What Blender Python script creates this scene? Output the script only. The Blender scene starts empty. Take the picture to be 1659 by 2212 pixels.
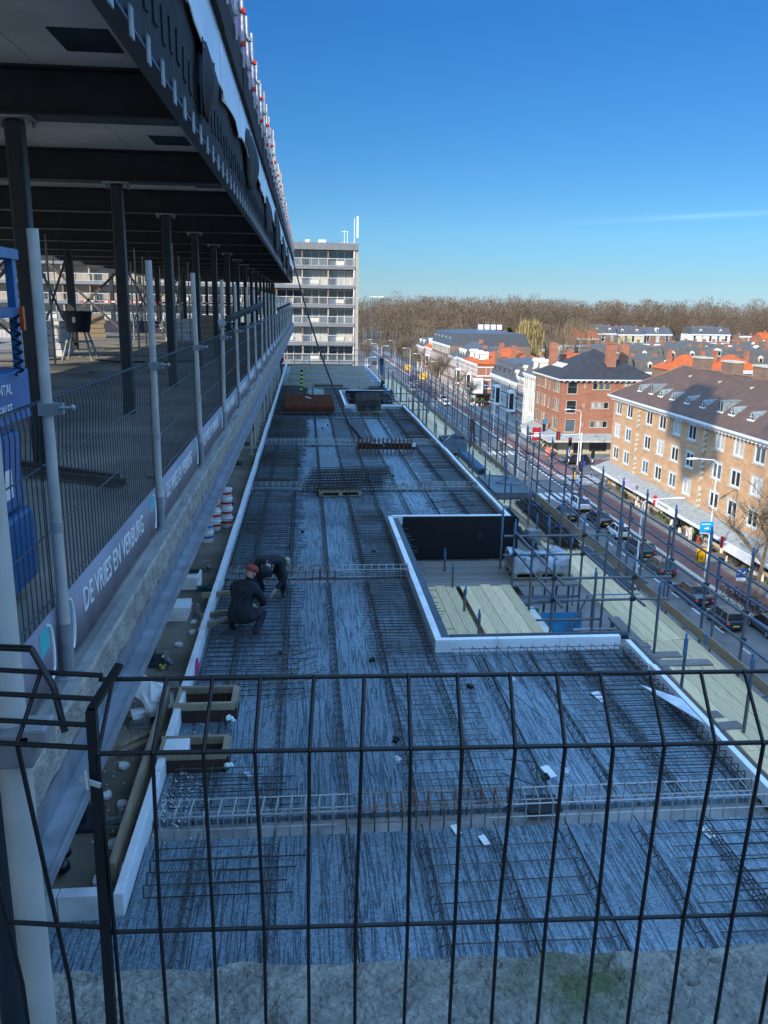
import bpy, bmesh, math, random
import numpy as np
from mathutils import Vector, Matrix, Euler
R=math.radians; PI=math.pi
random.seed(7); rng=np.random.default_rng(7)
scene=bpy.context.scene; col=scene.collection
# ---------------------------------------------------------------- camera (eye of the photographer is the origin, street is 24 m below)
F=1789.; CX,CY=829.5,1106.
_y=Vector(((660-CX)/F,-(655-CY)/F,1)).normalized()
_t=F*F/(451-.0165*169.5)
_u=-Vector((-.0165*_t/F,-_t/F,1)).normalized()
_x=_u.cross(_y)
if _x.x<0: _x=-_x
cam=bpy.data.cameras.new('camera'); camo=bpy.data.objects.new('camera',cam); col.objects.link(camo)
# rows of W: world axes in picture coordinates (right, up, forward)
def _col(i): return Vector((_x[i],_y[i],_u[i]))
cr,cu,cf=_col(0),_col(1),_col(2)
camo.matrix_world=Matrix(((cr.x,cu.x,-cf.x,0),(cr.y,cu.y,-cf.y,0),(cr.z,cu.z,-cf.z,0),(0,0,0,1)))
cam.sensor_fit='VERTICAL'; cam.sensor_height=36; cam.lens=36*F/2212; cam.clip_start=.05; cam.clip_end=6000
scene.camera=camo
def ray(u,v):
    return cr*((u-CX)/F)+cu*(-(v-CY)/F)+cf
def at(u,v,z):            # the point of the level z that was measured at (u,v) of the photograph
    r=ray(u,v); return r*(z/r.z)
def atX(u,v,x):
    r=ray(u,v); return r*(x/r.x)
def atY(u,v,y):
    r=ray(u,v); return r*(y/r.y)
# ---------------------------------------------------------------- light
SUN_AZ,SUN_EL=R(48),R(25)          # azimuth from -X towards -Y
sd=Vector((-math.cos(SUN_AZ)*math.cos(SUN_EL),-math.sin(SUN_AZ)*math.cos(SUN_EL),math.sin(SUN_EL)))
w=bpy.data.worlds.new('World'); scene.world=w; w.use_nodes=True
nt=w.node_tree; nt.nodes.clear()
def N(nt,t,**k):
    n=nt.nodes.new(t)
    for a,b in k.items(): setattr(n,a,b)
    return n
out=N(nt,'ShaderNodeOutputWorld'); bg=N(nt,'ShaderNodeBackground'); sky=N(nt,'ShaderNodeTexSky',sky_type='NISHITA')
sky.sun_disc=False; sky.sun_elevation=SUN_EL
sky.sun_rotation=math.atan2(sd.x,sd.y)
sky.altitude=0; sky.air_density=.5; sky.dust_density=.2; sky.ozone_density=4
bg.inputs[1].default_value=.1
# a faint streak of cirrus low over the wood
tc=N(nt,'ShaderNodeTexCoord'); sep=N(nt,'ShaderNodeSeparateXYZ'); nt.links.new(tc.outputs['Generated'],sep.inputs[0])
def M(nt,op,a,b=None,c=None):
    n=N(nt,'ShaderNodeMath',operation=op)
    for i,s in enumerate((a,b,c)):
        if s is None: continue
        if isinstance(s,(int,float)): n.inputs[i].default_value=s
        else: nt.links.new(s,n.inputs[i])
    return n.outputs[0]
az=M(nt,'ARCTAN2',sep.outputs[0],sep.outputs[1]); el=M(nt,'ARCSINE',sep.outputs[2])
elc=M(nt,'SUBTRACT',el,M(nt,'MULTIPLY_ADD',az,.035,.082))
band=M(nt,'SUBTRACT',1,M(nt,'MINIMUM',M(nt,'DIVIDE',M(nt,'ABSOLUTE',elc),.0045),1))
mp=N(nt,'ShaderNodeMapping'); mp.inputs['Scale'].default_value=(9,9,160); nt.links.new(tc.outputs['Generated'],mp.inputs[0])
no=N(nt,'ShaderNodeTexNoise'); no.inputs['Scale'].default_value=1.5; nt.links.new(mp.outputs[0],no.inputs['Vector'])
azm=M(nt,'MULTIPLY',M(nt,'MINIMUM',M(nt,'MAXIMUM',M(nt,'DIVIDE',M(nt,'SUBTRACT',az,.27),.18),0),1),M(nt,'LESS_THAN',az,1.2))
msk=M(nt,'MULTIPLY',M(nt,'MULTIPLY',M(nt,'MULTIPLY',band,azm),no.outputs[0]),.33)
mx=N(nt,'ShaderNodeMix',data_type='RGBA'); nt.links.new(msk,mx.inputs[0]); nt.links.new(sky.outputs[0],mx.inputs[6]); mx.inputs[7].default_value=(9,10,11,1)
# clear winter sky: deeper blue with height, boosted overhead beyond view to lift shade
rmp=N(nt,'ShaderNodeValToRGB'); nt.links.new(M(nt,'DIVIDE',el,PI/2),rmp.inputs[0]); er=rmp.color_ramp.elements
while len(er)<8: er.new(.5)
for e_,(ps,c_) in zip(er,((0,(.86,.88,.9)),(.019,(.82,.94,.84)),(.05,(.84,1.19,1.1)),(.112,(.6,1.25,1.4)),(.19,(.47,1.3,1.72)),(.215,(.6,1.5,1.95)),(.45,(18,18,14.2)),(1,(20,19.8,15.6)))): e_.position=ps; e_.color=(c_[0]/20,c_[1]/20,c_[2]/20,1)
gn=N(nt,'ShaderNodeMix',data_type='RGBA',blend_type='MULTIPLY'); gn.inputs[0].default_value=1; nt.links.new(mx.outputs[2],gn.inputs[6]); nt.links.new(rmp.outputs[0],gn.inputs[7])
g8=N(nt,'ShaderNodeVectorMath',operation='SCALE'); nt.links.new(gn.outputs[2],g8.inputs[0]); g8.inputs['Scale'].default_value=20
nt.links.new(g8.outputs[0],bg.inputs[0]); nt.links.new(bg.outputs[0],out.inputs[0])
sun=bpy.data.lights.new('sun','SUN'); sun.energy=5; sun.angle=R(.55); sun.color=(1,.87,.68)
suno=bpy.data.objects.new('sun',sun); col.objects.link(suno); suno.rotation_euler=sd.to_track_quat('Z','Y').to_euler(); suno.location=(-60,-60,60)
vs=scene.view_settings; vs.view_transform='Standard'; vs.look='None'; vs.gamma=1; vs.exposure=0
scene.cycles.max_bounces=7; scene.cycles.diffuse_bounces=4; scene.cycles.use_denoising=True
# ---------------------------------------------------------------- materials
MAT={}
def mat(name,c,rough=.7,metal=0,var=.25,scale=3.,c2=None,stretch=(1,1,1),bump=0,bscale=None,spec=.4,emit=None,detail=4,world=False,contrast=(.35,.65)):
    if name in MAT: return MAT[name]
    m=bpy.data.materials.new(name); m.use_nodes=True; t=m.node_tree; b=t.nodes['Principled BSDF']
    b.inputs['Roughness'].default_value=rough; b.inputs['Metallic'].default_value=metal; b.inputs['Specular IOR Level'].default_value=spec
    if emit: b.inputs['Emission Color'].default_value=(*emit[:3],1); b.inputs['Emission Strength'].default_value=emit[3]
    if var>0 or c2:
        tc=N(t,'ShaderNodeTexCoord'); mp=N(t,'ShaderNodeMapping'); mp.inputs['Scale'].default_value=stretch
        if world:
            g=N(t,'ShaderNodeNewGeometry'); t.links.new(g.outputs['Position'],mp.inputs[0])
        else: t.links.new(tc.outputs['Object'],mp.inputs[0])
        no=N(t,'ShaderNodeTexNoise'); no.inputs['Scale'].default_value=scale; no.inputs['Detail'].default_value=detail
        t.links.new(mp.outputs[0],no.inputs['Vector'])
        rp=N(t,'ShaderNodeValToRGB'); t.links.new(no.outputs[0],rp.inputs[0])
        a=[max(0,x*(1-var)) for x in c]; z=list(c2) if c2 else [min(1,x*(1+var)) for x in c]
        if c2: a=list(c)
        rp.color_ramp.elements[0].position=contrast[0]; rp.color_ramp.elements[1].position=contrast[1]
        rp.color_ramp.elements[0].color=(*a,1); rp.color_ramp.elements[1].color=(*z,1)
        t.links.new(rp.outputs[0],b.inputs['Base Color'])
        if bump:
            n2=no
            if bscale:
                n2=N(t,'ShaderNodeTexNoise'); n2.inputs['Scale'].default_value=bscale; n2.inputs['Detail'].default_value=5; t.links.new(mp.outputs[0],n2.inputs['Vector'])
            bp=N(t,'ShaderNodeBump'); bp.inputs['Strength'].default_value=bump; bp.inputs['Distance'].default_value=.03
            t.links.new(n2.outputs[0],bp.inputs['Height']); t.links.new(bp.outputs[0],b.inputs['Normal'])
    else: b.inputs['Base Color'].default_value=(*c,1)
    MAT[name]=m; return m
def brickmat(name,c1,c2,mortar,scale=1.,bw=.22,bh=.065):
    if name in MAT: return MAT[name]
    m=mat(name,c1,.85,var=.2,scale=.7); t=m.node_tree; b=t.nodes['Principled BSDF']
    src=b.inputs['Base Color'].links[0].from_socket
    tc=N(t,'ShaderNodeTexCoord'); mp=N(t,'ShaderNodeMapping'); mp.inputs['Rotation'].default_value=(R(90),0,0); t.links.new(tc.outputs['Object'],mp.inputs[0])
    br=N(t,'ShaderNodeTexBrick'); br.inputs['Scale'].default_value=1; br.inputs['Brick Width'].default_value=bw*scale; br.inputs['Row Height'].default_value=bh*scale; br.inputs['Mortar Size'].default_value=.008*scale
    t.links.new(mp.outputs[0],br.inputs['Vector']); t.links.new(src,br.inputs['Color1']); br.inputs['Color2'].default_value=(*c2,1); br.inputs['Mortar'].default_value=(*mortar,1)
    n2=N(t,'ShaderNodeTexNoise'); n2.inputs['Scale'].default_value=.9; n2.inputs['Detail'].default_value=8; mp2=N(t,'ShaderNodeMapping'); mp2.inputs['Scale'].default_value=(.5,1,2.2); t.links.new(tc.outputs['Object'],mp2.inputs[0]); t.links.new(mp2.outputs[0],n2.inputs['Vector'])
    mxx=N(t,'ShaderNodeMix',data_type='RGBA'); mxx.blend_type='MULTIPLY'; mxx.inputs[0].default_value=.55
    rp=N(t,'ShaderNodeValToRGB'); rp.color_ramp.elements[0].position=.3; rp.color_ramp.elements[1].position=.6; rp.color_ramp.elements[0].color=(.68,.66,.64,1); rp.color_ramp.elements[1].color=(1,1,1,1)
    t.links.new(n2.outputs[0],rp.inputs[0]); t.links.new(br.outputs[0],mxx.inputs[6]); t.links.new(rp.outputs[0],mxx.inputs[7])
    t.links.new(mxx.outputs[2],b.inputs['Base Color']); return m
# rough raked concrete of the precast floor planks: grooves along Y, damp patches
def rakedmat():
    m=mat('raked concrete',(.165,.235,.285),.42,var=.28,scale=.45,detail=8,world=True); t=m.node_tree; b=t.nodes['Principled BSDF']
    g=N(t,'ShaderNodeNewGeometry'); mp=N(t,'ShaderNodeMapping'); mp.inputs['Scale'].default_value=(17,.85,1); t.links.new(g.outputs['Position'],mp.inputs[0])
    nA=N(t,'ShaderNodeTexNoise'); nA.inputs['Scale'].default_value=1; nA.inputs['Detail'].default_value=2.5; nA.inputs['Distortion'].default_value=.5; t.links.new(mp.outputs[0],nA.inputs['Vector'])
    line=M(t,'ABSOLUTE',M(t,'SUBTRACT',nA.outputs[0],.5))
    n2=N(t,'ShaderNodeTexNoise'); n2.inputs['Scale'].default_value=38; n2.inputs['Detail'].default_value=3; t.links.new(g.outputs['Position'],n2.inputs['Vector'])
    src=b.inputs['Base Color'].links[0].from_socket
    rp=N(t,'ShaderNodeValToRGB'); rp.color_ramp.elements[0].position=.008; rp.color_ramp.elements[1].position=.045; rp.color_ramp.elements[0].color=(.38,.38,.39,1); rp.color_ramp.elements[1].color=(1.1,1.1,1.1,1)
    t.links.new(line,rp.inputs[0])
    n3=N(t,'ShaderNodeTexNoise'); n3.inputs['Scale'].default_value=.6; n3.inputs['Detail'].default_value=3; t.links.new(mp.outputs[0],n3.inputs['Vector'])
    rp2=N(t,'ShaderNodeValToRGB'); rp2.color_ramp.elements[0].position=.38; rp2.color_ramp.elements[1].position=.62; rp2.color_ramp.elements[0].color=(.5,.5,.5,1); rp2.color_ramp.elements[1].color=(1.25,1.25,1.25,1); t.links.new(n2.outputs[0],rp2.inputs[0])
    a=N(t,'ShaderNodeMix',data_type='RGBA',blend_type='MULTIPLY'); t.links.new(M(t,'MINIMUM',M(t,'MAXIMUM',M(t,'MULTIPLY_ADD',n3.outputs[0],2.2,-.35),.25),.95),a.inputs[0]); t.links.new(src,a.inputs[6]); t.links.new(rp.outputs[0],a.inputs[7])
    c=N(t,'ShaderNodeMix',data_type='RGBA',blend_type='MULTIPLY'); c.inputs[0].default_value=.7; t.links.new(a.outputs[2],c.inputs[6]); t.links.new(rp2.outputs[0],c.inputs[7])
    t.links.new(c.outputs[2],b.inputs['Base Color'])
    ad=M(t,'ADD',M(t,'MULTIPLY',M(t,'MINIMUM',line,.06),14),M(t,'MULTIPLY',n2.outputs[0],.8))
    bp=N(t,'ShaderNodeBump'); bp.inputs['Strength'].default_value=.6; bp.inputs['Distance'].default_value=.02; t.links.new(ad,bp.inputs['Height']); t.links.new(bp.outputs[0],b.inputs['Normal'])
    return m
def woodmat(name,c,c2,sx=(14,1.2,14),rough=.75):
    m=mat(name,c,rough,c2=c2,scale=2.2,stretch=sx,detail=6,bump=.15); t=m.node_tree; b=t.nodes['Principled BSDF']
    oi=N(t,'ShaderNodeObjectInfo'); src=b.inputs['Base Color'].links[0].from_socket
    h=N(t,'ShaderNodeHueSaturation'); t.links.new(M(t,'MULTIPLY_ADD',oi.outputs['Random'],.4,.8),h.inputs['Value']); t.links.new(src,h.inputs['Color']); t.links.new(h.outputs[0],b.inputs['Base Color']); return m
def roofmat(name,c,c2,axis,pitch=.3):     # rows of pantiles: colour stays one, ribs are bump
    if name in MAT: return MAT[name]
    m=mat(name,c,.75,c2=c2,scale=1.2,detail=6); t=m.node_tree; b=t.nodes['Principled BSDF']
    g=N(t,'ShaderNodeNewGeometry'); wv=N(t,'ShaderNodeTexWave',wave_type='BANDS',bands_direction=axis); wv.inputs['Scale'].default_value=PI/(10*pitch)*2
    t.links.new(g.outputs['Position'],wv.inputs['Vector']); bp=N(t,'ShaderNodeBump'); bp.inputs['Strength'].default_value=.9; bp.inputs['Distance'].default_value=.08
    t.links.new(wv.outputs[1],bp.inputs['Height']); t.links.new(bp.outputs[0],b.inputs['Normal']); return m
RAKED=rakedmat()
BLACKWIRE=mat('black coated wire',(.009,.009,.011),.4,var=.2,scale=20)
GALV=mat('galvanised steel',(.36,.38,.4),.5,.55,var=.25,scale=6)
GALVD=mat('weathered galvanised',(.3,.31,.32),.6,.35,var=.35,scale=5)
PALEPOST=mat('pale galvanised tube',(.5,.48,.45),.55,.25,var=.12,scale=9)
BLUEP=mat('blue paint',(.05,.2,.42),.45,var=.25,scale=5)
STEELD=mat('dark blue primed steel',(.022,.027,.036),.5,var=.25,scale=4)
STEELB=mat('blue grey galvanised profile',(.23,.255,.285),.5,.3,var=.2,scale=7)
REBAR=mat('rebar steel',(.075,.066,.06),.6,.35,var=.4,scale=6)
RUST=mat('rusty rebar',(.17,.06,.028),.85,var=.4,scale=5)
REBARG=mat('galvanised rebar',(.42,.42,.41),.5,.3,c2=(.2,.12,.08),scale=1.1,contrast=(.5,.62))
FOAM=mat('white polystyrene',(.84,.85,.86),.85,c2=(.62,.62,.62),scale=2.5,detail=9,contrast=(.5,.75),bump=.2,bscale=30)
FOAMD=mat('scuffed polystyrene',(.6,.62,.66),.85,var=.2,scale=4)
CONC=mat('grey concrete',(.25,.245,.235),.85,var=.3,scale=2.5,detail=8,bump=.5,bscale=22)
CONCL=mat('pale broken concrete',(.42,.38,.32),.9,c2=(.26,.235,.2),scale=9,detail=10,bump=.7,bscale=45)
CONCF=mat('dirty concrete floor',(.36,.33,.29),.75,c2=(.17,.16,.145),scale=.9,detail=9,bump=.3,bscale=14)
CEIL=mat('concrete ceiling plank',(.6,.58,.54),.9,c2=(.42,.41,.38),scale=.9,detail=7)
DIRT=mat('dirty roof screed',(.27,.235,.18),.75,c2=(.11,.1,.08),scale=.8,detail=10,bump=.4,bscale=18)
NEWWOOD=woodmat('new scaffold plank',(.85,.64,.37),(.64,.46,.25))
OLDWOOD=woodmat('old grey plank',(.14,.125,.115),(.24,.215,.19))
TIMBER=woodmat('pine timber',(.4,.32,.22),(.27,.205,.14))
BLACKP=mat('black panel',(.008,.008,.01),.5,var=.2,scale=2)
TARP=mat('dull blue black tarpaulin',(.03,.04,.055),.35,var=.4,scale=6,bump=.5)
WRAP=mat('clear plastic wrap',(.42,.45,.48),.25,var=.35,scale=4,bump=.6,bscale=9)
BANNER=mat('purple grey toe board',(.23,.215,.26),.5,var=.15,scale=2)
WHITEP=mat('white paint',(.78,.78,.77),.55,var=.05,scale=3)
TEAL=mat('teal paint',(.03,.45,.46),.5,var=.05)
PINK=mat('pink marking paint',(.9,.03,.25),.5,var=.1)
PURPLE=mat('purple strap',(.1,.05,.28),.7,var=.2)
REDP=mat('red paint',(.6,.03,.025),.45,var=.1)
YELLOW=mat('yellow paint',(.8,.5,.03),.5,var=.1)
LGREEN=mat('lime paint',(.5,.75,.1),.5,var=.1)
RUBBER=mat('black rubber',(.015,.015,.016),.7,var=.1)
GLASS=mat('window glass',(.02,.026,.03),.06,var=0,spec=.9)
GLASSB=mat('blue reflecting glass',(.1,.14,.17),.08,var=.2,scale=.6,spec=.9)
CURT=mat('window with net curtain',(.5,.5,.46),.3,var=.35,scale=3,stretch=(4,1,.3))
BLIND=mat('beige blind',(.5,.4,.3),.7,var=.1)
BRICKT=brickmat('tan brick',(.70,.39,.185),(.53,.28,.125),(.55,.42,.31))
BRICKR=brickmat('red brick',(.46,.16,.075),(.35,.115,.055),(.36,.24,.18))
BRICKD=brickmat('dull brown brick',(.27,.15,.1),(.2,.11,.075),(.3,.25,.2))
STONE=mat('pale stone',(.55,.5,.4),.85,var=.15,scale=2)
CREAM=mat('cream render',(.74,.7,.6),.8,var=.08,scale=.8)
ASPH=mat('asphalt',(.135,.133,.13),.85,var=.2,scale=.5,detail=9,world=True)
REDASPH=mat('red asphalt',(.2,.105,.09),.85,var=.18,scale=.6,detail=8,world=True)
PAVE=mat('pavement slabs',(.24,.225,.2),.85,var=.2,scale=.7,detail=8,world=True)
GROUND=mat('town ground',(.12,.11,.08),.95,var=.3,scale=.05,detail=6,world=True)
MARK=mat('road marking white',(.66,.66,.64),.8,c2=(.3,.3,.3),scale=2.5,detail=9,world=True,contrast=(.5,.75))
ROOFB=roofmat('brown roof tile',(.19,.112,.08),(.145,.085,.062),'Y',.25)
ROOFK=roofmat('black roof tile',(.06,.058,.058),(.042,.041,.042),'X',.35)
ROOFKY=roofmat('black roof tile rows',(.06,.058,.058),(.042,.041,.042),'Y',.35)
ROOFO=roofmat('orange roof tile',(.75,.16,.03),(.55,.1,.025),'X',.45)
ROOFOY=roofmat('orange roof tile rows',(.75,.16,.03),(.55,.1,.025),'Y',.45)
ROOFG=roofmat('grey roof tile',(.17,.15,.125),(.115,.105,.092),'X',.4)
SLATE=mat('slate mansard',(.1,.1,.105),.6,var=.25,scale=1.5)
BITUM=mat('flat roof felt',(.2,.18,.16),.9,var=.25,scale=.3,detail=7)
BARK=mat('bare bark',(.16,.12,.085),.9,var=.3,scale=3)
TWIG=mat('bare twigs',(.17,.125,.095),.95,var=.35,scale=.07,detail=3,world=True)
TWIGF=mat('wood twigs',(.185,.12,.075),.95,c2=(.125,.093,.06),scale=.03,detail=5,world=True)
# ---------------------------------------------------------------- mesh helpers
class MB:
    def __init__(s): s.v=[]; s.f=[]; s.mi=[]; s.m=0; s.sm=[]
    def add(s,vs,fs,smooth=False):
        o=len(s.v); s.v.extend([tuple(p) for p in vs]); s.f.extend([tuple(i+o for i in f) for f in fs]); s.mi.extend([s.m]*len(fs)); s.sm.extend([smooth]*len(fs)); return s
    def box(s,x0,x1,y0,y1,z0,z1):
        return s.add([(x0,y0,z0),(x1,y0,z0),(x1,y1,z0),(x0,y1,z0),(x0,y0,z1),(x1,y0,z1),(x1,y1,z1),(x0,y1,z1)],[(0,3,2,1),(4,5,6,7),(0,1,5,4),(1,2,6,5),(2,3,7,6),(3,0,4,7)])
    def cbox(s,c,sz,rz=0,rx=0,ry=0):
        m=Euler((rx,ry,rz)).to_matrix(); c=Vector(c); h=[d/2 for d in sz]
        P=[c+m@Vector((a*h[0],b*h[1],d*h[2])) for d in(-1,1) for a,b in((-1,-1),(1,-1),(1,1),(-1,1))]
        return s.add(P,[(0,3,2,1),(4,5,6,7),(0,1,5,4),(1,2,6,5),(2,3,7,6),(3,0,4,7)])
    def beam(s,p,q,wd,ht,up=(0,0,1)):
        p=Vector(p);q=Vector(q);d=(q-p).normalized();sx=d.cross(Vector(up)).normalized();u=sx.cross(d)
        P=[e+sx*a*wd/2+u*b*ht/2 for e in(p,q) for a,b in((-1,-1),(1,-1),(1,1),(-1,1))]
        return s.add(P,[(0,1,2,3),(7,6,5,4),(0,4,5,1),(1,5,6,2),(2,6,7,3),(3,7,4,0)])
    def tube(s,p,q,r,n=8,r2=None,cap=True):
        p=Vector(p);q=Vector(q);d=q-p
        if d.length<1e-6: return s
        d.normalize(); a=Vector((0,0,1)) if abs(d.z)<.9 else Vector((1,0,0))
        x=d.cross(a).normalized(); y=d.cross(x); r2=r if r2 is None else r2; P=[]
        for e,rr in((p,r),(q,r2)):
            for i in range(n):
                t=2*PI*i/n; P.append(e+x*(rr*math.cos(t))+y*(rr*math.sin(t)))
        fs=[(i,i+n,(i+1)%n+n,(i+1)%n) for i in range(n)]
        s.add(P,fs,n>5)
        if cap: s.add(P,[tuple(range(n)),tuple(range(2*n-1,n-1,-1))]); 
        return s
    def path(s,pts,r,n=5):
        for a,b in zip(pts[:-1],pts[1:]): s.tube(a,b,r,n)
        return s
    def quad(s,a,b,c,d): return s.add([a,b,c,d],[(0,1,2,3)])
    def poly(s,pts): return s.add(pts,[tuple(range(len(pts)))])
    def prism(s,pts,vec):       # closed outline pushed along vec
        n=len(pts); v=Vector(vec); P=[Vector(p) for p in pts]+[Vector(p)+v for p in pts]
        return s.add(P,[tuple(range(n-1,-1,-1)),tuple(range(n,2*n))]+[(i,(i+1)%n,(i+1)%n+n,i+n) for i in range(n)])
    def lathe(s,c,prof,n=12):
        P=[];c=Vector(c)
        for r,z in prof:
            for i in range(n): t=2*PI*i/n; P.append(c+Vector((r*math.cos(t),r*math.sin(t),z)))
        fs=[]
        for k in range(len(prof)-1):
            for i in range(n): fs.append((k*n+i,k*n+(i+1)%n,(k+1)*n+(i+1)%n,(k+1)*n+i))
        s.add(P,fs,True); s.add(P,[tuple(range(n-1,-1,-1)),tuple(range((len(prof)-1)*n,len(prof)*n))]); return s
    def ball(s,c,r,sc=(1,1,1),n=8):
        pr=[(max(.001,math.sin(PI*k/n))*1.0,-math.cos(PI*k/n)) for k in range(n+1)]; P=[];c=Vector(c);k2=n+2
        for a,z in pr:
            for i in range(k2): t=2*PI*i/k2; P.append(c+Vector((a*math.cos(t)*r*sc[0],a*math.sin(t)*r*sc[1],z*r*sc[2])))
        fs=[(k*k2+i,k*k2+(i+1)%k2,(k+1)*k2+(i+1)%k2,(k+1)*k2+i) for k in range(n) for i in range(k2)]
        return s.add(P,fs,True)
    def torus(s,c,R_,r,axis='X',n=20,k=5):
        P=[];c=Vector(c)
        for i in range(n):
            t=2*PI*i/n
            for j in range(k):
                u=2*PI*j/k; a=(R_+r*math.cos(u)); h=r*math.sin(u)
                P.append(c+(Vector((h,a*math.cos(t),a*math.sin(t))) if axis=='X' else Vector((a*math.cos(t),h,a*math.sin(t))) if axis=='Y' else Vector((a*math.cos(t),a*math.sin(t),h))))
        fs=[(i*k+j,((i+1)%n)*k+j,((i+1)%n)*k+(j+1)%k,i*k+(j+1)%k) for i in range(n) for j in range(k)]
        return s.add(P,fs,True)
    def mesh(s,name):
        me=bpy.data.meshes.new(name); me.from_pydata(s.v,[],s.f); me.polygons.foreach_set('material_index',s.mi); me.polygons.foreach_set('use_smooth',s.sm); me.update(); return me
def tag(o,label=None,cat=None,group=None,kind=None):
    if label: o['label']=label
    if cat: o['category']=cat
    if group: o['group']=group
    if kind: o['kind']=kind
    return o
def empty(name,loc=(0,0,0),rz=0,label=None,cat=None,group=None):
    o=bpy.data.objects.new(name,None); o.empty_display_size=.2; col.objects.link(o); o.location=loc; o.rotation_euler=(0,0,rz); return tag(o,label,cat,group)
def obj(name,mb,mats,parent=None,loc=None,rz=None,label=None,cat=None,group=None,kind=None,bev=0,wrl=False):
    me=mb.mesh(name) if isinstance(mb,MB) else mb
    o=bpy.data.objects.new(name,me); col.objects.link(o)
    if not me.materials:
        for m in (mats if isinstance(mats,(list,tuple)) else [mats]): me.materials.append(m)
    if parent:
        o.parent=parent
        if wrl: o.matrix_parent_inverse=(Matrix.Translation(parent.location)@parent.rotation_euler.to_matrix().to_4x4()).inverted()
    if loc is not None: o.location=loc
    if rz is not None: o.rotation_euler=(0,0,rz)
    if bev:
        b=o.modifiers.new('soft edge','BEVEL'); b.width=bev; b.segments=2; b.limit_method='ANGLE'; b.angle_limit=R(40)
    return tag(o,label,cat,group,kind)
def kids(o): return [c for c in bpy.data.objects if c.parent==o]
def copy_tree(o,parent=None,label=None,loc=None,rz=None,ch=None):
    c=o.copy(); col.objects.link(c); c.parent=parent
    if label: c['label']=label
    if loc is not None: c.location=loc
    if rz is not None: c.rotation_euler=(0,0,rz)
    for k in o.children: copy_tree(k,c)
    return c
ORD=['nearest','second','third','fourth','fifth','sixth','seventh','eighth','ninth','tenth','eleventh','twelfth','thirteenth','fourteenth','fifteenth','sixteenth','seventeenth','eighteenth','nineteenth','twentieth','twenty-first','twenty-second','twenty-third','twenty-fourth','twenty-fifth','twenty-sixth','twenty-seventh','twenty-eighth','twenty-ninth','thirtieth']+['number %d'%k for k in range(31,90)]
TXT={}
def text(s,size,ext=.002):
    k=(s,size,ext)
    if k in TXT: return TXT[k].copy()
    cu_=bpy.data.curves.new('t','FONT'); cu_.body=s; cu_.size=size; cu_.extrude=ext; cu_.resolution_u=3; cu_.align_x='LEFT'; cu_.align_y='BOTTOM'
    o=bpy.data.objects.new('t',cu_); col.objects.link(o); dg=bpy.context.evaluated_depsgraph_get(); me=bpy.data.meshes.new_from_object(o.evaluated_get(dg)); bpy.data.objects.remove(o); bpy.data.curves.remove(cu_); me.materials.clear(); TXT[k]=me; return me
def textobj(s,size,m,parent,loc,rot,name='lettering',bold=0,stretch=1):
    me=text(s,size); o=obj(name,me,m,parent,loc); o.rotation_euler=rot; o.scale=(stretch,1,1); return o
# ---------------------------------------------------------------- ground, roads (street is 24 m below the eye)
G=-24.
def sheet(name,x0,x1,y0,y1,z,m,kind='structure'):
    return obj(name,MB().box(x0,x1,y0,y1,z-.5,z),m,kind=kind)
sheet('ground',-1500,1500,-400,3500,G-.02,GROUND)
sheet('road',8,35.6,-60,560,G,ASPH)
sheet('bike_path',36.1,39.3,-60,108.5,G+.1,REDASPH); sheet('bike_path',36.1,38.6,139,560,G+.1,REDASPH)
sheet('pavement',39.35,42.4,-60,110.5,G+.13,PAVE); sheet('pavement',38.65,42.4,134,560,G+.13,PAVE)
sheet('kerb',35.6,36.05,-60,106,G+.12,STONE); sheet('kerb',35.6,36.05,141,560,G+.12,STONE)
sheet('side_street',35.6,140,111,133.6,G+.004,ASPH)
sheet('bike_crossing',36.2,41.5,108.6,138.8,G+.012,REDASPH); sheet('pavement',42.45,60,129.5,133.9,G+.13,PAVE); sheet('bike_path',42.5,60,125.5,129.4,G+.02,REDASPH)
mk=MB()
for i in range(46): mk.box(31.65,31.8,22+i*3.95-.9,22+i*3.95+.5,G+.004,G+.01)      # lane dashes
for y in range(90,102,3): mk.box(31.9,32.02,y-1.5,y+1.5,G+.005,G+.011)
for k in range(8): mk.box(28.6+k*.95,29.1+k*.95,101.5,105,G+.005,G+.012)          # near zebra
for k in range(9): mk.box(29.4+k*.95,29.95+k*.95,134,137.3,G+.005,G+.012)          # far zebra
for i in range(16): mk.box(35.0,35.25,107+i*1.6,107.9+i*1.6,G+.005,G+.011); mk.box(36.7,36.95,107+i*1.6,107.9+i*1.6,G+.013,G+.018)
for k in range(7): mk.box(36.5,42,110.2+k*1.0,110.65+k*1.0,G+.013,G+.018)
for i in range(40): mk.box(31.7,31.85,150+i*8,153+i*8,G+.005,G+.011)
for y0 in (67.5,84): # straight arrows in the lane
    mk.poly([(30.0,y0,G+.012),(30.25,y0,G+.012),(30.25,y0+2,G+.012),(30.5,y0+2,G+.012),(30.1,y0+3.2,G+.012),(29.75,y0+2,G+.012),(30.0,y0+2,G+.012)])
mk.box(28,28.15,-20,98,G+.005,G+.011)
obj('road_marking',mk,MARK,kind='structure')
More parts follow.
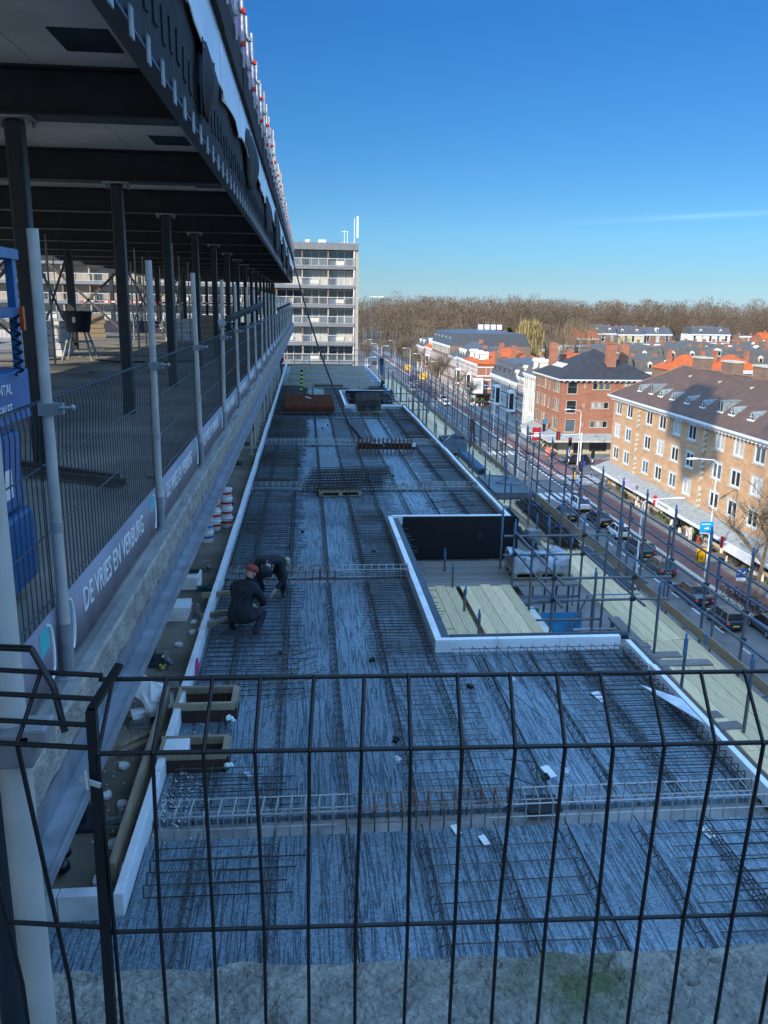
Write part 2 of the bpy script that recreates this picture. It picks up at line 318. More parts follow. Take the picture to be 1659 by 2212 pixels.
# ---------------------------------------------------------------- generic facade with real openings
WIN={}
def winmesh(wd,ht,kind):
    k=(round(wd,2),round(ht,2),kind)
    if k in WIN: return WIN[k]
    f=MB(); t=.09 if wd>.8 else .06; d0,d1=.06,.13
    f.box(0,t,d0,d1,0,ht); f.box(wd-t,wd,d0,d1,0,ht); f.box(t,wd-t,d0,d1,0,t); f.box(t,wd-t,d0,d1,ht-t,ht)
    if kind=='dutch':
        f=MB(); f.m=1; f.box(0,.13,d0-.03,d1,0,ht); f.box(wd-.13,wd,d0-.03,d1,0,ht); f.box(.13,wd-.13,d0-.03,d1,0,.1); f.box(.13,wd-.13,d0-.03,d1,ht-.28,ht); f.m=0; f.box(.13,.21,d0-.01,d1,.1,ht-.28); f.box(wd-.21,wd-.13,d0-.01,d1,.1,ht-.28); f.box(.21,wd-.21,d0-.01,d1,.1,.19); f.box(wd*.5-.07,wd*.5+.07,d0-.01,d1,.19,ht-.28)
    if kind=='double': f.box(wd*.5-.05,wd*.5+.05,d0,d1,t,ht-t)
    if kind=='triple':
        f.box(wd*.36-.04,wd*.36+.04,d0,d1,t,ht-t); f.box(wd*.64-.04,wd*.64+.04,d0,d1,t,ht-t)
    if kind=='sash': f.box(t,wd-t,d0,d1,ht*.55-.04,ht*.55+.04)
    if kind=='door': f.box(t,wd-t,d0,d1,ht*.72-.04,ht*.72+.04)
    if kind=='grid':
        for q in (.33,.66): f.box(wd*q-.03,wd*q+.03,d0,d1,t,ht-t)
        f.box(t,wd-t,d0,d1,ht*.6-.03,ht*.6+.03)
    p=MB(); p.box(t,wd-t,.10,.115,t,ht-t)
    WIN[k]=(f.mesh('window_frame'),p); return WIN[k]
PANES={}
def facade(parent,O,a,W,H,ops,mw,fr,glasses,thick=.3,sill=None,surround=None,name='wall'):
    xs=sorted(set([0,W]+[q for o in ops for q in(o[0],o[2])])); zs=sorted(set([0,H]+[q for o in ops for q in(o[1],o[3])]))
    mb=MB()
    for i in range(len(xs)-1):
        j=0
        while j<len(zs)-1:
            cx=(xs[i]+xs[i+1])/2
            hole=lambda jj:any(o[0]<cx<o[2] and o[1]<(zs[jj]+zs[jj+1])/2<o[3] for o in ops)
            if hole(j): j+=1; continue
            k=j
            while k+1<len(zs)-1 and not hole(k+1): k+=1
            mb.quad((xs[i],0,zs[j]),(xs[i+1],0,zs[j]),(xs[i+1],0,zs[k+1]),(xs[i],0,zs[k+1])); j=k+1
    for o in ops:
        x0,z0,x1,z1=o[:4]; r=.22
        mb.quad((x0,0,z0),(x0,r,z0),(x0,r,z1),(x0,0,z1)); mb.quad((x1,0,z0),(x1,0,z1),(x1,r,z1),(x1,r,z0)); mb.quad((x0,0,z1),(x0,r,z1),(x1,r,z1),(x1,0,z1)); mb.quad((x0,0,z0),(x1,0,z0),(x1,r,z0),(x0,r,z0))
    wl=obj(name,mb,mw,parent,O,a,wrl=True)
    for o in ops:
        x0,z0,x1,z1,kd=o[:5]
        fm,pm=winmesh(x1-x0,z1-z0,kd); g=random.choice(glasses) if len(o)<6 else o[5]
        kx=(round(x1-x0,2),round(z1-z0,2),kd,g.name,fr.name)
        if kx not in PANES:
            f2=fm.copy(); f2.materials.clear(); f2.materials.append(fr); f2.materials.append(DF); p2=pm.mesh('pane'); p2.materials.append(g); PANES[kx]=(f2,p2)
        f2,p2=PANES[kx]
        wo=obj('window',f2,fr,parent,wrl=True); wo.rotation_euler=(0,0,a); wo.location=Vector(O)+Matrix.Rotation(a,3,'Z')@Vector((x0,0,z0))
        obj('pane',p2,g,wo)
        if sill or surround:
            ks=('s',round(x1-x0,2),round(z1-z0,2),sill.name,surround)
            if ks not in PANES:
                sm=MB(); w_,h_=x1-x0,z1-z0
                if surround: q=surround; sm.prism([(-q,-.03,-.002),(0,-.03,-.002),(0,-.03,h_),(w_,-.03,h_),(w_,-.03,-.002),(w_+q,-.03,-.002),(w_+q,-.03,h_+q),(-q,-.03,h_+q)],(0,.09,0))
                sm.box(-.1,w_+.1,-.09,.06,-.12,0); me=sm.mesh('surround'); me.materials.append(sill); PANES[ks]=me
            obj('surround',PANES[ks],sill,wo)
    return wl
# ---------------------------------------------------------------- the steel frame top-up building on the left
FL=-1.6; CE=1.95; YA,YB=-12.,70.
COLY=[8.2+4.1*k for k in range(-4,16)]
B=empty('steel_frame_building',(-2.55,8.2,FL),label='open dark steel framed storey with concrete floor and white facade panels above',cat='building')
def b(name,mb,m,**k): return obj(name,mb,m,B,wrl=True,**k)
f=MB(); f.box(-11,-1.02,-12,YB,FL-.2,FL-.001); b('floor',f,CONCF)
# rough sawn edge strip of the floor
def rough_strip(y0,y1,seed):
    rr=random.Random(seed); mb=MB(); n=int((y1-y0)/.07); prev=None
    for i in range(n+1):
        y=y0+(y1-y0)*i/n; e=-.965+rr.uniform(-.003,.003); lo=rr.uniform(-.012,.012)*(1 if rr.random()<.85 else 2)
        ring=[(-1.03,y,FL+.004),(e-.01,y,FL+.004),(e,y,FL-.012),(e+rr.uniform(-.004,.004),y,FL-.1),(e+rr.uniform(-.005,.005),y,FL-.17+lo*.6),(-1.03,y,FL-.2)]
        if prev:
            k=len(mb.v); mb.v.extend(prev+ring)
            for j in range(5): mb.f.append((k+j,k+j+1,k+6+j+1,k+6+j)); mb.mi.append(0 if j<1 else 1); mb.sm.append(False)
        prev=ring
    return mb
b('floor_edge',rough_strip(-2,YB,3),[CONC,CONCL])
ch=MB(); ch.box(-.995,-.98,-3,YB,-1.93,-1.802); ch.box(-1.2,-.875,-3,YB,-1.945,-1.931); ch.box(-.885,-.875,-3,YB,-1.93,-1.905); b('edge_profile',ch,STEELB)
for k,y in enumerate(COLY):
    c=MB(); c.box(-.075,.075,-.085,.085,0,3.13); o=obj('column',c,STEELD,B,(-2.55,y,FL),wrl=True,bev=.025)
    p=MB(); p.box(-.17,.17,-.14,.14,3.131,3.148)
    for a in(-.14,.14):
        for d in(-.1,.1): p.tube((a,d,3.08),(a,d,3.13),.018,6)
    obj('head_plate',p,GALVD,o)
    c2=MB(); c2.box(-.09,.09,-.09,.09,-5.44,-2.1); c2.box(-.22,.22,-.22,.22,-5.449,-5.41); obj('lower_column',c2,STEELD,B,(-2.45,y-.1,0),wrl=True)
for y in COLY:
    m=MB(); m.box(-11,-1.08,y-.012,y+.012,1.57,1.93); m.box(-11,-1.14,y-.15,y+.15,1.55,1.569); m.box(-11,-1.08,y-.15,y+.15,1.931,1.949)
    b('floor_beam',m,STEELD)
    m=MB(); m.box(-11,-1.25,y-.1,y+.1,-2.1,-1.96); b('lower_beam',m,STEELD)
m=MB()
for k in range(8):
    m.box(-1.09-1.2*(k+1)+.012,-1.09-1.2*k,YA,YB,CE,CE+.2)
b('ceiling',m,CEIL)
for y in COLY[:-1]:
    rc=MB(); rc.box(-1.9,-1.45,y+2.9,y+3.5,CE-.006,CE-.001); b('cast_in_box',rc,STEELD)
m=MB(); m.box(-1.075,-1.055,YA,YB,1.57,1.949); m.box(-1.13,-1.0,YA,YB,1.55,1.569); b('edge_beam',m,mat('edge beam paint',(.03,.04,.05),.4,var=.2,scale=3))
y=.5; tb=None
while y<50:
    if tb is None: tb=MB().box(-.006,.006,-.05,.05,-.085,.085).mesh('edge_tab')
    obj('edge_tab',tb,GALVD,B,(-.992,y,1.56),wrl=True); y+=.55
m=MB(); m.box(-1.05,-1.015,YA,YB,1.575,2.5)
rr=random.Random(5); y=.3
while y<YB:
    m.cbox((-1.012,y,1.95+rr.uniform(-.04,.04)),(.02,.16,.24),0,rr.uniform(-.15,.15)); y+=.36
b('spandrel_insulation',m,mat('black insulation',(.012,.012,.015),.85,var=.3,scale=9,bump=.5))
PANEL=mat('white facade sheet',(.8,.83,.87),.35,var=.08,scale=.8)
y=-1.; k=0
while y<YB:
    m=MB(); L=2.95; nn=10; rr=random.Random(k)
    a1=rr.uniform(.0,.035); P=[]
    for i in range(nn+1):
        yy=y+L*i/nn
        for j,(zz) in enumerate((2.40,2.52,2.8,3.1)):
            bow=a1*math.sin(PI*i/nn)*(1,.5,.1,0)[j]+(.05*rr.random() if j==0 else 0); P.append((-.985+bow,yy,zz-(0.05*math.sin(3*yy) if j==0 else 0)))
    fs=[(i*4+j,(i+1)*4+j,(i+1)*4+j+1,i*4+j+1) for i in range(nn) for j in range(3)]
    m.add(P,fs,True); o=b('facade_panel',m,PANEL); sd_=o.modifiers.new('t','SOLIDIFY'); sd_.thickness=.012
    m=MB(); m.box(-1.05,-.93+.012*(k%2),y+.01,y+L-.01,3.1,3.6); b('fascia',m,mat('dark bronze fascia',(.04,.032,.03),.8,var=.2,scale=2,spec=.15))
    y+=3.0; k+=1
# torn black membrane flaps hanging at the panel joints
def flap(y,zt,zb,wd,seed):
    rr=random.Random(seed); m=MB(); nz,ny=9,6; P=[]
    for i in range(nz+1):
        t=i/nz; ww=wd*(.25+.9*math.sin(PI*min(1,t*.8+.1)))
        for j in range(ny+1):
            s=j/ny-.5; P.append((-.955+.1*math.sin(PI*t)*(.6+s)+.02*math.sin(9*s+seed),y+ww*s+.05*math.sin(5*t+seed),zt+(zb-zt)*t))
    m.add(P,[(i*(ny+1)+j,i*(ny+1)+j+1,(i+1)*(ny+1)+j+1,(i+1)*(ny+1)+j) for i in range(nz) for j in range(ny)],True)
    o=b('membrane_flap',m,mat('black membrane',(.008,.008,.01),.7,var=.3,scale=6,bump=.3)); o.modifiers.new('t','SOLIDIFY').thickness=.006
flap(8.9,2.42,1.72,.62,1); flap(15.6,2.85,1.95,1.3,3); flap(22.5,2.6,1.7,1.0,2); flap(29,2.9,1.6,1.6,4); flap(38,2.8,1.5,2.2,5); flap(47,2.9,1.4,2.5,6)
m=MB(); m.box(-11,-1.05,YA,YB,3.3,3.5); b('roof',m,BITUM)
m=MB(); m.box(-11,-4.5,YA,YB-6,3.5,6.4); b('added_shade_storey',m,CREAM)  # unseen setback volume added to carry the building's shadow across the street
rr=random.Random(11)
for i,y in enumerate(np.arange(1.6,YB,1.35)):
    m=MB(); t=4.55+rr.uniform(-.12,.25); m.tube((-.9,y,3.4),(-.9+rr.uniform(-.02,.02),y,t),.024,8); o=b('edge_tube',m,PALEPOST)
    m=MB(); m.cbox((-.9,y,3.72),(.08,.07,.06)); m.cbox((-.88,y,4.15),(.07,.07,.06)); obj('coupler',m,REDP if i%2 else GALVD,o)
m=MB()
for z in(3.72,4.15): m.tube((-.935,1,z),(-.935,YB,z),.022,6)
b('edge_rail',m,GALV)
m=MB()
for y in np.arange(1,YB,.12): m.tube((-.99,y,3.62),(-.99,y,4.4),.004,3,cap=False)
for z in np.arange(3.65,4.45,.1): m.tube((-.99,1,z),(-.99,YB,z),.004,3,cap=False)
b('safety_net',m,PURPLE)
# inner rows with crossed bracing
for X0,ys in((-7.6,[12.3,16.4,20.5,24.6,28.7,36.9,45.1,53.3]),(-10.8,[16.4,24.6,32.8,41,49.2,57.4])):
    for y in ys:
        c=MB(); c.box(-.11,.11,-.11,.11,0,3.13); obj('column',c,STEELD,B,(X0,y,FL),wrl=True,bev=.02)
def brace(x,y0,y1,z0,z1,x1=None):
    m=MB(); x1=x if x1 is None else x1; m.beam((x,y0,z0),(x1,y1,z1),.03,.1); m.beam((x+.04,y0,z1),(x1+.04,y1,z0),.03,.1); b('cross_brace',m,mat('brace steel',(.09,.085,.085),.5,.2,var=.2))
for y in np.arange(28.7,62,4.1): c=MB(); c.box(-.07,.07,-.07,.07,0,3.13); obj('column',c,STEELD,B,(-5.1,y,FL),wrl=True,bev=.015)
brace(-5.1,32.8,36.9,FL+.1,1.5); brace(-5.1,49.2,53.3,FL+.1,1.5); brace(-7.6,24.6,28.7,FL+.1,1.5); brace(-7.6,16.4,20.5,FL+.1,1.5); brace(-10.8,24.6,32.8,FL+.1,1.5); brace(-7.5,24.7,24.7,FL+.1,1.5,-10.7); brace(-7.5,36.9,36.9,FL+.1,1.5,-10.7); brace(-7.6,36.9,45.1,FL+.1,1.5); brace(-7.5,53.3,53.3,FL+.1,1.5,-10.7)
m=MB()
for (x,y) in ((-6.2,21.5),(-5.0,26),(-4.3,30),(-9.3,33),(-6.6,40),(-3.9,38),(-3.6,24),(-4.6,34.5),(-7.2,19),(-5.7,31),(-6.9,35),(-4.0,45),(-6.0,50),(-3.4,52)):
    m=MB(); m.tube((x,y,FL),(x,y,.2),.03,8); m.tube((x,y,.1),(x,y,1.5),.024,8); m.box(x-.07,x+.07,y-.07,y+.07,FL,FL+.01); obj('floor_prop',m,GALVD,label='thin galvanised floor prop standing under the beams deep inside the open storey',cat='prop',group='floor props inside the open storey')
for y in np.arange(30.5,70,1.5):
    m=MB(); x=-2.05+.12*random.random(); m.tube((x,y,-5.449),(x+.05*random.random(),y,-2.6),.035,8); m.tube((x,y,-2.7),(x,y,-1.97),.027,8); m.box(x-.09,x+.09,y-.09,y+.09,-5.45,-5.44)
    obj('steel_prop',m,PALEPOST,label='pale tubular prop between the lower roof and the overhanging floor edge',cat='prop',group='steel props under the floor edge')
# ---------------------------------------------------------------- lower building: body, strip roof, new deck
D=empty('deck_building',(1.7,30,G),label='long lower building topped by a dark raked concrete deck with rebar',cat='building')
def d(name,mb,m,**k): return obj(name,mb,m,D,wrl=True,**k)
ZS=-5.3
m=MB(); m.box(-16,-1.62,6.42,74,-5.9,-5.45); d('strip_roof',m,DIRT)
m=MB(); m.box(-16,5.1,-12,74,G,-6.61); d('body',m,CREAM)
for a_,c_,x_ in ((-12,11.94,5.09),(11.941,19.79,2.09),(19.791,43.09,5.09),(43.091,50.6,2.09),(50.601,74,5.09)):
    m=MB(); m.box(-16,x_,a_,c_,-6.609,-5.905); d('upper_body',m,CONC)
NB=[7.65+7.95*k for k in range(9)]
ys=[-12]+NB
RX=[(11.95,19.78),(43.1,50.6)]
for k in range(len(ys)):
    y0=ys[k]+.17; y1=(ys[k+1]-.17) if k+1<len(ys) else 73.
    m=MB()
    def slabbox(a,c,p,q): m.box(a,c,p,q,-5.55,ZS)
    xl=-1.62
    segs=[]; cur=y0
    for r0,r1 in RX:
        lo,hi=max(r0,y0),min(r1,y1)
        if lo<hi:
            if cur<lo: segs.append((cur,lo,5.1))
            segs.append((lo,hi,2.1)); cur=hi
    if cur<y1: segs.append((cur,y1,5.1))
    for p,q,xr in segs: slabbox(xl,xr,p,q)
    if k==0: slabbox(-5,-1.621,-12,6.4)
    d('floor_plank',m,RAKED)
for i,y in enumerate(NB):
    m=MB(); xr=5.1
    for r0,r1 in RX:
        if r0<y<r1: xr=2.1
    m.box(-1.62,xr,y-.169,y+.169,-5.6,-5.36); d('beam_joint',m,CONC)
def inrec(y): return any(r0-.1<y<r1+.1 for r0,r1 in RX)
GX=[-1.1+.75*k for k in range(9)]
for k in range(len(ys)):
    y0=(ys[k] if k else 2.0)+.25; y1=(ys[k+1] if k+1<len(ys) else 54)-.25
    if y0>53: break
    y1=min(y1,54)
    for x in GX:
        m=MB(); st=.2
        rngs=[(y0,y1)]
        if x>2.0:
            for r0,r1 in RX:
                nr=[]
                for a,c in rngs:
                    if r1<=a or r0>=c: nr.append((a,c)); continue
                    if a<r0-.1: nr.append((a,r0-.15))
                    if c>r1+.1: nr.append((r1+.15,c))
                rngs=nr
        for a,c in rngs:
            if c-a<.4: continue
            thick=.0045
            m.tube((x,a,-5.17),(x,c,-5.17),.0075,4)
            for sx in(-.05,.05): m.tube((x+sx,a,-5.288),(x+sx,c,-5.288),.005,3)
            y=a
            while y+st<c:
                for sx in(-.05,.05):
                    m.tube((x+sx,y,-5.29),(x,y+st/2,-5.17),thick,3,cap=False); m.tube((x,y+st/2,-5.17),(x+sx,y+st,-5.29),thick,3,cap=False)
                y+=st if y0<40 else st*2
        if m.v: d('lattice_girder',m,REBAR)
# hooked bars tied along both edges and across the middle, one mat per bay
def barmat(x0,x1,y0,y1,step,hook,label,jit=.02,z=ZS+.03,dens=.97,grp='mats of hooked rebar on the deck'):
    m=MB(); y=y0; rr=random.Random(int(y0*100+x0*10)); h=.13
    while y<y1:
        if rr.random()<dens:
            e=rr.uniform(-.12,.12); t=rr.uniform(-jit,jit); zt=z+h
            if hook=='L': pts=[(x1+e,y+t,z),(x0,y,z),(x0,y,zt),(x1-.25+e,y+t*2,zt)]
            elif hook=='R': pts=[(x0+e,y+t,z),(x1,y,z),(x1,y,zt),(x0+.35+e,y+t*2,zt)]
            else: pts=[(x0+e,y+t,z),(x1+e,y-t,z)]
            m.path(pts,.0072,3)
        y+=step
    if hook!='N':
        xx=(x0+.06) if hook=='L' else (x1-.06)
        for zz in(z+.01,z+h-.01): m.tube((xx,y0,zz),(xx,y1,zz),.006,3)
        for q in (.4,.8): xx2=x0+(x1-x0)*q; m.tube((xx2,y0,z+.015),(xx2,y1,z+.015),.005,3)
    obj('rebar_mat',m,REBAR,label=label,cat='rebar mat',group=grp)
BAYS=[(2.2,7.3),(7.95,15.3),(15.9,23.2),(23.9,31.2),(31.9,39.1),(40,47),(47.3,54)]
for k,(a,c) in enumerate(BAYS):
    nm=ORD[k]
    if k>0: barmat(-1.55,-.1 if k<4 else .1,a+.1 if k>1 else 10.6,c,.11 if k>1 else .17,'L','dark hooked rebar mat along the left foam edge in the %s bay of the deck'%nm)
    else: barmat(-1.5,-.15,6.45,c,.17,'L','sparse hooked rebar mat along the left foam edge in the nearest bay')
    barmat(1.15,2.35 if k in(1,2,5) else 2.6,a,c,.14 if k>0 else .26,'N','straight cross bars lying along the middle of the %s bay of the deck'%nm,grp='cross bars on the deck')
    for p,q in ([(a,c)] if not k in(1,2,5) else [(7.95,11.7)] if k==1 else [(20.,23.2)] if k==2 else [(40,42.9)]):
        barmat(3.55,5.0,p,q,.15 if k>0 else .2,'R','dark hooked rebar mat along the right foam edge in the %s bay of the deck'%nm)
barmat(-1.5,-.2,8.0,8.65,.14,'L','short hooked rebar mat beside the wooden box at the left edge')
m=MB(); # U bars along the recess side and front
for x in np.arange(2.35,5.0,.19): m.path([(x,10.6,ZS+.03),(x,11.78,ZS+.03),(x,11.78,ZS+.17),(x+.18,10.9,ZS+.17)],.006,3)
for z in(.05,.16): m.tube((2.2,11.72,ZS+z),(5,11.72,ZS+z),.007,3)
obj('rebar_mat',m,REBAR,label='hooked rebar mat standing along the near white edge of the recess',cat='rebar mat')
m=MB()
for y in np.arange(11.6,20.6,.13): m.path([(.95,y,ZS+.03),(1.92,y,ZS+.03),(1.92,y,ZS+.17),(1.1,y+.05,ZS+.17)],.006,3)
m.tube((1.9,11.6,ZS+.16),(1.9,20.6,ZS+.16),.007,3)
obj('rebar_mat',m,REBAR,label='hooked rebar mat along the left white edge of the near recess',cat='rebar mat')
m=MB(); rr=random.Random(9)
for i in range(22):
    y=9.9+i*.085; x=-.75+rr.uniform(-.2,.2); m.tube((x,y,ZS+.15),(x+rr.uniform(.7,1.0),y+rr.uniform(.35,.6),ZS+.16),.006,3)
obj('rebar_mat',m,REBAR,label='fan of loose slanting bars beside the two wooden boxes',cat='rebar mat')
# beam cages in the joints
for i,y in enumerate(NB[:7]):
    x0,x1=(-1.5,5.0)
    if any(r0<y<r1 for r0,r1 in RX): x1=2.0
    m=MB(); near=i<2
    for yy in(-.15,.15):
        for zz in(-5.42,-5.2,-5.05):
            m.tube((x0,y+yy,zz),(x1,y+yy,zz),.0095,4)
    x=x0
    while x<x1:
        m.path([(x,y-.15,-5.42),(x,y-.15,-5.04),(x+.02,y+.15,-5.04),(x+.02,y+.15,-5.42),(x,y-.15,-5.42)],.0085,4); x+=.145 if near else .17
    obj('rebar_cage',m,REBARG if i<4 else REBAR,label='grey rebar beam cage across the deck, %s from the wire fence'%(ORD[i] if i else 'first'),cat='rebar cage',group='rebar beam cages across the deck')
# white polystyrene edge boards
def foam(x0,x1,y0,y1,label,grp=None,z0=-5.3,z1=-5.08,m_=None):
    m=MB(); m.box(x0,x1,y0,y1,z0,z1); return obj('foam_board',m,m_ or FOAM,bev=.006,label=label,cat='foam board',group=grp)
y=6.45; k=0
while y<72:
    L=1.95+.35*random.random(); j=random.uniform(-.012,.012)
    foam(-1.725+j,-1.64+j,y,min(y+L-.012,73),'white polystyrene board standing along the left edge of the deck beside the strip','foam boards along the left deck edge',-5.445); y+=L; k+=1
for (a,c) in ((4.5,11.83),(19.9,42.98),(50.7,73)):
    y=a
    while y<c:
        L=min(1.95+.4*random.random(),c-y); 
        if L<.15: break
        j=random.uniform(-.02,.02); foam(5.02+j,5.1+j,y,y+L-.012,'white polystyrene board standing along the right edge of the deck by the scaffold','foam boards along the right deck edge'); y+=L
        t=MB(); 
for (r0,r1),nm in zip(RX,('near','far')):
    for q in range(4): foam(1.99,2.1,r0+.12+(r1-r0-.12)*q/4,r0+.11+(r1-r0-.12)*(q+1)/4,'white polystyrene board along the left edge of the %s recess'%nm,'foam boards left of the %s recess'%nm)
    for q in range(3): foam(1.99+1.0*q,1.985+1.0*(q+1),r0,r0+.1,'upright white polystyrene board along the near edge of the %s recess'%nm,'foam boards on the near edge of the %s recess'%nm)
    foam(2.1,5.1,r1,r1+.1,'long white polystyrene board above the black panel of the %s recess'%nm)
    t=MB(); t.box(2.11,2.24,r0+.1,r1-.1,-5.2,-5.11); t.box(2.11,2.2,r0+.1,r1-.1,-6.2,-5.2); obj('tarpaulin',t,TARP,label='dull blue black tarpaulin tucked along the left side of the %s recess'%nm,cat='tarpaulin')
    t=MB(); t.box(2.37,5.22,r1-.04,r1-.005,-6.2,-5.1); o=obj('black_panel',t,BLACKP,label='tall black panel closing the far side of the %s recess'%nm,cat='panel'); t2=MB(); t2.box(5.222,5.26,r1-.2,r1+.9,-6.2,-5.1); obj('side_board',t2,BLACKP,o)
    t3=MB(); t3.cbox((4.3,r1-.05,-5.6),(.17,.012,.17),0,0,R(45)); t3.tube((4.3,r1-.07,-5.6),(4.3,r1-.04,-5.6),.02,8); obj('anchor_plate',t3,STEELD,o)
    t=MB(); t.box(2.4,5.0,r0-.001-.0,r0+.0,-5.0,-5.0) if False else t.tube((2.25,r0+.17,-5.13),(5.15,r0+.17,-5.13),.07,8); obj('tarpaulin_roll',t,TARP,label='rolled dark tarpaulin along the near edge of the %s recess'%nm,cat='tarpaulin')
for a,c in((4,11.9),(19.9,43),(50.7,73)):
    t=MB(); n=int((c-a)/.4); P=[]
    for i in range(n+1):
        yy=a+(c-a)*i/n
        for j,(x,z) in enumerate(((5.11,-5.1),(5.2,-5.13),(5.27,-5.3),(5.29,-6.2))): P.append((x+random.uniform(-.012,.012),yy,z+random.uniform(-.012,.012)))
    t.add(P,[(i*4+j,(i+1)*4+j,(i+1)*4+j+1,i*4+j+1) for i in range(n) for j in range(3)],True); obj('tarpaulin',t,TARP,label='dull tarpaulin strip hanging outside the right foam edge, %s'%{4:'nearest the wire fence',19.9:'between the two recesses',50.7:'at the far end of the deck'}[a],cat='tarpaulin')
foam(-3.4,-2.2,6.4,6.52,'grey scuffed foam block facing the wire fence beside the pale post',None,-5.42,-5.05,FOAMD); foam(-2.19,-1.76,6.4,6.52,'grey scuffed foam block at the near corner of the deck edge',None,-5.42,-5.05,FOAMD)
# timber upstands at the far end
for i,y in enumerate((54.3,59.5,64.5,69.5)):
    m=MB(); zb=-5.3
    for q in range(2): m.box(-1.4+.1*i,4.5+.1*i,y,y+.05,zb+.17*q,zb+.17*q+.163)
    o=obj('timber_upstand',m,mat('grey pine board',(.55,.47,.36),.8,c2=(.38,.32,.24),scale=3,stretch=(1,4,6)),label='long pine timber upstand across the far deck, %s row'%('nearest','second','third','rearmost')[i],cat='formwork',group='timber upstands at the far end of the deck')
    m=MB(); 
    for x in (-1.2,.3,1.8,3.3): m.box(x,x+.07,y+.051,y+.1,zb,zb+.45)
    obj('batten',m,TIMBER,o)
# ---------------------------------------------------------------- floor in front of the camera with its broken edge
def slabfront():
    m=MB(); nx,ny=320,60; rr=random.Random(2); P=[]
    from mathutils import noise
    for i in range(nx+1):
        x=-1.2+7.2*i/nx
        e=1.735+.016*noise.noise((x*3.1,0,1))+.02*noise.noise((x*9,3,1))-.022*x
        for j in range(ny+1):
            y=.3+(e-.3)*j/ny
            z=FL+.014*noise.noise((x*5,y*5,0))+.012*noise.noise((x*17,y*17,2))+.008*noise.noise((x*42,y*42,5))
            if noise.noise((x*2.3+4,y*3,7))>.42: z-=.022
            P.append((x,y,z))
        for dz,dy in ((-.012,.018),(-.06,.02),(-.12,.0),(-.25,-.02)): P.append((x,e+dy+.012*noise.noise((x*20,dz*40,0)),FL+dz))
    k=ny+5
    m.add(P,[(i*k+j,(i+1)*k+j,(i+1)*k+j+1,i*k+j+1) for i in range(nx) for j in range(k-1)]); return m
FRONT=mat('rough foreground concrete',(.44,.42,.36),.9,c2=(.25,.24,.21),scale=16,detail=12,bump=1,bscale=60,contrast=(.3,.62))
_t2=FRONT.node_tree; _b=_t2.nodes['Principled BSDF']; _src=_b.inputs['Base Color'].links[0].from_socket      # a patch of moss
_g=N(_t2,'ShaderNodeNewGeometry'); _n=N(_t2,'ShaderNodeTexNoise'); _n.inputs['Scale'].default_value=9; _n.inputs['Detail'].default_value=6; _t2.links.new(_g.outputs['Position'],_n.inputs['Vector'])
_d=N(_t2,'ShaderNodeVectorMath',operation='DISTANCE'); _t2.links.new(_g.outputs['Position'],_d.inputs[0]); _d.inputs[1].default_value=(.66,1.63,FL)
_v=M(_t2,'MULTIPLY_ADD',_d.outputs['Value'],-6.5,M(_t2,'ADD',M(_t2,'MULTIPLY',_n.outputs[0],2.1),.1))
_v=M(_t2,'MINIMUM',M(_t2,'MAXIMUM',_v,0),.85)
_mx=N(_t2,'ShaderNodeMix',data_type='RGBA'); _t2.links.new(_v,_mx.inputs[0]); _t2.links.new(_src,_mx.inputs[6]); _mx.inputs[7].default_value=(.1,.13,.03,1)
_vo=N(_t2,'ShaderNodeTexVoronoi'); _vo.inputs['Scale'].default_value=75; _t2.links.new(_g.outputs['Position'],_vo.inputs['Vector'])
_vr=N(_t2,'ShaderNodeValToRGB'); _vr.color_ramp.elements[0].position=.15; _vr.color_ramp.elements[1].position=.75; _vr.color_ramp.elements[0].color=(1.15,1.13,1.1,1); _vr.color_ramp.elements[1].color=(.42,.42,.42,1); _t2.links.new(_vo.outputs['Distance'],_vr.inputs[0])
_m3=N(_t2,'ShaderNodeMix',data_type='RGBA',blend_type='MULTIPLY'); _m3.inputs[0].default_value=.4; _t2.links.new(_mx.outputs[2],_m3.inputs[6]); _t2.links.new(_vr.outputs[0],_m3.inputs[7]); _t2.links.new(_m3.outputs[2],_b.inputs['Base Color'])
b('front_floor',slabfront(),FRONT); m=MB(); m.box(-1.2,6,-12,.3,FL-.25,FL-.01); b('floor',m,CONCF)
rr=random.Random(4)
for i,(x,y) in enumerate(((-.03,1.64),(.93,1.6),(1.02,1.67))):
    m=MB(); m.ball((x,y,FL+.003),.011+.006*rr.random(),(1.4,.8,.5),5); obj('stone',m,DIRT,label='small loose stone on the rough concrete edge below the wire fence',cat='stone',group='loose stones on the concrete edge')
# ---------------------------------------------------------------- wire fence right in front
FE=empty('mesh_barrier',(1,.94,FL),label='black welded mesh barrier with folded top right in front of the camera',cat='barrier')
m=MB(); X0=-.19-.0633*1
TF=lambda x,y,z:(x,y-.042*(x-.1),z+.006*(x-.1))
PROF=[(.985,-.457),(.914,-.521),(.93,-.79),(.945,-1.06),(.95,-1.33),(.945,-1.5)]
for i in range(40):
    x=X0+.0633*i; o=.004*math.sin(i*1.7)
    m.path([TF(x+.006+o,.985,-.465),TF(x+o*.5,.910,-.531),TF(x-o,.926,-.80),TF(x,.95,-1.5)],.0026,6)
for (y,z) in PROF[:5]: m.tube(TF(X0-.012,y,z-.010),TF(2.35,y,z-.010),.003,6)
obj('wire_mesh',m,BLACKWIRE,FE,wrl=True)
m=MB(); m.beam((-.258,.93,-.475),(-.275,.95,-1.6),.012,.012,(0,1,0)); m.beam((-.258,.93,-.475),(-.236,.99,-.445),.010,.006); obj('end_bar',m,BLACKWIRE,FE,wrl=True)
m=MB(); m.beam((-.276,.923,-.563),(-.25,.915,-.568),.003,.006); m.beam((-.268,.92,-.55),(-.266,.915,-.572),.003,.005); obj('cable_tie',m,mat('pale plastic',(.45,.45,.42),.5),FE,wrl=True)
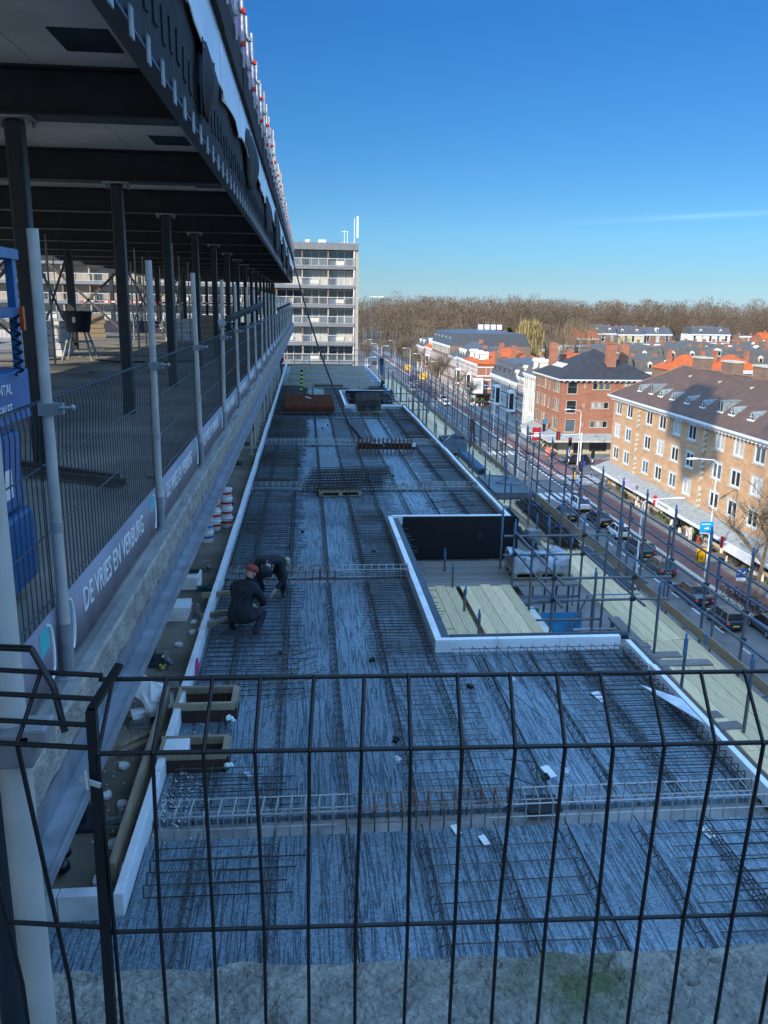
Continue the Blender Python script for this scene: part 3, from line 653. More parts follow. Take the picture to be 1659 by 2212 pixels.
SE=empty('mesh_barrier',(-.6,1,FL),label='short black mesh barrier joining the front fence to the pale corner post',cat='barrier')
m=MB()
for i in range(6):
    x=-.345-.062*i; m.path([(x+.01,1.0,-.455),(x-.008,.945,-.525),(x+.02,.97,-.9),(x+.03,.98,-1.5)],.003,6)
for (y,z) in ((1.0,-.455),(.975,-.475),(.955,-.50),(.945,-.525),(.965,-.80),(.97,-1.1)): m.tube((-.258,y-.01,z-.004),(-.72,y+.04,z+.012),.0033,6)
m.path([(-.40,1.02,-.43),(-.345,1.0,-.425),(-.315,.98,-.47),(-.3,.96,-.52)],.0045,6)
obj('wire_mesh',m,BLACKWIRE,SE,wrl=True)
P0=empty('fence_post',(-.47,1.17,FL),label='thick pale tube post close to the camera in the lower left corner',cat='post')
m=MB(); m.tube((-.444,1.17,FL),(-.443,1.17,-.12),.0235,16); obj('tube',m,PALEPOST,P0,wrl=True)
m=MB(); m.cbox((-.436,1.155,-.64),(.07,.06,.055)); m.cbox((-.40,1.15,-.62),(.04,.05,.03)); obj('clamp',m,GALVD,P0,wrl=True,bev=.004)
m=MB(); m.tube((-.545,1.3,FL),(-.53,1.3,-.62),.022,12); obj('fence_post',m,STEELD,label='dark tube post behind the pale corner post at the lower left',cat='post')
# ---------------------------------------------------------------- guard fence along the left floor edge
PY=[3.45+2.4*k for k in range(27)]
def mkpost():
    t=empty('fence_post')
    m=MB(); m.tube((0,0,.0),(0,0,1.86),.0225,12); obj('tube',m,PALEPOST,t)
    m=MB(); m.tube((0,0,.001),(0,0,.25),.028,12); m.box(-.09,.05,-.05,.05,-.005,.008); m.box(-.12,-.09,-.02,.02,-.005,.05); obj('sleeve',m,GALVD,t)
    m=MB(); m.tube((0,0,.66),(0,0,.7),.027,12); obj('collar',m,GALV,t); m=MB(); m.cbox((.0,0,1.17),(.058,.056,.05)); m.cbox((.042,.01,1.17),(.04,.028,.045)); m.tube((.05,-.01,1.175),(.1,.0,1.175),.008,6); m.ball((.1,0,1.175),.014,n=5); obj('clamp',m,GALV,t)
    return t
pp=mkpost()
for k,y in enumerate(PY):
    lab='grey tube fence post on the left floor edge, %s from the camera'%(ORD[k] if k else 'tall and nearest')
    o=pp if k==0 else copy_tree(pp)
    o.location=(-1.04,y,FL); tag(o,lab,'post','fence posts along the left floor edge')
    o.rotation_euler=(random.uniform(-.012,.012),random.uniform(-.015,.015),random.uniform(-.15,.15)) if k else (0,0,0)
    if k==0: pp0=o
def mkpanel():
    t=empty('mesh_barrier'); m=MB(); L=2.37
    n=40
    for i in range(n+1):
        y=L*i/n; m.path([(-.07,y,1.17),(0,y,1.19),(0.012,y,1.1),(0,y,.93),(0,y,.25)],.0026,4)
    for x,z in((-.07,1.17),(0,1.19),(0,.93),(0,.645),(0,.36)): m.tube((x,0,z),(x,L,z),.0042,5)
    obj('wire_mesh',m,mat('grey coated wire',(.05,.052,.058),.4,.2,var=.2,scale=20),t)
    m=MB(); nn=24; top=[(0.008,L*i/nn,.33) for i in range(nn+1)]; bot=[(0.012+.004*math.sin(i*2.3),L*i/nn,.025+.012*((i*7)%5)/4) for i in range(nn+1)]
    m.add(top+bot,[(i,i+1,nn+2+i,nn+1+i) for i in range(nn)],True); o=obj('toe_board',m,BANNER,t); o.modifiers.new('t','SOLIDIFY').thickness=.006
    me=text('DE VRIES EN VERBURG',.17); tx=obj('lettering',me,WHITEP,o,(.018,.38,.11)); tx.rotation_euler=(R(90),0,R(90)); tx.scale=(.86,1,1)
    for yy in(.12,2.2):
        m=MB(); m.poly([(.0165,yy-.07,.06),(.0165,yy+.03,.06),(.0165,yy+.06,.3),(.0165,yy-.07,.3)]); lg=obj('logo',m,TEAL,o)
        m=MB(); pts=[(.019,yy+.03+.055*math.cos(a),.18+.12*math.sin(a)) for a in np.linspace(-1.5,1.5,9)]; m.path(pts,.008,5); obj('logo_stroke',m,WHITEP,o)
    return t
p0=mkpanel()
for k in range(-1,26):
    y=PY[0]+2.4*k+.015
    o=p0 if k==-1 else copy_tree(p0)
    o.location=(-1.085+(.012 if k%2 else 0),y,FL); o.rotation_euler=(0,0,R(.25)*(1 if k%2 else -1))
    tag(o,'mesh barrier with purple lettered toe board on left edge, %s from camera'%(ORD[k+1] if k>=0 else 'first'),'barrier','mesh barriers along the left floor edge')
def lampfix(y,rz,lab):
    t=empty('work_light',(-1.04,y,-.22),rz,lab,'work light')
    m=MB(); m.prism([(0.05,-.06,-.03),(.12,-.09,-.05),(.52,-.05,.02),(.56,0,.05),(.52,.05,.02),(.12,.09,-.05),(.05,.06,-.03)],(0,0,.075)); obj('housing',m,mat('dark grey lamp housing',(.05,.055,.06),.4,.3),t,bev=.02)
    m=MB(); m.tube((-.0,0,-.03),(.13,0,-.01),.03,8); m.cbox((0,0,-.03),(.09,.09,.08)); obj('bracket',m,GALVD,t)
    t.rotation_euler=(0,R(-14),rz); return t
lampfix(10.65,R(8),'dark elongated work light sticking out from a fence post on the left'); lampfix(30.2,R(5),'small dark work light on a far post of the left fence'); 
# ---------------------------------------------------------------- scaffold at the street side
DK=-6.2
SC=empty('tube_scaffold',(7,20,DK),label='blue and grey tube scaffold with guard rails along the street side',cat='scaffold')
def s(name,mb,m,**k): return obj(name,mb,m,SC,wrl=True,**k)
BLUEG=mat('grey tube with worn blue paint',(.15,.155,.165),.55,.35,c2=(.1,.15,.23),scale=.9,stretch=(1,1,1.3),contrast=(.5,.62))
def standard(x,y,z0,z1,bluetop=.0,name='standard'):
    m=MB(); m.tube((x,y,z0),(x+random.uniform(-.02,.02),y,z1),.0275,8); o=s(name,m,BLUEG)
    if bluetop:
        t=MB(); t.tube((x,y,z1),(x,y,z1+.09),.018,8); t.tube((x,y,z1-bluetop),(x,y,z1-.003),.029,8); obj('spigot',t,BLUEP,o)
    return o
CPM=MB().cbox((0,0,0),(.085,.085,.06)).cbox((.05,0,0),(.05,.03,.05)).mesh('coupler')
def coupler(m,x,y,z):
    if y<34: obj('coupler',CPM,STEELD,SC,(x,y,z),wrl=True)
cp=None
ty=[5.6+1.52*k for k in range(44)]
for k,y in enumerate(ty):
    y+=random.uniform(-.08,.08)
    standard(7.75,y,-8.5,-4.1+random.uniform(-.04,.04),.25 if k%3==0 else .05)
    for z in (-5.2,-5.72): coupler(cp,7.75,y,z)
for k in range(27):
    y=6.2+2.52*k; standard(8.85,y,-8.5,-5.14,0)
    for z in(-5.2,-5.6): coupler(cp,8.85,y,z)
for x,zz in((7.75,(-5.2,-5.72)),(8.85,(-5.2,-5.6))):
    for z in zz:
        y=2.
        while y<72:
            L=random.choice((5,6,6.2)); m=MB(); dz=random.uniform(-.02,.02); m.tube((x-.05,y,z+dz),(x-.05,min(y+L,73),z-dz*.5),.0275,8); s('guard_rail',m,BLUEG); y+=L-.03
iy=[12.2+1.5*k for k in range(40)]
for k,y in enumerate(iy):
    if 14.6<y<17.9: continue
    standard(6.38 if k%2 else 6.2,y,-8,(-5.25,-4.85,-5.5,-5.1)[k%4],.12 if k%3 else .3)
for k,y in enumerate((7.3,9.6,10.8)): standard(6.55,y,-8,(-5.15,-5.2,-5.0)[k],.1)
# recess: short stubs and the guard frame round the opening
for y in(18.74,17.6,16.09,14.7,13.2): standard(3.28,y,-7,-5.72,.12)
for (r,Yn,Yf) in ((0,14.75,17.75),(1,44.5,48.5)):
    HX0,HX1=4.7,6.3
    for x in(HX0,HX1,HX1+.9):
        for y in(Yn,(Yn+Yf)/2,Yf):
            if x>HX1 and y!=Yf: continue
            standard(x,y,-9,-4.75,.28 if (x==HX0 and y==Yf) else .06)
    standard(5.5,Yn-.1,-9,-4.9,.12); standard(5.5,Yf+.1,-9,-4.7,.15); standard(4.68,Yf+1.15,-7,-4.75,.6)
    cq=None
    for z in(-5.05,-5.5):
        for y in(Yn,Yf): m=MB(); m.tube((HX0-.25,y,z),(HX1+.75,y,z),.0275,8); s('guard_rail',m,BLUEG); 
        for x in(HX0+.05,HX1+.05): m=MB(); m.tube((x,Yn-.5,z+.05),(x,Yf+.3,z+.05),.0275,8); s('guard_rail',m,BLUEG)
        for x in(HX0,HX1):
            for y in(Yn,Yf): coupler(cq,x,y,z)
    for z in(-6.5,-7.6):
        for y in(Yn+.05,(Yn+Yf)/2,Yf-.05): m=MB(); m.tube((HX0,y,z),(HX1,y,z),.0275,6); s('ledger',m,BLUEG)
    for y in(Yn,Yn+1.6): m=MB(); m.tube((HX0,y,-8.8),(HX1,y+.8,-6.3),.0275,6); s('brace',m,BLUEG)
for y in np.arange(6,72,3.04): m=MB(); m.tube((5.3,y,-6.27),(7.8,y,-6.27),.0275,6); s('transom',m,GALVD)
for y in np.arange(56,72,4.): standard(5.9,y,-8,-4.4,.1)
for x in np.arange(-1.,7.5,1.3): m=MB(); m.tube((x,73.5,-6.5),(x,73.5,-3.6),.0275,6); s('standard',m,BLUEG)
for z in(-4.9,-4.4,-3.9): m=MB(); m.tube((-1.4,73.45,z),(7.8,73.45,z),.0275,6); s('guard_rail',m,BLUEG)
# toe boards
y=2.;k=0
while y<72:
    m=MB(); m.box(7.56,7.592,y,y+3.96,DK,DK+.2); o=obj('toe_board',m,TIMBER,label='upright pale toe board along the street edge of the scaffold deck',cat='toe board',group='toe boards along the scaffold deck')
    t=MB(); t.box(7.552,7.6,y+3.96,y+4.04,DK-.01,DK+.21); obj('end_clip',t,BLUEP,o); y+=4.05;k+=1
# deck boards, each one lying loose on the transoms
BOARDS={}
def board(x,y,w_,L,rz,z,m,grp,lab):
    k=(w_,round(L,2),m.name)
    if k not in BOARDS:
        q=MB(); q.box(-w_/2,w_/2,0,L,-.038,0); q2=q.mesh('scaffold_board'); q2.materials.append(m); BOARDS[k]=q2
    o=obj('scaffold_board',BOARDS[k],m,None,(x,y,z),rz,lab,'scaffold board',grp); return o
XS=[6.42+.232*i for i in range(5)]
for r_ in range(17):
    y0=2.2+4.05*r_
    for i,x in enumerate(XS):
        board(x+random.uniform(-.004,.004),y0+random.uniform(-.03,.03),.222,4.03,random.uniform(-.001,.001),DK+random.uniform(-.004,.004),NEWWOOD,'new scaffold boards of the street deck','pale new scaffold board lying lengthwise in the street side deck')
    if r_>4 or r_<1:
        for i,x in enumerate((5.45,5.69,5.93,6.17)): 
            if not (43<y0+2<51 and x<5.4): board(x,y0,.225,4.03,random.uniform(-.002,.002),DK-.012+random.uniform(-.004,.004),NEWWOOD if i%2 and r_>4 else OLDWOOD,'inner boards of the scaffold deck','weathered scaffold board lying lengthwise beside the right foam edge')
for i in range(8): board(2.76+.237*i+(.1 if i>2 else 0),14.35,.228,3.3+.05*(i%3),0,DK+.004*(i%2),NEWWOOD,'new boards inside the near recess','clean new scaffold board inside the near recess')
for i in range(8): board(2.4,17.78+.237*i,.228,3.9,R(-90),DK-.004*(i%2),OLDWOOD,'old crosswise boards in the near recess','dark old board lying crosswise in front of the black panel')
for i in range(3): board(2.48+.24*i,17.7,.228,2.0,0,DK-.045,OLDWOOD,'old boards at the left of the near recess','dark old board at the left of the near recess')
for i in range(3): board(3.35,13.3+.3*i+.25*(i==2),.235,3.9-.4*i,R(-90+random.uniform(-1,1)),DK+.03,OLDWOOD,'old boards at the near side of the opening','dark old board lying crosswise on the near side of the opening')
for i,(x,y,L,a) in enumerate(((5.3,12.2,1.0,-82),(5.4,11.3,1.1,-86),(5.45,10.9,1.2,-84),(5.3,9.2,1.4,-80),(6.3,13.0,2.6,0),(6.1,8.0,3.5,0),(5.85,7.5,4,0),(5.5,5.5,4,2),(6.1,18.,2.6,0),(5.75,20.2,3.5,0),(5.5,20.4,3.5,0),(5.95,20.2,3.8,0),(5.5,24.2,3.5,0),(5.74,24.3,3.6,0),(5.98,24,3.9,0))):
    board(x,y,.225,L,R(a),DK+.002+.008*(i%3),OLDWOOD,'loose old boards between deck edge and foam','loose weathered board between the foam edge and the street deck')
board(7.3,17.2,.26,3.4,0,DK+.045,mat('dark wet plank',(.04,.042,.05),.5,var=.3),None,'dark wet plank lying along the toe board near the opening'); board(6.9,6.,.222,4.,0,DK+.045,NEWWOOD,None,'extra pale board lying on top of the nearest deck boards')
m=MB(); m.box(6.5,7.5,12.9,12.96,DK+.002,DK+.012); obj('paint_line',m,BLUEP,label='blue painted line across the pale deck boards',cat='paint mark')
m=MB(); m.box(6.2,7.4,16.9,16.95,DK+.006,DK+.014); obj('paint_line',m,BLUEP,label='faded blue line across the deck beside the opening',cat='paint mark')
for r0 in(43.1,):
    for i in range(13): board(2.4,r0+.15+.55*i,.45,4.0,R(-90),DK,OLDWOOD,'boards inside the far recess','old board lying crosswise inside the far recess')
# blue sheeting and landing inside the opening
m=MB(); m.box(4.72,6.3,14.8,17.7,-9.05,-9.0); o=obj('scaffold_landing',m,OLDWOOD,label='dark lower landing seen through the scaffold opening',cat='landing')
m=MB(); m.box(5.3,6.25,17.3,17.34,-8.2,-6.75); obj('blue_sheet',m,mat('bright blue sheet',(.03,.24,.48),.5),label='bright blue sheet hanging in the scaffold opening',cat='sheet')
m=MB(); m.box(4.75,5.2,17.2,17.23,-8.2,-6.6); obj('green_sheet',m,mat('sea green sheet',(.02,.22,.2),.5),label='sea green sheet at the back of the scaffold opening',cat='sheet')
m=MB(); m.box(4.72,5.9,17.35,17.7,-6.55,-6.5); obj('cover_board',m,mat('grey blue cover board',(.14,.16,.18),.6,var=.3),label='grey blue board under the far rail of the opening',cat='board')
# ---------------------------------------------------------------- things lying on the deck
def gridmesh(w_,L,sx,sy,r):
    m=MB()
    for x in np.arange(0,w_+.01,sx): m.tube((x,0,0),(x,L,0),r,4)
    for y in np.arange(0,L+.01,sy): m.tube((0,y,r*2),(w_,y,r*2),r,4)
    return m.mesh('wire_grid')
gm=gridmesh(2.4,5.2,.1,.1,.006); gm.materials.append(RUST)
for i in range(11):
    o=obj('rebar_grid',gm,RUST,None,(-1.02+random.uniform(-.04,.04),40.3+random.uniform(-.05,.05),ZS+.12+.035*i),random.uniform(-.008,.008),'rusty brown welded mesh mat in the stack beside the striped post','rebar grid','rusty mesh mats stacked on the deck')
m=MB(); m.cbox((.1,43.5,ZS+.53),(.07,.75,.05),.35); obj('timber_offcut',m,WHITEP,label='white batten lying on top of the rusty mesh stack',cat='batten')
gm2=gridmesh(1.15,2.0,.1,.1,.007); gm2.materials.append(REBAR)
for i in range(9):
    o=obj('rebar_grid',gm2,REBAR,None,(2.52+random.uniform(-.06,.06),40.4+.03*i,ZS+.18+.07*i),random.uniform(-.05,.05),'dark grey welded mesh mat in the leaning stack in front of the far recess','rebar grid','dark mesh mats stacked on a pallet'); o.rotation_euler=(R(4),R(-3+random.uniform(-2,2)),random.uniform(-.05,.05))
def pallet(x,y,z,rz,lab,L=1.2,w_=.8):
    t=empty('wooden_pallet',(x,y,z),rz,lab,'pallet'); m=MB()
    for q in range(5): m.box(0,L,q*w_/5+.01,(q+1)*w_/5-.03,.12,.142)
    obj('deck_board',m,TIMBER,t)
    for a in(0,L/2-.05,L-.1):
        for c in (0,w_/2-.05,w_-.1): m=MB(); m.box(a,a+.1,c,c+.1,.022,.119); obj('block',m,TIMBER,t)
    m=MB()
    for c in (0,w_/2-.05,w_-.1): m.box(0,L,c,c+.1,0,.021)
    obj('runner',m,TIMBER,t); return t
pallet(2.5,40.45,ZS+.02,0,'wooden pallet under the dark mesh stack before the far recess')
pallet(.35,22.75,ZS+.02,R(5),'pale wooden pallet under the pile of rebar baskets')
for q in range(8):
    m=MB(); L=2.3
    for yy in (-.18,.18):
        for zz in (0,.16): m.tube((0,yy,zz),(L,yy,zz),.008,4)
    for x in np.arange(0,L,.1): m.path([(x,-.18,0),(x,-.18,.17),(x,.18,.17),(x,.18,0),(x,-.18,0)],.006,3)
    o=obj('rebar_cage',m,REBAR,None,(-.1+.04*q,23.0+.18*(q%3),ZS+.17+.09*(q//2)+.02*q),R(5+random.uniform(-3,4)),'short dark rebar basket in the pile on the pale pallet','rebar cage','rebar baskets piled on the pallet')
t=empty('rebar_rack',(1.84,29.8,ZS),R(-4),'long rusty rack of comb like rebar starters on the deck','rebar rack')
m=MB(); m.box(0,2.1,-.05,.12,.18,.4); obj('bundle',m,mat('dense dark rebar bundle',(.05,.03,.022),.9,var=.6,scale=14,stretch=(1,6,6),bump=.8),t)
for i in range(14):
    x=.03+.15*i; m=MB(); m.path([(x,-.35,.02),(x,-.12,.2),(x,-.1,.62)],.018,4); m.path([(x+.03,.3,.02),(x+.03,.15,.25),(x+.03,.12,.55)],.014,4); obj('starter_bar',m,RUST,t)
m=MB(); m.path([(.5,-.08,.42),(.9,-.09,.4),(1.0,-.1,.3)],.015,4); m.box(2.0,2.12,-.12,-.1,.3,.45); obj('label_tag',m,FOAMD,t)
# striped post, painted number
t=empty('warning_post',(-.32,50.2,ZS),0,'lime and black striped slanting post behind the rusty mesh stack','post'); m=MB(); 
for i in range(12): m.m=i%2; m.tube((.006*i,0,.12*i),(.006*(i+1),0,.12*(i+1)),.075,8)
obj('pole',m,[LGREEN,RUBBER],t); m=MB(); m.torus((.2,0,1.72),.15,.02,'Y',14); obj('ring',m,GALV,t)
m=MB(); m.box(-1.3,1.35,46.5,54.25,ZS+.003,ZS+.012); obj('smooth_screed',m,mat('smooth grey screed',(.26,.25,.22),.8,var=.2),label='smooth grey patch of concrete behind the rusty mesh stack',cat='screed')
tx=obj('painted_number',text('32',2.6,.001),TEAL,None,(-.25,51.2,ZS+.016),0,'teal painted number on the smooth patch of the far deck','number')
m=MB(); m.path([(-1.2,51,ZS+.02),(-.8,51,ZS+.02),(-.8,52.5,ZS+.02)],.03,4); obj('paint_corner',m,REDP,label='red corner mark beside the painted number',cat='paint mark')
m=MB(); rr=random.Random(3)
for i in range(14): m.path([(.5+.13*i,54.0-rr.random()*.2,ZS+.1),(.56+.13*i,53.5,ZS+.3),(.6+.13*i,53.2,ZS+.05)],.02,4)
m.tube((.5,53.6,ZS+.2),(2.4,53.4,ZS+.2),.05,6); obj('rebar_rack',m,REBAR,label='dark comb of rebar starters in front of the first timber upstand',cat='rebar rack')
# black hose hanging down to the deck
m=MB(); a=Vector((-.8,60,2.7)); c=Vector((1.9,37.4,ZS+.05)); pts=[]
for i in range(21):
    q=i/20; p=a.lerp(c,q); p.z-=1.1*math.sin(PI*q)*.6; pts.append(p)
m.path(pts,.05,6); m.path([c,(2.05,35.5,ZS+.06),(2.2,33,ZS+.06)],.05,6); obj('concrete_hose',m,RUBBER,label='long black hose hanging from the left building down to the deck',cat='hose')
# timber boxes for openings
def formbox(x0,x1,y0,y1,lab):
    t=empty('formwork_box',(x0,y0,ZS),0,lab,'formwork'); w_=x1-x0; L=y1-y0
    for nm,bx in (('side_board',(0,w_,0,.05)),('side_board',(0,w_,L-.05,L)),('end_board',(w_-.05,w_+.03,.051,L-.051)),('end_board',(0.02,.06,.051,L-.051))):
        m=MB(); m.box(*bx,.175,.27); bo=obj(nm,m,TIMBER,t); m=MB(); m.box(bx[0]+.008,bx[1]-.008,bx[2]+.008,bx[3]-.008,.005,.174); obj('plywood_skirt',m,mat('dark film plywood',(.07,.04,.028),.6,var=.3),bo)
    m=MB(); m.box(.061,w_-.051,.051,L-.051,.01,.02); obj('bottom_board',m,mat('dark film plywood',(.045,.028,.02),.6,var=.3),t)
    return t
formbox(-1.74,-.95,9.92,10.45,'open wooden formwork box at the left deck edge, farther of two'); formbox(-1.74,-.95,8.72,9.12,'open wooden formwork box with foam inside, nearer of two')
m=MB(); m.box(-1.68,-1.4,8.78,9.06,ZS+.02,ZS+.27); obj('foam_block',m,FOAM,bev=.01,label='white foam blocks packed in the nearer wooden box',cat='foam block')
def blob(c,r,n,m_,nm,lab,cat_,grp=None,seed=0):
    rr=random.Random(seed); m=MB()
    for i in range(n): m.ball(Vector(c)+Vector((rr.uniform(-r,r),rr.uniform(-r,r),rr.uniform(0,r*.8))),r*rr.uniform(.4,.8),(1,1,.8),5)
    return obj(nm,m,m_,label=lab,cat=cat_,group=grp)
PU=mat('pale foam filler',(.62,.78,.74),.9,var=.1)
blob((-.98,9.75,ZS+.12),.05,6,PU,'foam_filler','pale green foam oozing from the farther wooden box','foam filler',None,1); blob((-.93,8.66,ZS+.1),.05,5,PU,'foam_filler','pale green foam lump at the corner of the nearer wooden box','foam filler',None,2)
m=MB(); m.beam((-1.84,6.9,-5.2),(-1.91,10.6,-5.2),.06,.2); obj('timber_beam',m,TIMBER,label='long pine beam on edge along the foam at the left deck edge',cat='timber'); m=MB(); m.beam((-1.92,8.9,-5.36),(-1.97,10.75,-5.36),.08,.14); obj('timber_beam',m,OLDWOOD,label='dark timber lying behind the long pine beam on the strip',cat='timber')
m=MB(); m.cbox((-1.86,10.75,-5.12),(.16,.3,.03),.2,.1); obj('timber_offcut',m,OLDWOOD,label='small dark board tipped over the end of the pine beam',cat='timber')
for i,(p,q) in enumerate((((-2.35,9.55),(-1.95,9.95)),((-2.3,9.4),(-1.8,9.85)))): m=MB(); m.beam((*p,-5.41),(*q,-5.40),.09,.07); obj('timber_offcut',m,TIMBER,label='short pine timber lying askew on the dirty strip, %s'%('darker one behind' if i==0 else 'front one'),cat='timber')
for i,(p,q) in enumerate((((-1.8,13.3),(-1.1,13.6)),((-1.75,12.9),(-1.15,13.15)),((-1.9,14.35),(-1.2,14.5)))): m=MB(); m.beam((*p,-5.14),(*q,-5.14),.07,.09); obj('timber_offcut',m,TIMBER,label='pine batten reaching from the foam edge to the crouching worker, %s'%('middle','nearest','farthest')[i],cat='timber')
# stacks of foam sheets and other debris on the strip
def foamstack(x,y,n,lab,grp):
    for i in range(n): m=MB(); m.cbox((x+random.uniform(-.02,.02),y+random.uniform(-.02,.02),-5.42+.062*i),(.36,.5,.056),random.uniform(-.08,.08)); obj('foam_sheet',m,FOAM,label=lab,cat='foam sheet',group=grp)
foamstack(-2.27,14.15,4,'white foam sheet in the nearer stack on the dirty strip','foam sheets in the nearer stack'); foamstack(-2.28,15.8,4,'white foam sheet in the farther stack topped by a dark slat','foam sheets in the farther stack')
m=MB(); m.cbox((-2.28,15.85,-5.16),(.3,.12,.04)); obj('timber_offcut',m,RUBBER,label='dark slat on top of the farther foam stack',cat='timber')
for i,(x,y,a,bb) in enumerate(((-2.18,10.35,.3,-.2),(-2.05,10.5,.7,.5),(-2.0,10.6,.5,.7),(-2.2,10.6,-.2,.9))): m=MB(); m.cbox((x,y,-5.35+.07*i),(.34,.3,.07),a,bb,.2*i); obj('foam_sheet',m,FOAM,label='broken white foam slab in the heap next to the dark timber',cat='foam sheet',group='broken foam slabs on the strip')
for i,(u,v) in enumerate(((386,1394),(358,1421),(268,1656),(232,1721),(420,1345),(415,1368),(432,1362),(300,1495),(243,1826),(256,1877),(265,1740),(212,1905))):
    p=at(u,v,-5.44); m=MB(); s_=.06+.05*((i*3)%3)/2; rr=random.Random(i); m.prism([(p.x+s_*rr.uniform(.7,1.3)*math.cos(k*PI*2/5),p.y+1.4*s_*rr.uniform(.7,1.3)*math.sin(k*PI*2/5),p.z) for k in range(5)],(0,0,.035)); obj('foam_scrap',m,FOAM,label='jagged white foam scrap lying on the dirty strip',cat='foam scrap',group='foam scraps on the strip')
m=MB(); rr=random.Random(21)
for i in range(420):
    if i<260: x,y,z=rr.gauss(-1.45,.14),rr.gauss(8.25,.3),ZS+.012
    elif i<330: x,y,z=rr.gauss(-1.45,.2),rr.uniform(9.2,14),ZS+.012
    else: x,y,z=rr.gauss(-2.15,.2),rr.uniform(7.5,11),-5.438
    if z>-5.4 and x<-1.6: continue
    m.cbox((x,y,z),(rr.uniform(.006,.02),rr.uniform(.006,.02),.01),rr.random()*3)
obj('foam_crumbs',m,FOAM,label='white foam crumbs scattered by the left edge',cat='crumbs',kind='stuff')
def fitting(u,v,lab):
    p=at(u,v,-5.45); t=empty('base_fitting',p,random.random()*3,lab,'fitting'); m=MB(); m.prism([(-.17,-.06,0),(.17,-.06,0),(.17,.06,0),(-.17,.06,0)],(0,0,.03)); m.beam((-.16,0,.05),(.1,0,.09),.05,.06); obj('foot',m,GALVD,t); m=MB(); m.tube((.06,0,.03),(.06,0,.2),.038,10); obj('socket',m,GALVD,t)
for (u,v,l) in ((451,1232,'grey steel base fitting beside the farther foam stack'),(253,1784,'large grey steel base fitting lying nearest on the strip'),(308,1569,'grey steel base fitting among the short timbers'),(364,1436,'grey steel base fitting next to the yellow rag'),(428,1330,'small grey steel base fitting right of the nearer foam stack')): fitting(u,v,l)
blob(at(351,1441,-5.42),.05,4,mat('yellow rag',(.4,.36,.1),.9),'rag','crumpled yellow rag on the dirty strip','rag',None,3)
blob(at(119,1870,-5.42),.13,7,mat('black plastic bag',(.01,.011,.014),.3,bump=.5),'plastic_bag','black plastic bag under the near end of the steel edge','bag',None,4)
blob(at(493,1094,-5.45),.12,6,PURPLE,'strap','purple lifting strap heaped on the strip beyond the buckets','strap',None,5)
m=MB(); p=at(445,1270,-5.4); m.cbox(p,(.34,.1,.1),.2); m.cbox(p+Vector((.08,-.06,.0)),(.09,.2,.1),.2); m.tube(p+Vector((.16,.03,.0)),p+Vector((.32,.06,0)),.04,8); obj('power_drill',m,mat('teal tool shell',(.02,.09,.1),.4),label='dark teal power drill lying beside the farther foam stack',cat='drill',bev=.015)
m=MB(); m.prism([(-1.63,11.25,ZS+.02),(-1.63,11.62,ZS+.02),(-1.63,11.55,ZS+.2),(-1.63,11.4,ZS+.22)],(.012,0,0)); obj('paint_mark',m,PINK,label='bright pink spray mark on the left foam edge',cat='paint mark')
m=MB()
for i in range(6): p=at(215+20*i,1790+13*(i%3),-5.43); m.tube(p,p+Vector((.35,.2*random.uniform(-1,1),.01)),.008,4)
obj('rebar_offcut',m,REBAR,label='loose rebar offcuts lying beside the black plastic bag',cat='rebar')
def bucket(x,y,z,mm,lab,grp):
    t=empty('bucket',(x,y,z),random.random()*6,lab,'bucket',grp); m=MB(); m.m=0; m.lathe((0,0,0),[(.13,0),(.145,.1)],14); m.m=1; m.lathe((0,0,.1),[(.146,0),(.15,.06)],14); m.m=0; m.lathe((0,0,.16),[(.151,0),(.155,.06)],14); obj('tub',m,[WHITEP,mm],t); m=MB(); m.lathe((0,0,.22),[(.165,0),(.165,.025),(.15,.03)],14); obj('lid',m,WHITEP,t)
BLUEB=mat('blue bucket print',(.03,.2,.6),.4)
for i in range(6): bucket(-2.27+random.uniform(-.02,.02),20.0,-5.45+.245*i,REDP,'white bucket with red band in the tall stack under the floor edge','red banded buckets')
for i in range(4): bucket(-2.0,20.3,-5.45+.245*i,REDP,'white bucket with red band in the lower stack right of the tall one','red banded buckets in the lower stack')
for i in range(2): bucket(-2.33,18.95,-5.45+.245*i,BLUEB,'white bucket with blue band before the red banded stack','blue banded buckets')
m=MB(); m.ball((-2.33,18.9,-4.93),.2,(1,1,.35),8); obj('plastic_film',m,WRAP,label='crumpled clear film over the blue banded buckets',cat='film')
# spacers, offcuts on the deck
for i in range(34):
    x=random.uniform(-.9,4.2); y=random.choice((random.uniform(8,23),random.uniform(23,39))); 
    if x>1.9 and 11<y<20.5: continue
    m=MB(); m.cbox((0,0,.02),(.08,.06,.04)); m.cbox((.02,.02,.045),(.04,.04,.02)); obj('bar_spacer',m,RUBBER if i%3 else FOAMD,None,(x,y,ZS),random.random()*3,'small bar spacer block lying loose on the raked concrete','spacer','spacer blocks scattered on the deck')
m=MB(); m.prism([(2.35,7.62,ZS+.05),(2.72,7.62,ZS+.05),(2.72,7.95,ZS+.05),(2.35,7.95,ZS+.05)],(0,0,.004)) ; obj('recess_cover',m,RUBBER,label='black square cover by the nearest rebar cage',cat='cover')
for i,(u,v,s_) in enumerate(((1185,1667,.12),(1295,1505,.14),(1046,1815,.08),(1527,1797,.1),(985,1792,.08))): p=at(u,v,ZS+.02); m=MB(); m.cbox((0,0,0),(s_*.9,s_*1.7,.01),.3,.15); obj('paper_tag',m,FOAM,None,p,0,'white paper tag lying on the raked concrete','paper tag','paper tags on the near deck')
m=MB(); m.prism([(4.62,10.25,ZS+.2),(4.98,9.75,ZS+.23),(4.98,9.05,ZS+.23)],(0,0,.012)); obj('foam_sheet',m,FOAMD,label='thin grey sheet leaning out from the right foam edge',cat='sheet')
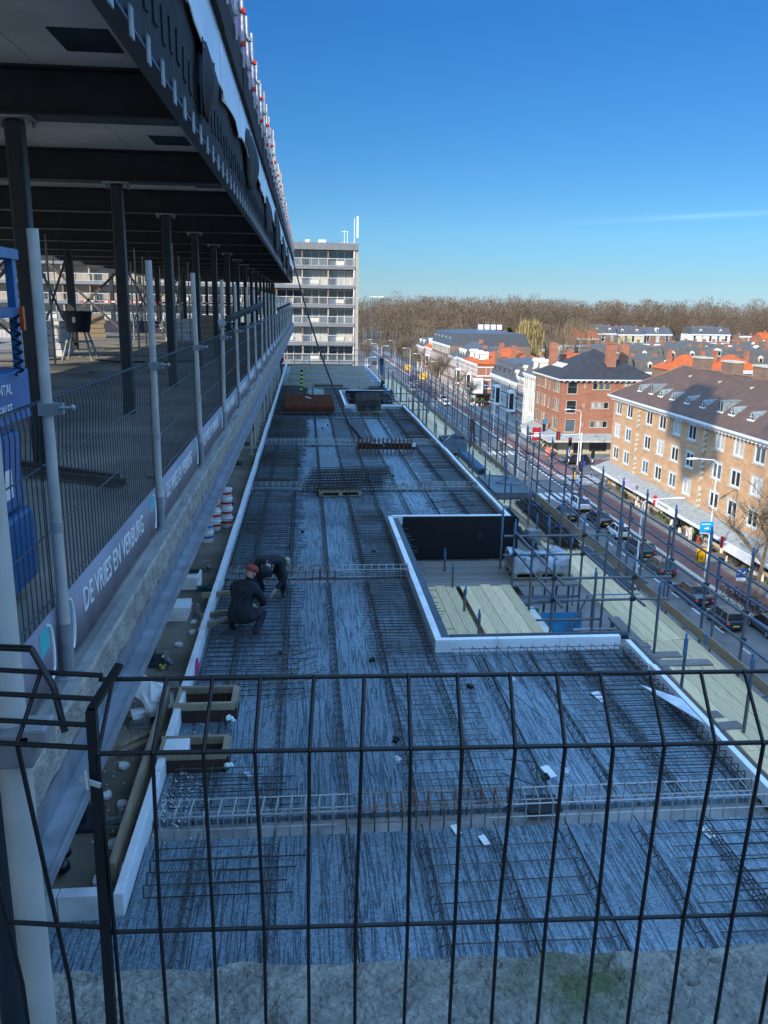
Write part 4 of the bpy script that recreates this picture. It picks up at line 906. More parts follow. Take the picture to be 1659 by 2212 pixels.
m=MB(); p=at(760,1330,ZS); m.path([(3.2,21.6,ZS+.1),(4.4,22.2,ZS+.1),(4.5,21.4,ZS+.1),(3.3,21.0,ZS+.1)],.012,4); obj('bent_bar',m,REBAR,label='loose bent rebar loop on the deck behind the near recess',cat='rebar'); m=MB(); m.path([(2.55,11,ZS+.16),(3.1,9.6,ZS+.05)],.006,3); m.path([(2.2,8.3,ZS+.12),(2.55,8.0,ZS+.12),(2.65,8.5,ZS+.12),(2.3,8.6,ZS+.12)],.008,4); obj('bent_bar',m,REBAR,label='thin loose rebar pieces on the near deck',cat='rebar')
# ---------------------------------------------------------------- goods on the scaffold deck
def bundle(x0,y0,x1,y1,n,rad,m_,lab,r=.008,spread=.35):
    m=MB(); rr=random.Random(n); d=Vector((y1-y0,-(x1-x0),0)).normalized()
    for i in range(n):
        o=d*rr.uniform(-spread,spread); z=DK+.03+abs(rr.gauss(0,rad)); L0=rr.uniform(-.25,.25); dy=Vector((x1-x0,y1-y0,0)).normalized()
        m.tube(Vector((x0,y0,z))+o+dy*L0,Vector((x1,y1,z))+o*rr.uniform(.8,1.2)+dy*L0,r,4)
    return obj('bar_bundle',m,m_,label=lab,cat='bar bundle')
bundle(7.0,25.6,6.95,20.5,150,.09,REBAR,'thick dark bundle of rebar with purple straps on the street deck',.01,.3); bundle(5.75,25.8,5.95,20.6,60,.05,REBAR,'thin dark bundle of rebar next to the right foam edge',.01,.12); bundle(6.3,25,6.5,21,16,.03,TIMBER,'few pale laths between the two rebar bundles',.02,.12)
for i,y in enumerate((24.4,21.9)):
    m=MB(); pts=[(6.66+.05*k,y+.05*math.sin(k*2),DK+.02+.2*math.sin(PI*k/13)) for k in range(14)]; m.path(pts,.03,5); m.path([(6.9,y-.1,DK+.24),(7.1,y+.15,DK+.22),(7.25,y-.12,DK+.2)],.03,5); obj('strap',m,PURPLE,label='purple strap tied round the thick rebar bundle, %s'%('farther one','nearer one')[i],cat='strap')
m=MB(); m.path([(5.8,22.2,DK+.13),(5.95,22,DK+.2),(6.05,22.3,DK+.1),(5.85,21.9,DK+.12)],.035,5); obj('strap',m,PURPLE,label='purple strap on the thin rebar bundle by the foam edge',cat='strap')
TUBES=mat('blue grey tube bundle',(.11,.2,.3),.5,.4,var=.3)
for k in range(5):
    for j in range(4):
        m=MB(); a=6.45+.066*k+.033*(j%2); zz=DK+.06+.058*j; m.tube((a,30.2+random.uniform(-.1,.1),zz),(a-.02,35.4,zz),.027,8,cap=False); m.tube((a,30.25,zz),(a,35,zz),.022,8); obj('scaffold_tube',m,TUBES,label='blue grey scaffold tube in the bundle on the far deck',cat='tube',group='bundle of scaffold tubes')
for j in range(4): m=MB(); m.box(6.15+.02*j,7.5,26.2+.04*j,29.2,DK+.04+.045*j,DK+.08+.045*j); obj('formwork_sheet',m,mat('wet grey board',(.11,.125,.14),.4,var=.25,scale=2),label='wide wet grey board in the stack on the street deck',cat='board',group='wide grey boards stacked on the deck')
m=MB(); m.box(6.2,7.4,26.4,29,0,0) if False else m.path([(6.6,29,DK+.27),(7.2,28.5,DK+.26),(6.5,27.6,DK+.26),(7.3,27.2,DK+.26)],.012,4); obj('cable',m,RUBBER,label='black cable lying over the wide grey boards',cat='cable')
t=empty('stillage',(5.75,34.3,DK),0,'grey blue open steel box on the deck beyond the tube bundle','steel box'); GB=mat('grey blue sheet steel',(.17,.2,.23),.5,.3,var=.2)
for bx in ((0,1.05,0,.04),(0,1.05,1.16,1.2),(0,.04,.041,1.159),(1.01,1.05,.041,1.159)): m=MB(); m.box(*bx,.12,.7); obj('side_panel',m,GB,t)
m=MB(); m.box(.041,1.009,.041,1.159,.12,.16); 
for x in(.05,.95):
    for y in(.05,1.1): m.box(x,x+.08,y,y+.08,0,.119)
obj('base',m,GB,t); m=MB(); m.path([(.1,.2,.6),(.6,.9,.85),(1.0,.4,.75)],.03,5); m.path([(.2,1,.7),(.9,.3,.9)],.03,5); obj('fitting',m,GALVD,t)
m=MB(); m.beam((7.3,26.,DK+.02),(7.75,28.0,DK+1.15),.08,.025); obj('loose_board',m,OLDWOOD,label='thin board leaning slanted over the toe board by the rebar',cat='board')
m=MB(); m.beam((7.35,36.5,DK+.02),(7.6,37.6,DK+1.15),.14,.03); m.beam((7.58,36.5,DK+.02),(7.66,37.6,DK+1.1),.1,.03); obj('loose_board',m,mat('dark brown board',(.06,.035,.025),.8),label='pair of dark brown boards leaning on the guard rail',cat='board')
pallet(4.78,18.02,DK+.02,0,'wooden pallet under the wrapped paving blocks',1.3,.85)
t=empty('wrapped_load',(4.8,18.05,DK+.17),0,'grey blocks under wrinkled clear plastic on the pallet by the opening','wrapped load')
for i in range(9):
    for j in range(2): m=MB(); m.box(.02+.138*i,.145+.138*i,.03+.4*j,.4+.4*j,0,.22+.12*(i in(0,1,7,8))); obj('block',m,CONC,t)
m=MB(); n=14; rr=random.Random(8); P=[]
for i in range(n+1):
    for j,(yy,zz) in enumerate(((-.02,.0),(-.03,.2),(.03,.33),(.25,.31),(.5,.33),(.75,.34),(.82,.2),(.83,0))): P.append((-.03+1.33*i/n,yy+rr.uniform(-.02,.02),zz+(.07 if i in(0,1,2,12,13,14) and 0<j<7 else -.03 if 0<j<7 else 0)+rr.uniform(-.025,.025)))
m.add(P,[(i*8+j,(i+1)*8+j,(i+1)*8+j+1,i*8+j+1) for i in range(n) for j in range(7) if not(5<=i<=8 and j in(2,3))],True); obj('plastic_wrap',m,WRAP,t)
m=MB(); m.cbox((6.1,21.2,DK+.18),(.35,.3,.36),.1); obj('grey_box',m,CONC,bev=.02,label='small grey concrete block at the end of the thin rebar bundle',cat='block')
# ---------------------------------------------------------------- machines and clutter inside the left storey
LF=empty('scissor_lift',(-1.9,3.0,FL),0,'blue scissor lift behind the mesh fence at the far left','lift')
LB=mat('lift blue',(.03,.14,.33),.4,var=.2,scale=2)
m=MB(); m.box(-2.35,-1.5,1.6,4.35,FL+.1,FL+.5); m.box(-2.3,-1.52,1.7,4.3,FL+.52,FL+.93); obj('chassis',m,LB,LF,wrl=True,bev=.02)
m=MB(); m.box(-2.35,-1.48,1.6,4.4,-.62,-.36); obj('platform',m,LB,LF,wrl=True,bev=.01)
m=MB()
for k in range(4): m.beam((-1.56,1.8,-.70+.045*k-.12),(-1.56,4.2,-.66-.05*k),.05,.06)
obj('scissor_arm',m,LB,LF,wrl=True)
m=MB()
for y in(2.0,3.0,3.7,4.35): m.box(-1.53,-1.49,y-.025,y+.025,-.36,.23)
for z in(.22,-.07): m.box(-1.54,-1.48,1.6,4.4,z-.025,z+.025)
for y in(3.7,4.35): m.box(-2.32,-2.28,y-.02,y+.02,-.36,.23)
m.box(-2.3,-1.5,4.33,4.37,.19,.23); m.box(-2.3,-1.5,4.33,4.37,-.09,-.05); obj('guard_rail',m,LB,LF,wrl=True)
m=MB(); m.box(-2.2,-1.7,3.1,3.9,-.36,.22); obj('control_box',m,RUBBER,LF,wrl=True,bev=.03)
m=MB()
for i in range(60): t_=i*.7; m.tube((-1.45+.02*math.cos(t_),4.17+.02*math.sin(t_),-.08-.005*i),(-1.45+.02*math.cos(t_+.7),4.17+.02*math.sin(t_+.7),-.08-.005*(i+1)),.006,4,cap=False)
obj('coiled_cable',m,RUBBER,LF,wrl=True); m=MB(); m.box(-1.47,-1.45,4.3,4.33,-.16,-.04); obj('orange_tool',m,mat('orange plastic',(.6,.1,.02),.4),LF,wrl=True)
for y in(1.95,3.7): m=MB(); m.tube((-1.52,y,FL+.11),(-1.47,y,FL+.11),.1,16); obj('wheel',m,RUBBER,LF,wrl=True)
for sx,(st,sz,y,z) in enumerate((('07EP',.15,2.98,-.57),('RENTAL',.075,3.83,-.48),('& SALES',.075,3.83,-.58))):
    o=obj('lettering',text(st,sz),WHITEP,LF,(-1.474,y,z),wrl=True); o.rotation_euler=(R(90),0,R(90))
m=MB(); m.box(-1.477,-1.472,3.42,3.56,-.58,-.42); m.box(-1.515,-1.512,2.5,2.8,FL+.55,FL+.68); m.box(-1.515,-1.512,3.4,3.7,FL+.72,FL+.85); m.box(-1.495,-1.493,3.1,3.5,FL+.28,FL+.42); obj('sticker',m,YELLOW,LF,wrl=True)
for bx in ((2.9,3.2,FL+.6,FL+.82),(3.8,4.1,FL+.6,FL+.75)): m=MB(); m.box(-1.515,-1.512,*bx); obj('white_sticker',m,WHITEP,LF,wrl=True)
m=MB(); m.torus((-1.474,3.68,-.49),.06,.012,'X',14,4); obj('round_mark',m,WHITEP,LF,wrl=True)
LF.location.y+=.24
p=at(174,778,FL); t=empty('mixing_tub',p,0,'dark tub on a grey trestle standing on the concrete floor','tub')
m=MB(); m.lathe((0,0,.75),[(.3,0),(.38,.5),(.42,.52),(.42,.55)],14); obj('tub',m,mat('dark blue tub',(.015,.02,.04),.5),t); m=MB(); m.box(-.05,.03,-.36,-.355,1.0,1.15); obj('label',m,WHITEP,t)
m=MB()
for a in(.6,2.5,3.8,5.6): m.tube((.25*math.cos(a),.25*math.sin(a),.75),(.5*math.cos(a),.5*math.sin(a),0),.03,6)
m.torus((0,0,.5),.36,.015,'Z',14,4); obj('trestle',m,GALVD,t)
m=MB(); m.path([(p.x+.4,p.y,FL+.02),(p.x+1.2,p.y-.8,FL+.02),(p.x+2.2,p.y-.6,FL+.02),(p.x+3.2,p.y-.2,FL+.02)],.02,5); m.path([(p.x-.4,p.y,FL+.03),(p.x-1.5,p.y-1,FL+.02),(p.x-3,p.y-1,FL+.02)],.02,5); obj('cable',m,RUBBER,label='black cable on the floor running to the mixing tub',cat='cable')
m=MB(); m.beam((-3.4,8.2,FL+.05),(-1.6,7.3,FL+.05),.06,.06); m.beam((-3.3,8.5,FL+.05),(-1.7,7.5,FL+.05),.05,.06); obj('steel_profile',m,mat('brown steel profile',(.08,.06,.05),.6),label='long dark steel profiles lying on the floor behind the mesh fence',cat='steel profile')
m=MB(); rr=random.Random(31)
for i in range(90): x=rr.uniform(-8,-1.4); y=rr.uniform(5,34); m.cbox((x,y,FL+.012),(rr.uniform(.03,.16),rr.uniform(.03,.12),.02),rr.random()*3)
obj('floor_litter',m,CONC,label='small rubble scattered over the open concrete floor',cat='litter',kind='stuff')
for i,(x,y,sx,sy,sz,mm,lb) in enumerate(((-7.4,25.5,.9,1.2,1.0,FOAMD,'pale wrapped pile standing behind the mixing tub'),(-3.7,33,.7,1,1.1,TIMBER,'pine timber crate among the far columns'),(-5.2,36,1.2,1,.9,FOAMD,'pale bag of insulation among the far columns'),(-9.5,38,1.5,1.2,1.0,TIMBER,'stack of timber boards far inside the open storey'))):
    m=MB()
    for q in range(5): m.box(-sx/2+.02*(q%2),sx/2-.03*(q%3),-sy/2,sy/2-.02*(q%2),sz*q/5,sz*(q+1)/5-.01)
    obj('goods_pile',m,mm,None,(x,y,FL),.1*i,lb,'goods pile',bev=.02)
t=empty('site_fence',(-7,44,FL),0,'dark mesh fence with lettered banner across the far floor','fence'); m=MB()
for x in np.arange(-10.8,-2.7,.16): m.tube((x,44,FL+.1),(x,44,FL+2),.006,3)
for z in(.1,.6,1.1,1.6,2): m.tube((-10.8,44,FL+z),(-2.7,44,FL+z),.012,4)
obj('wire_mesh',m,BLACKWIRE,t,wrl=True); m=MB(); m.box(-10.8,-2.8,43.9,43.93,FL+.02,FL+.6); ban=obj('banner',m,mat('dark banner',(.03,.03,.06),.5),t,wrl=True); o=obj('lettering',text('DE VRIES EN VERBURG',.4),WHITEP,t,(-7.4,43.88,FL+.15),wrl=True); o.rotation_euler=(R(90),0,0)
m=MB()
for i in range(48): m.m=i%2; m.box(-10.7+.16*i,-10.54+.16*i,41.98,42.0,-.12,-.04)
obj('barrier_tape',m,[REDP,WHITEP],label='red and white barrier tape stretched between the far columns',cat='tape')
# ---------------------------------------------------------------- people
SKIN=mat('skin',(.5,.3,.22),.6,var=.1); HAIR=mat('dark hair',(.03,.02,.015),.7)
def cloth(n,c): return mat('cloth '+n,c,.85,var=.35,scale=7,bump=.9,bscale=11)
CB=cloth('black',(.02,.023,.03)); CN=cloth('jeans',(.05,.09,.17)); CR=cloth('red',(.55,.03,.04)); CG=cloth('grey',(.2,.2,.2)); CW=cloth('white',(.7,.68,.65)); CBR=cloth('brown',(.15,.09,.06)); SHOE=cloth('shoe',(.03,.028,.028)); GLV=cloth('work glove',(.35,.33,.25)); CLB=cloth('light blue',(.25,.36,.5))
BASE=dict(pel=(0,0,.95),spine=(0,0,1.15),chest=(0,0,1.36),neck=(0,0,1.5),head=(0,.01,1.62),top=(0,.0,1.72),shL=(-.19,0,1.43),elL=(-.25,-.02,1.15),haL=(-.25,.06,.9),shR=(.19,0,1.43),elR=(.25,-.02,1.15),haR=(.25,.06,.9),hiL=(-.1,0,.92),knL=(-.11,.02,.5),anL=(-.11,-.02,.09),toL=(-.12,.17,.04),hiR=(.1,0,.92),knR=(.11,.02,.5),anR=(.11,-.02,.09),toR=(.12,.17,.04))
RAD=dict(pel=(.15,.12),spine=(.14,.11),chest=(.165,.115),neck=(.055,.055),head=(.082,.1),top=(.062,.075),sh=(.075,.07),el=(.052,.052),ha=(.036,.03),hi=(.1,.1),kn=(.068,.068),an=(.045,.05),to=(.04,.032))
EDG=[('pel','spine'),('spine','chest'),('chest','neck'),('neck','head'),('head','top'),('chest','shL'),('shL','elL'),('elL','haL'),('chest','shR'),('shR','elR'),('elR','haR'),('pel','hiL'),('hiL','knL'),('knL','anL'),('anL','toL'),('pel','hiR'),('hiR','knR'),('knR','anR'),('anR','toR')]
def person(loc,rz,lab,pose=None,top=CB,leg=CN,scale=1.,cap=None,glove=SKIN,group=None,bulk=1.1,fine=True):
    J=dict(BASE); J.update(pose or {}); names=[q for q in J if q!='face']; me=bpy.data.meshes.new('body')
    V_=[Vector(J[n]) for n in names]; E_=[(names.index(a),names.index(c)) for a,c in EDG]; Rr=[]
    key=lambda n:n if n in RAD else n[:2]
    for n in names: r=RAD[key(n)]; k=bulk if key(n) in('pel','spine','chest','sh','el','hi','kn') else 1; Rr.append((r[0]*k,r[1]*k))
    if fine:   # five fingers of different length on each hand
        for sfx in 'LR':
            h=Vector(J['ha'+sfx]); e=Vector(J['el'+sfx]); dr=(h-e).normalized(); sd_=dr.cross(Vector((0,0,1)) if abs(dr.z)<.8 else Vector((0,1,0))).normalized(); nn=dr.cross(sd_)
            ip=len(V_); V_.append(h+dr*.075); E_.append((names.index('ha'+sfx),ip)); Rr.append((.03,.018))
            for q,ln in ((-.028,.055),(-.01,.07),(.01,.066),(.028,.05)):
                a=len(V_); V_.append(h+dr*.095+sd_*q); V_.append(h+dr*(.095+ln*.5)+sd_*q*1.15+nn*.012); V_.append(h+dr*(.095+ln*.85)+sd_*q*1.1+nn*.035); E_+=[(ip,a),(a,a+1),(a+1,a+2)]; Rr+=[(.0095,.0095),(.009,.009),(.008,.008)]
            a=len(V_); V_.append(h+dr*.035+sd_*.045+nn*.01); V_.append(h+dr*.075+sd_*.06+nn*.025); E_+=[(names.index('ha'+sfx),a),(a,a+1)]; Rr+=[(.012,.012),(.01,.01)]
    me.from_pydata(V_,E_,[]); o=bpy.data.objects.new('body',me); col.objects.link(o)
    sk=o.modifiers.new('s','SKIN'); 
    for i,sv in enumerate(me.skin_vertices[0].data): sv.radius=Rr[i]; sv.use_root=(i==0)
    su=o.modifiers.new('u','SUBSURF'); su.levels=su.render_levels=2 if fine else 1
    dg=bpy.context.evaluated_depsgraph_get(); m2=bpy.data.meshes.new_from_object(o.evaluated_get(dg)); bpy.data.objects.remove(o)
    m2.materials.clear()
    for q in (top,leg,SKIN,SHOE,glove): m2.materials.append(q)
    segs=[(Vector(J[a]),Vector(J[c]),a,c) for a,c in EDG]
    def cls(p):
        best=None;bd=9
        for a,c,na,nc in segs:
            d=c-a; t=max(0,min(1,(p-a).dot(d)/d.length_squared)); q=(a+d*t-p).length
            if q<bd: bd=q;best=(na,nc,t)
        na,nc,t=best
        if nc in('head','top') : return 2 if not(nc=='head' and t<.4) else 0
        if nc=='neck': return 0
        if nc[:2]=='to' or (nc[:2]=='an' and t>.88): return 3
        if nc[:2] in('hi','kn','an'): return 1
        if nc[:2]=='ha': return 4 if t>.85 else 0
        return 0
    for pl in m2.polygons: pl.material_index=cls(pl.center); pl.use_smooth=True
    t=empty('person',loc,rz,lab,'person',group); t.scale=(scale,)*3
    obj('body',m2,top,t)
    hc=Vector(J['head']); tp=Vector(J['top']); up=(tp-hc).normalized(); fw=Vector(J['toL'])-Vector(J['anL']); fw=Vector((0,1,0)) if 'face' not in J else Vector(J['face']); fw=(fw-up*fw.dot(up)).normalized(); sdv=up.cross(fw)
    m=MB()
    if cap:
        rot=Matrix((sdv,fw,up)).transposed(); c=hc+up*.06
        tmp=MB(); tmp.ball((0,0,0),.125,(.9,1.05,.78),8); m.add([c+rot@Vector((p[0],p[1],max(p[2],-.02))) for p in tmp.v],tmp.f,True)
        m.add([c+rot@Vector(p) for p in((-.08,.1,-.015),(.08,.1,-.015),(.06,.2,-.035),(-.06,.2,-.035))],[(0,1,2,3)]); obj('cap',m,cap,t)
    else:
        rot=Matrix((sdv,fw,up)).transposed(); c=hc+up*.045-fw*.015; tmp=MB(); tmp.ball((0,0,0),.115,(.88,1,.95),8); m.add([c+rot@Vector((p[0],p[1] if p[2]>-.02 else min(p[1],.0),p[2])) for p in tmp.v],tmp.f,True); obj('hair',m,HAIR,t)
    f=MB(); rot=Matrix((sdv,fw,up)).transposed()
    f.ball(hc+fw*.105-up*.0,.018,(.8,1,1.3),5); 
    for q in(-1,1): f.ball(hc+sdv*q*.095,.025,(.4,.8,1.2),5)
    obj('nose_and_ears',f,SKIN,t); f=MB()
    for q in(-1,1): f.ball(hc+fw*.092+sdv*q*.034+up*.018,.012,n=5)
    f.cbox(hc+fw*.095-up*.05,(.045,.014,.008)); obj('eyes_and_mouth',f,HAIR,t)
    return t
# crouching worker, back to the camera
sq=dict(pel=(0,-.02,.36),spine=(.0,.1,.56),chest=(.02,.22,.76),neck=(.04,.3,.9),head=(.06,.37,1.0),top=(.075,.42,1.09),face=(.3,1,-.9),shL=(-.17,.22,.8),elL=(-.2,.4,.55),haL=(-.05,.6,.36),shR=(.2,.2,.8),elR=(.3,.36,.52),haR=(.14,.58,.36),hiL=(-.13,.0,.36),knL=(-.24,.42,.42),anL=(-.18,.06,.1),toL=(-.18,.24,.04),hiR=(.13,.0,.36),knR=(.3,.36,.34),anR=(.28,-.06,.12),toR=(.3,.12,.04))
person((-1.1,12.75,ZS+.02),R(-20),'crouching worker in black with a red checked cap, back turned',sq,CB,CB,.97,mat('red checked cap',(.5,.07,.06),.8,c2=(.12,.03,.03),scale=40),GLV,bulk=1.35)
bd=dict(pel=(0,-.28,.52),spine=(.0,-.1,.72),chest=(0,.12,.78),neck=(0,.26,.76),head=(0,.36,.7),top=(0,.44,.66),face=(0,.35,-1),shL=(-.2,.12,.76),elL=(-.3,.2,.48),haL=(-.12,.36,.26),shR=(.2,.12,.76),elR=(.32,.18,.48),haR=(.12,.4,.24),hiL=(-.11,-.26,.5),knL=(-.24,.14,.44),anL=(-.2,-.12,.09),toL=(-.24,.06,.04),hiR=(.11,-.26,.5),knR=(.24,.1,.42),anR=(.2,-.2,.09),toR=(.24,-.02,.04))
w2=person((-.66,14.55,ZS+.02),R(172),'stooping worker in black with dark cap facing the camera',bd,CB,CB,.97,mat('dark cap',(.03,.04,.05),.6),GLV,bulk=1.35)
m=MB(); m.cbox((-.28,-.2,.62),(.1,.2,.24),.3); m.cbox((-.3,-.1,.7),(.06,.08,.1)); obj('tool_pouch',m,GLV,w2,bev=.02); m=MB(); m.torus((0,.36,.74),.11,.012,'X',14); m.ball((.1,.34,.74),.035,(.6,1,1)); m.ball((-.1,.34,.74),.035,(.6,1,1)); obj('ear_muffs',m,CG,w2)
st=dict(haL=(-.2,.25,1.02),elL=(-.27,.0,1.15),haR=(.2,.2,1.0),elR=(.27,0,1.14),head=(0,.06,1.61),top=(0,.08,1.71),face=(0,1,-.3))
p=at(824,811,DK); w3=person((6.75,p.y,DK+.01),R(-60),'standing worker in black jacket, jeans and pale helmet on the far scaffold deck',st,CB,CN,1.0,mat('pale helmet',(.6,.6,.55),.4))
person((-1.95,64,-5.44),R(160),'worker in dark red jacket at the far end of the left strip',st,cloth('dark red',(.2,.03,.04)),CN,1.0,HAIR)
m=MB(); m.ball((5.0,54.6,-5.0),.16,(.7,1,1.4),6); m.ball((4.9,54.5,-5.3),.16,(.8,1,1),6); obj('hung_jacket',m,CB,label='black jacket draped over the far corner of the foam edge',cat='jacket')
# ---------------------------------------------------------------- cars
CARS={}
def carpaint(n,c):
    m=mat('car paint '+n,c,.3,.1,var=.04,spec=.6); m.node_tree.nodes['Principled BSDF'].inputs['Coat Weight'].default_value=1; m.node_tree.nodes['Principled BSDF'].inputs['Coat Roughness'].default_value=.05; return m
def loft(m,st,close=True):
    k=len(st[0]); P=[p for s in st for p in s]; n=len(st)
    m.add(P,[(i*k+j,i*k+(j+1)%k,(i+1)*k+(j+1)%k,(i+1)*k+j) for i in range(n-1) for j in range(k)],True); m.add(P,[tuple(range(k-1,-1,-1)),tuple(range((n-1)*k,n*k))]); return m
CP={ # length, width, lower-body stations (y, bottom, shoulder, top, halfwidth factor), greenhouse (y at rear base, rear top, front top, front base), roof z, base z
'hatch':(4.1,1.76,[(-2.05,.42,.75,.82,.82),(-1.95,.26,.8,.92,.94),(-1.2,.2,.85,.96,1),(0,.19,.83,.93,1),(.9,.2,.82,.9,.99),(1.5,.22,.74,.82,.95),(1.95,.27,.6,.66,.86),(2.05,.36,.52,.56,.76)],(-1.98,-1.55,.3,1.05),1.46,.9),
'small':(3.55,1.64,[(-1.77,.42,.8,.9,.84),(-1.7,.27,.85,.95,.95),(-1,.2,.86,.95,1),(0,.19,.84,.93,1),(.8,.2,.84,.92,.99),(1.25,.22,.78,.85,.95),(1.65,.27,.62,.68,.86),(1.77,.36,.52,.56,.76)],(-1.72,-1.45,.3,1.0),1.49,.9),
'sedan':(4.7,1.82,[(-2.35,.42,.72,.85,.82),(-2.25,.27,.8,.98,.94),(-1.6,.2,.83,.99,1),(0,.19,.82,.91,1),(1.0,.2,.8,.88,.99),(1.7,.22,.73,.8,.95),(2.25,.27,.6,.66,.86),(2.35,.36,.52,.56,.76)],(-1.75,-.95,.35,1.2),1.43,.88),
'suv':(4.45,1.85,[(-2.2,.48,.85,.95,.84),(-2.1,.32,.92,1.04,.95),(-1.3,.27,.97,1.08,1),(0,.26,.95,1.05,1),(1.0,.27,.93,1.02,.99),(1.6,.3,.85,.95,.95),(2.1,.34,.7,.78,.86),(2.22,.42,.6,.66,.76)],(-2.1,-1.65,.35,1.15),1.62,1.02),
'van':(4.6,1.85,[(-2.3,.42,1.1,1.15,.92),(-2.25,.27,1.1,1.2,.97),(-1,.22,1.1,1.2,1),(0,.22,1.1,1.2,1),(1.1,.22,1.0,1.1,.99),(1.7,.24,.85,.95,.95),(2.15,.28,.65,.72,.86),(2.3,.36,.55,.6,.76)],(-2.28,-2.2,.6,1.5),1.9,1.15)}
LAMP=mat('lit tail lamp',(.6,.02,.02),.3,var=0,emit=(1,.03,.02,.5)); HEADL=mat('headlamp glass',(.6,.62,.65),.15,var=0); PLATE=mat('yellow number plate',(.75,.5,.03),.4,var=0); CGL=mat('dark car glass',(.012,.014,.017),.08,var=0,spec=.8); ALLOY=mat('alloy rim',(.4,.4,.42),.35,.7,var=0)
def mkcar(kind,paint,roofm=None):
    L,Wd,stn,gh,rz_,bz=CP[kind]; h=Wd/2; t=empty('parked_car'); m=MB(); S=[]
    for (y,zb,zs,zt,k) in stn:
        w_=h*k; S.append([(-w_*.82,y,zb),(-w_*.96,y,zb+.08),(-w_,y,(zb+zs)/2),(-w_*.97,y,zs),(-w_*.8,y,zt),(w_*.8,y,zt),(w_*.97,y,zs),(w_,y,(zb+zs)/2),(w_*.96,y,zb+.08),(w_*.82,y,zb)])
    loft(m,S); obj('body',m,paint,t,bev=.02)
    rb,rt,ft,fb=gh; g=MB(); wb,wt=h*.9,h*.7; zb=bz-.05; zr=rz_-.03
    def ring(y,z,w_): return [(-w_,y,z),(w_,y,z)]
    A=[(-wb,rb,zb),(wb,rb,zb),(wb,fb,zb),(-wb,fb,zb),(-wt,rt,zr),(wt,rt,zr),(wt,ft,zr),(-wt,ft,zr)]
    g.add(A,[(0,1,5,4),(1,2,6,5),(2,3,7,6),(3,0,4,7)]); obj('window',g,CGL,t)
    r_=MB(); r_.add([(-wt-.02,rt-.06,zr),(wt+.02,rt-.06,zr),(wt+.02,ft+.05,zr),(-wt-.02,ft+.05,zr),(-wt*.8,rt+.06,zr+.05),(wt*.8,rt+.06,zr+.05),(wt*.8,ft-.08,zr+.05),(-wt*.8,ft-.08,zr+.05)],[(0,1,5,4),(1,2,6,5),(2,3,7,6),(3,0,4,7),(4,5,6,7),(3,2,1,0)])
    obj('roof',r_,roofm or paint,t); p_=MB()
    for sg in(-1,1):
        for (y0,y1,tk) in((rb,rt,.1 if kind!='van' else .3),(fb,ft,.05)): p_.beam((sg*wb,y0,zb),(sg*wt,y1,zr),.05,tk,(0,1,0))
        yc=(rt+ft)/2-.1; p_.beam((sg*(wb+.005),yc,zb),(sg*(wt+.005),yc,zr),.03,.08,(0,1,0))
        if kind in('van','hatch','suv'): p_.beam((sg*(wb+.005),rt-.05,zb),(sg*(wt+.005),rt+.1,zr),.03,.22,(0,1,0))
        p_.cbox((sg*(h+.08),fb-.35,bz+.05),(.16,.08,.12))
    obj('pillar',p_,roofm or paint,t)
    for y in(-L*.29,L*.31):
        for sg in(-1,1):
            q=MB(); q.tube((sg*(h-.2),y,.31),(sg*(h+.004),y,.31),.31,16); wh=obj('wheel',q,RUBBER,t); q=MB(); q.tube((sg*(h-.01),y,.31),(sg*(h+.012),y,.31),.2,12); obj('rim',q,ALLOY,wh)
    yr=stn[0][0]; zl=stn[0][2]
    for sg in(-1,1):
        q=MB(); q.cbox((sg*h*.74,yr+.03,zl-.05),(.2,.1,.1),sg*.35); obj('tail_light',q,LAMP,t); q=MB(); q.cbox((sg*h*.66,-yr-.1,stn[-2][2]-.0),(.32,.14,.12),-sg*.3); obj('headlight',q,HEADL,t)
    q=MB(); q.cbox((0,yr-.03,.55 if kind!='van' else .7),(.5,.03,.11)); obj('number_plate',q,PLATE,t); q=MB(); q.box(-h*.78,h*.78,yr-.04,yr+.1,.3,.42); obj('bumper',q,RUBBER,t)
    return t
PW=carpaint('white',(.75,.75,.75)); PB=carpaint('black',(.012,.012,.014)); PG=carpaint('dark grey',(.05,.052,.058)); PBL=carpaint('dark blue',(.012,.02,.05)); PS=carpaint('silver',(.4,.41,.43)); BEIGE=mat('beige canvas roof',(.2,.16,.13),.9)
def car(kind,paint,x,y,lab,rz=0,roofm=None,grp=None):
    k=(kind,paint.name,roofm.name if roofm else '')
    if k in CARS: o=copy_tree(CARS[k])
    else: o=mkcar(kind,paint,roofm); CARS[k]=o
    o.location=(x,y,G+.012); o.rotation_euler=(0,0,rz); return tag(o,lab,'car',grp)
Q='cars queueing in the street'
car('suv',PW,33.3,96.4,'white crossover car first in the queue at the far zebra crossing',grp=Q); car('sedan',PB,30.3,92,'black car with lit tail lamps alone in the left lane',grp=Q); car('sedan',PB,33.4,89.4,'black saloon with white plate area between the two white cars',grp=Q).name='parked_car'
car('small',PW,33.6,83.8,'small white city car with black tailgate in the queue',grp=Q); car('suv',PG,33.3,77.2,'dark grey sport utility car behind the small white car',grp=Q); car('hatch',PG,33.0,71.6,'dark hatchback with silver bumper fourth from the near end of the queue',grp=Q); car('sedan',PBL,32.7,64.2,'dark blue saloon behind the white street lamp head',grp=Q); car('small',PBL,32.6,58.3,'little dark convertible with a beige canvas roof at the near end',roofm=BEIGE,grp=Q); car('hatch',PG,35.3,56.6,'grey car cut by the right picture edge near the parked bicycles')
car('suv',PB,42.2,125.6,'big black car crossing the red bike path at the junction',rz=R(82))
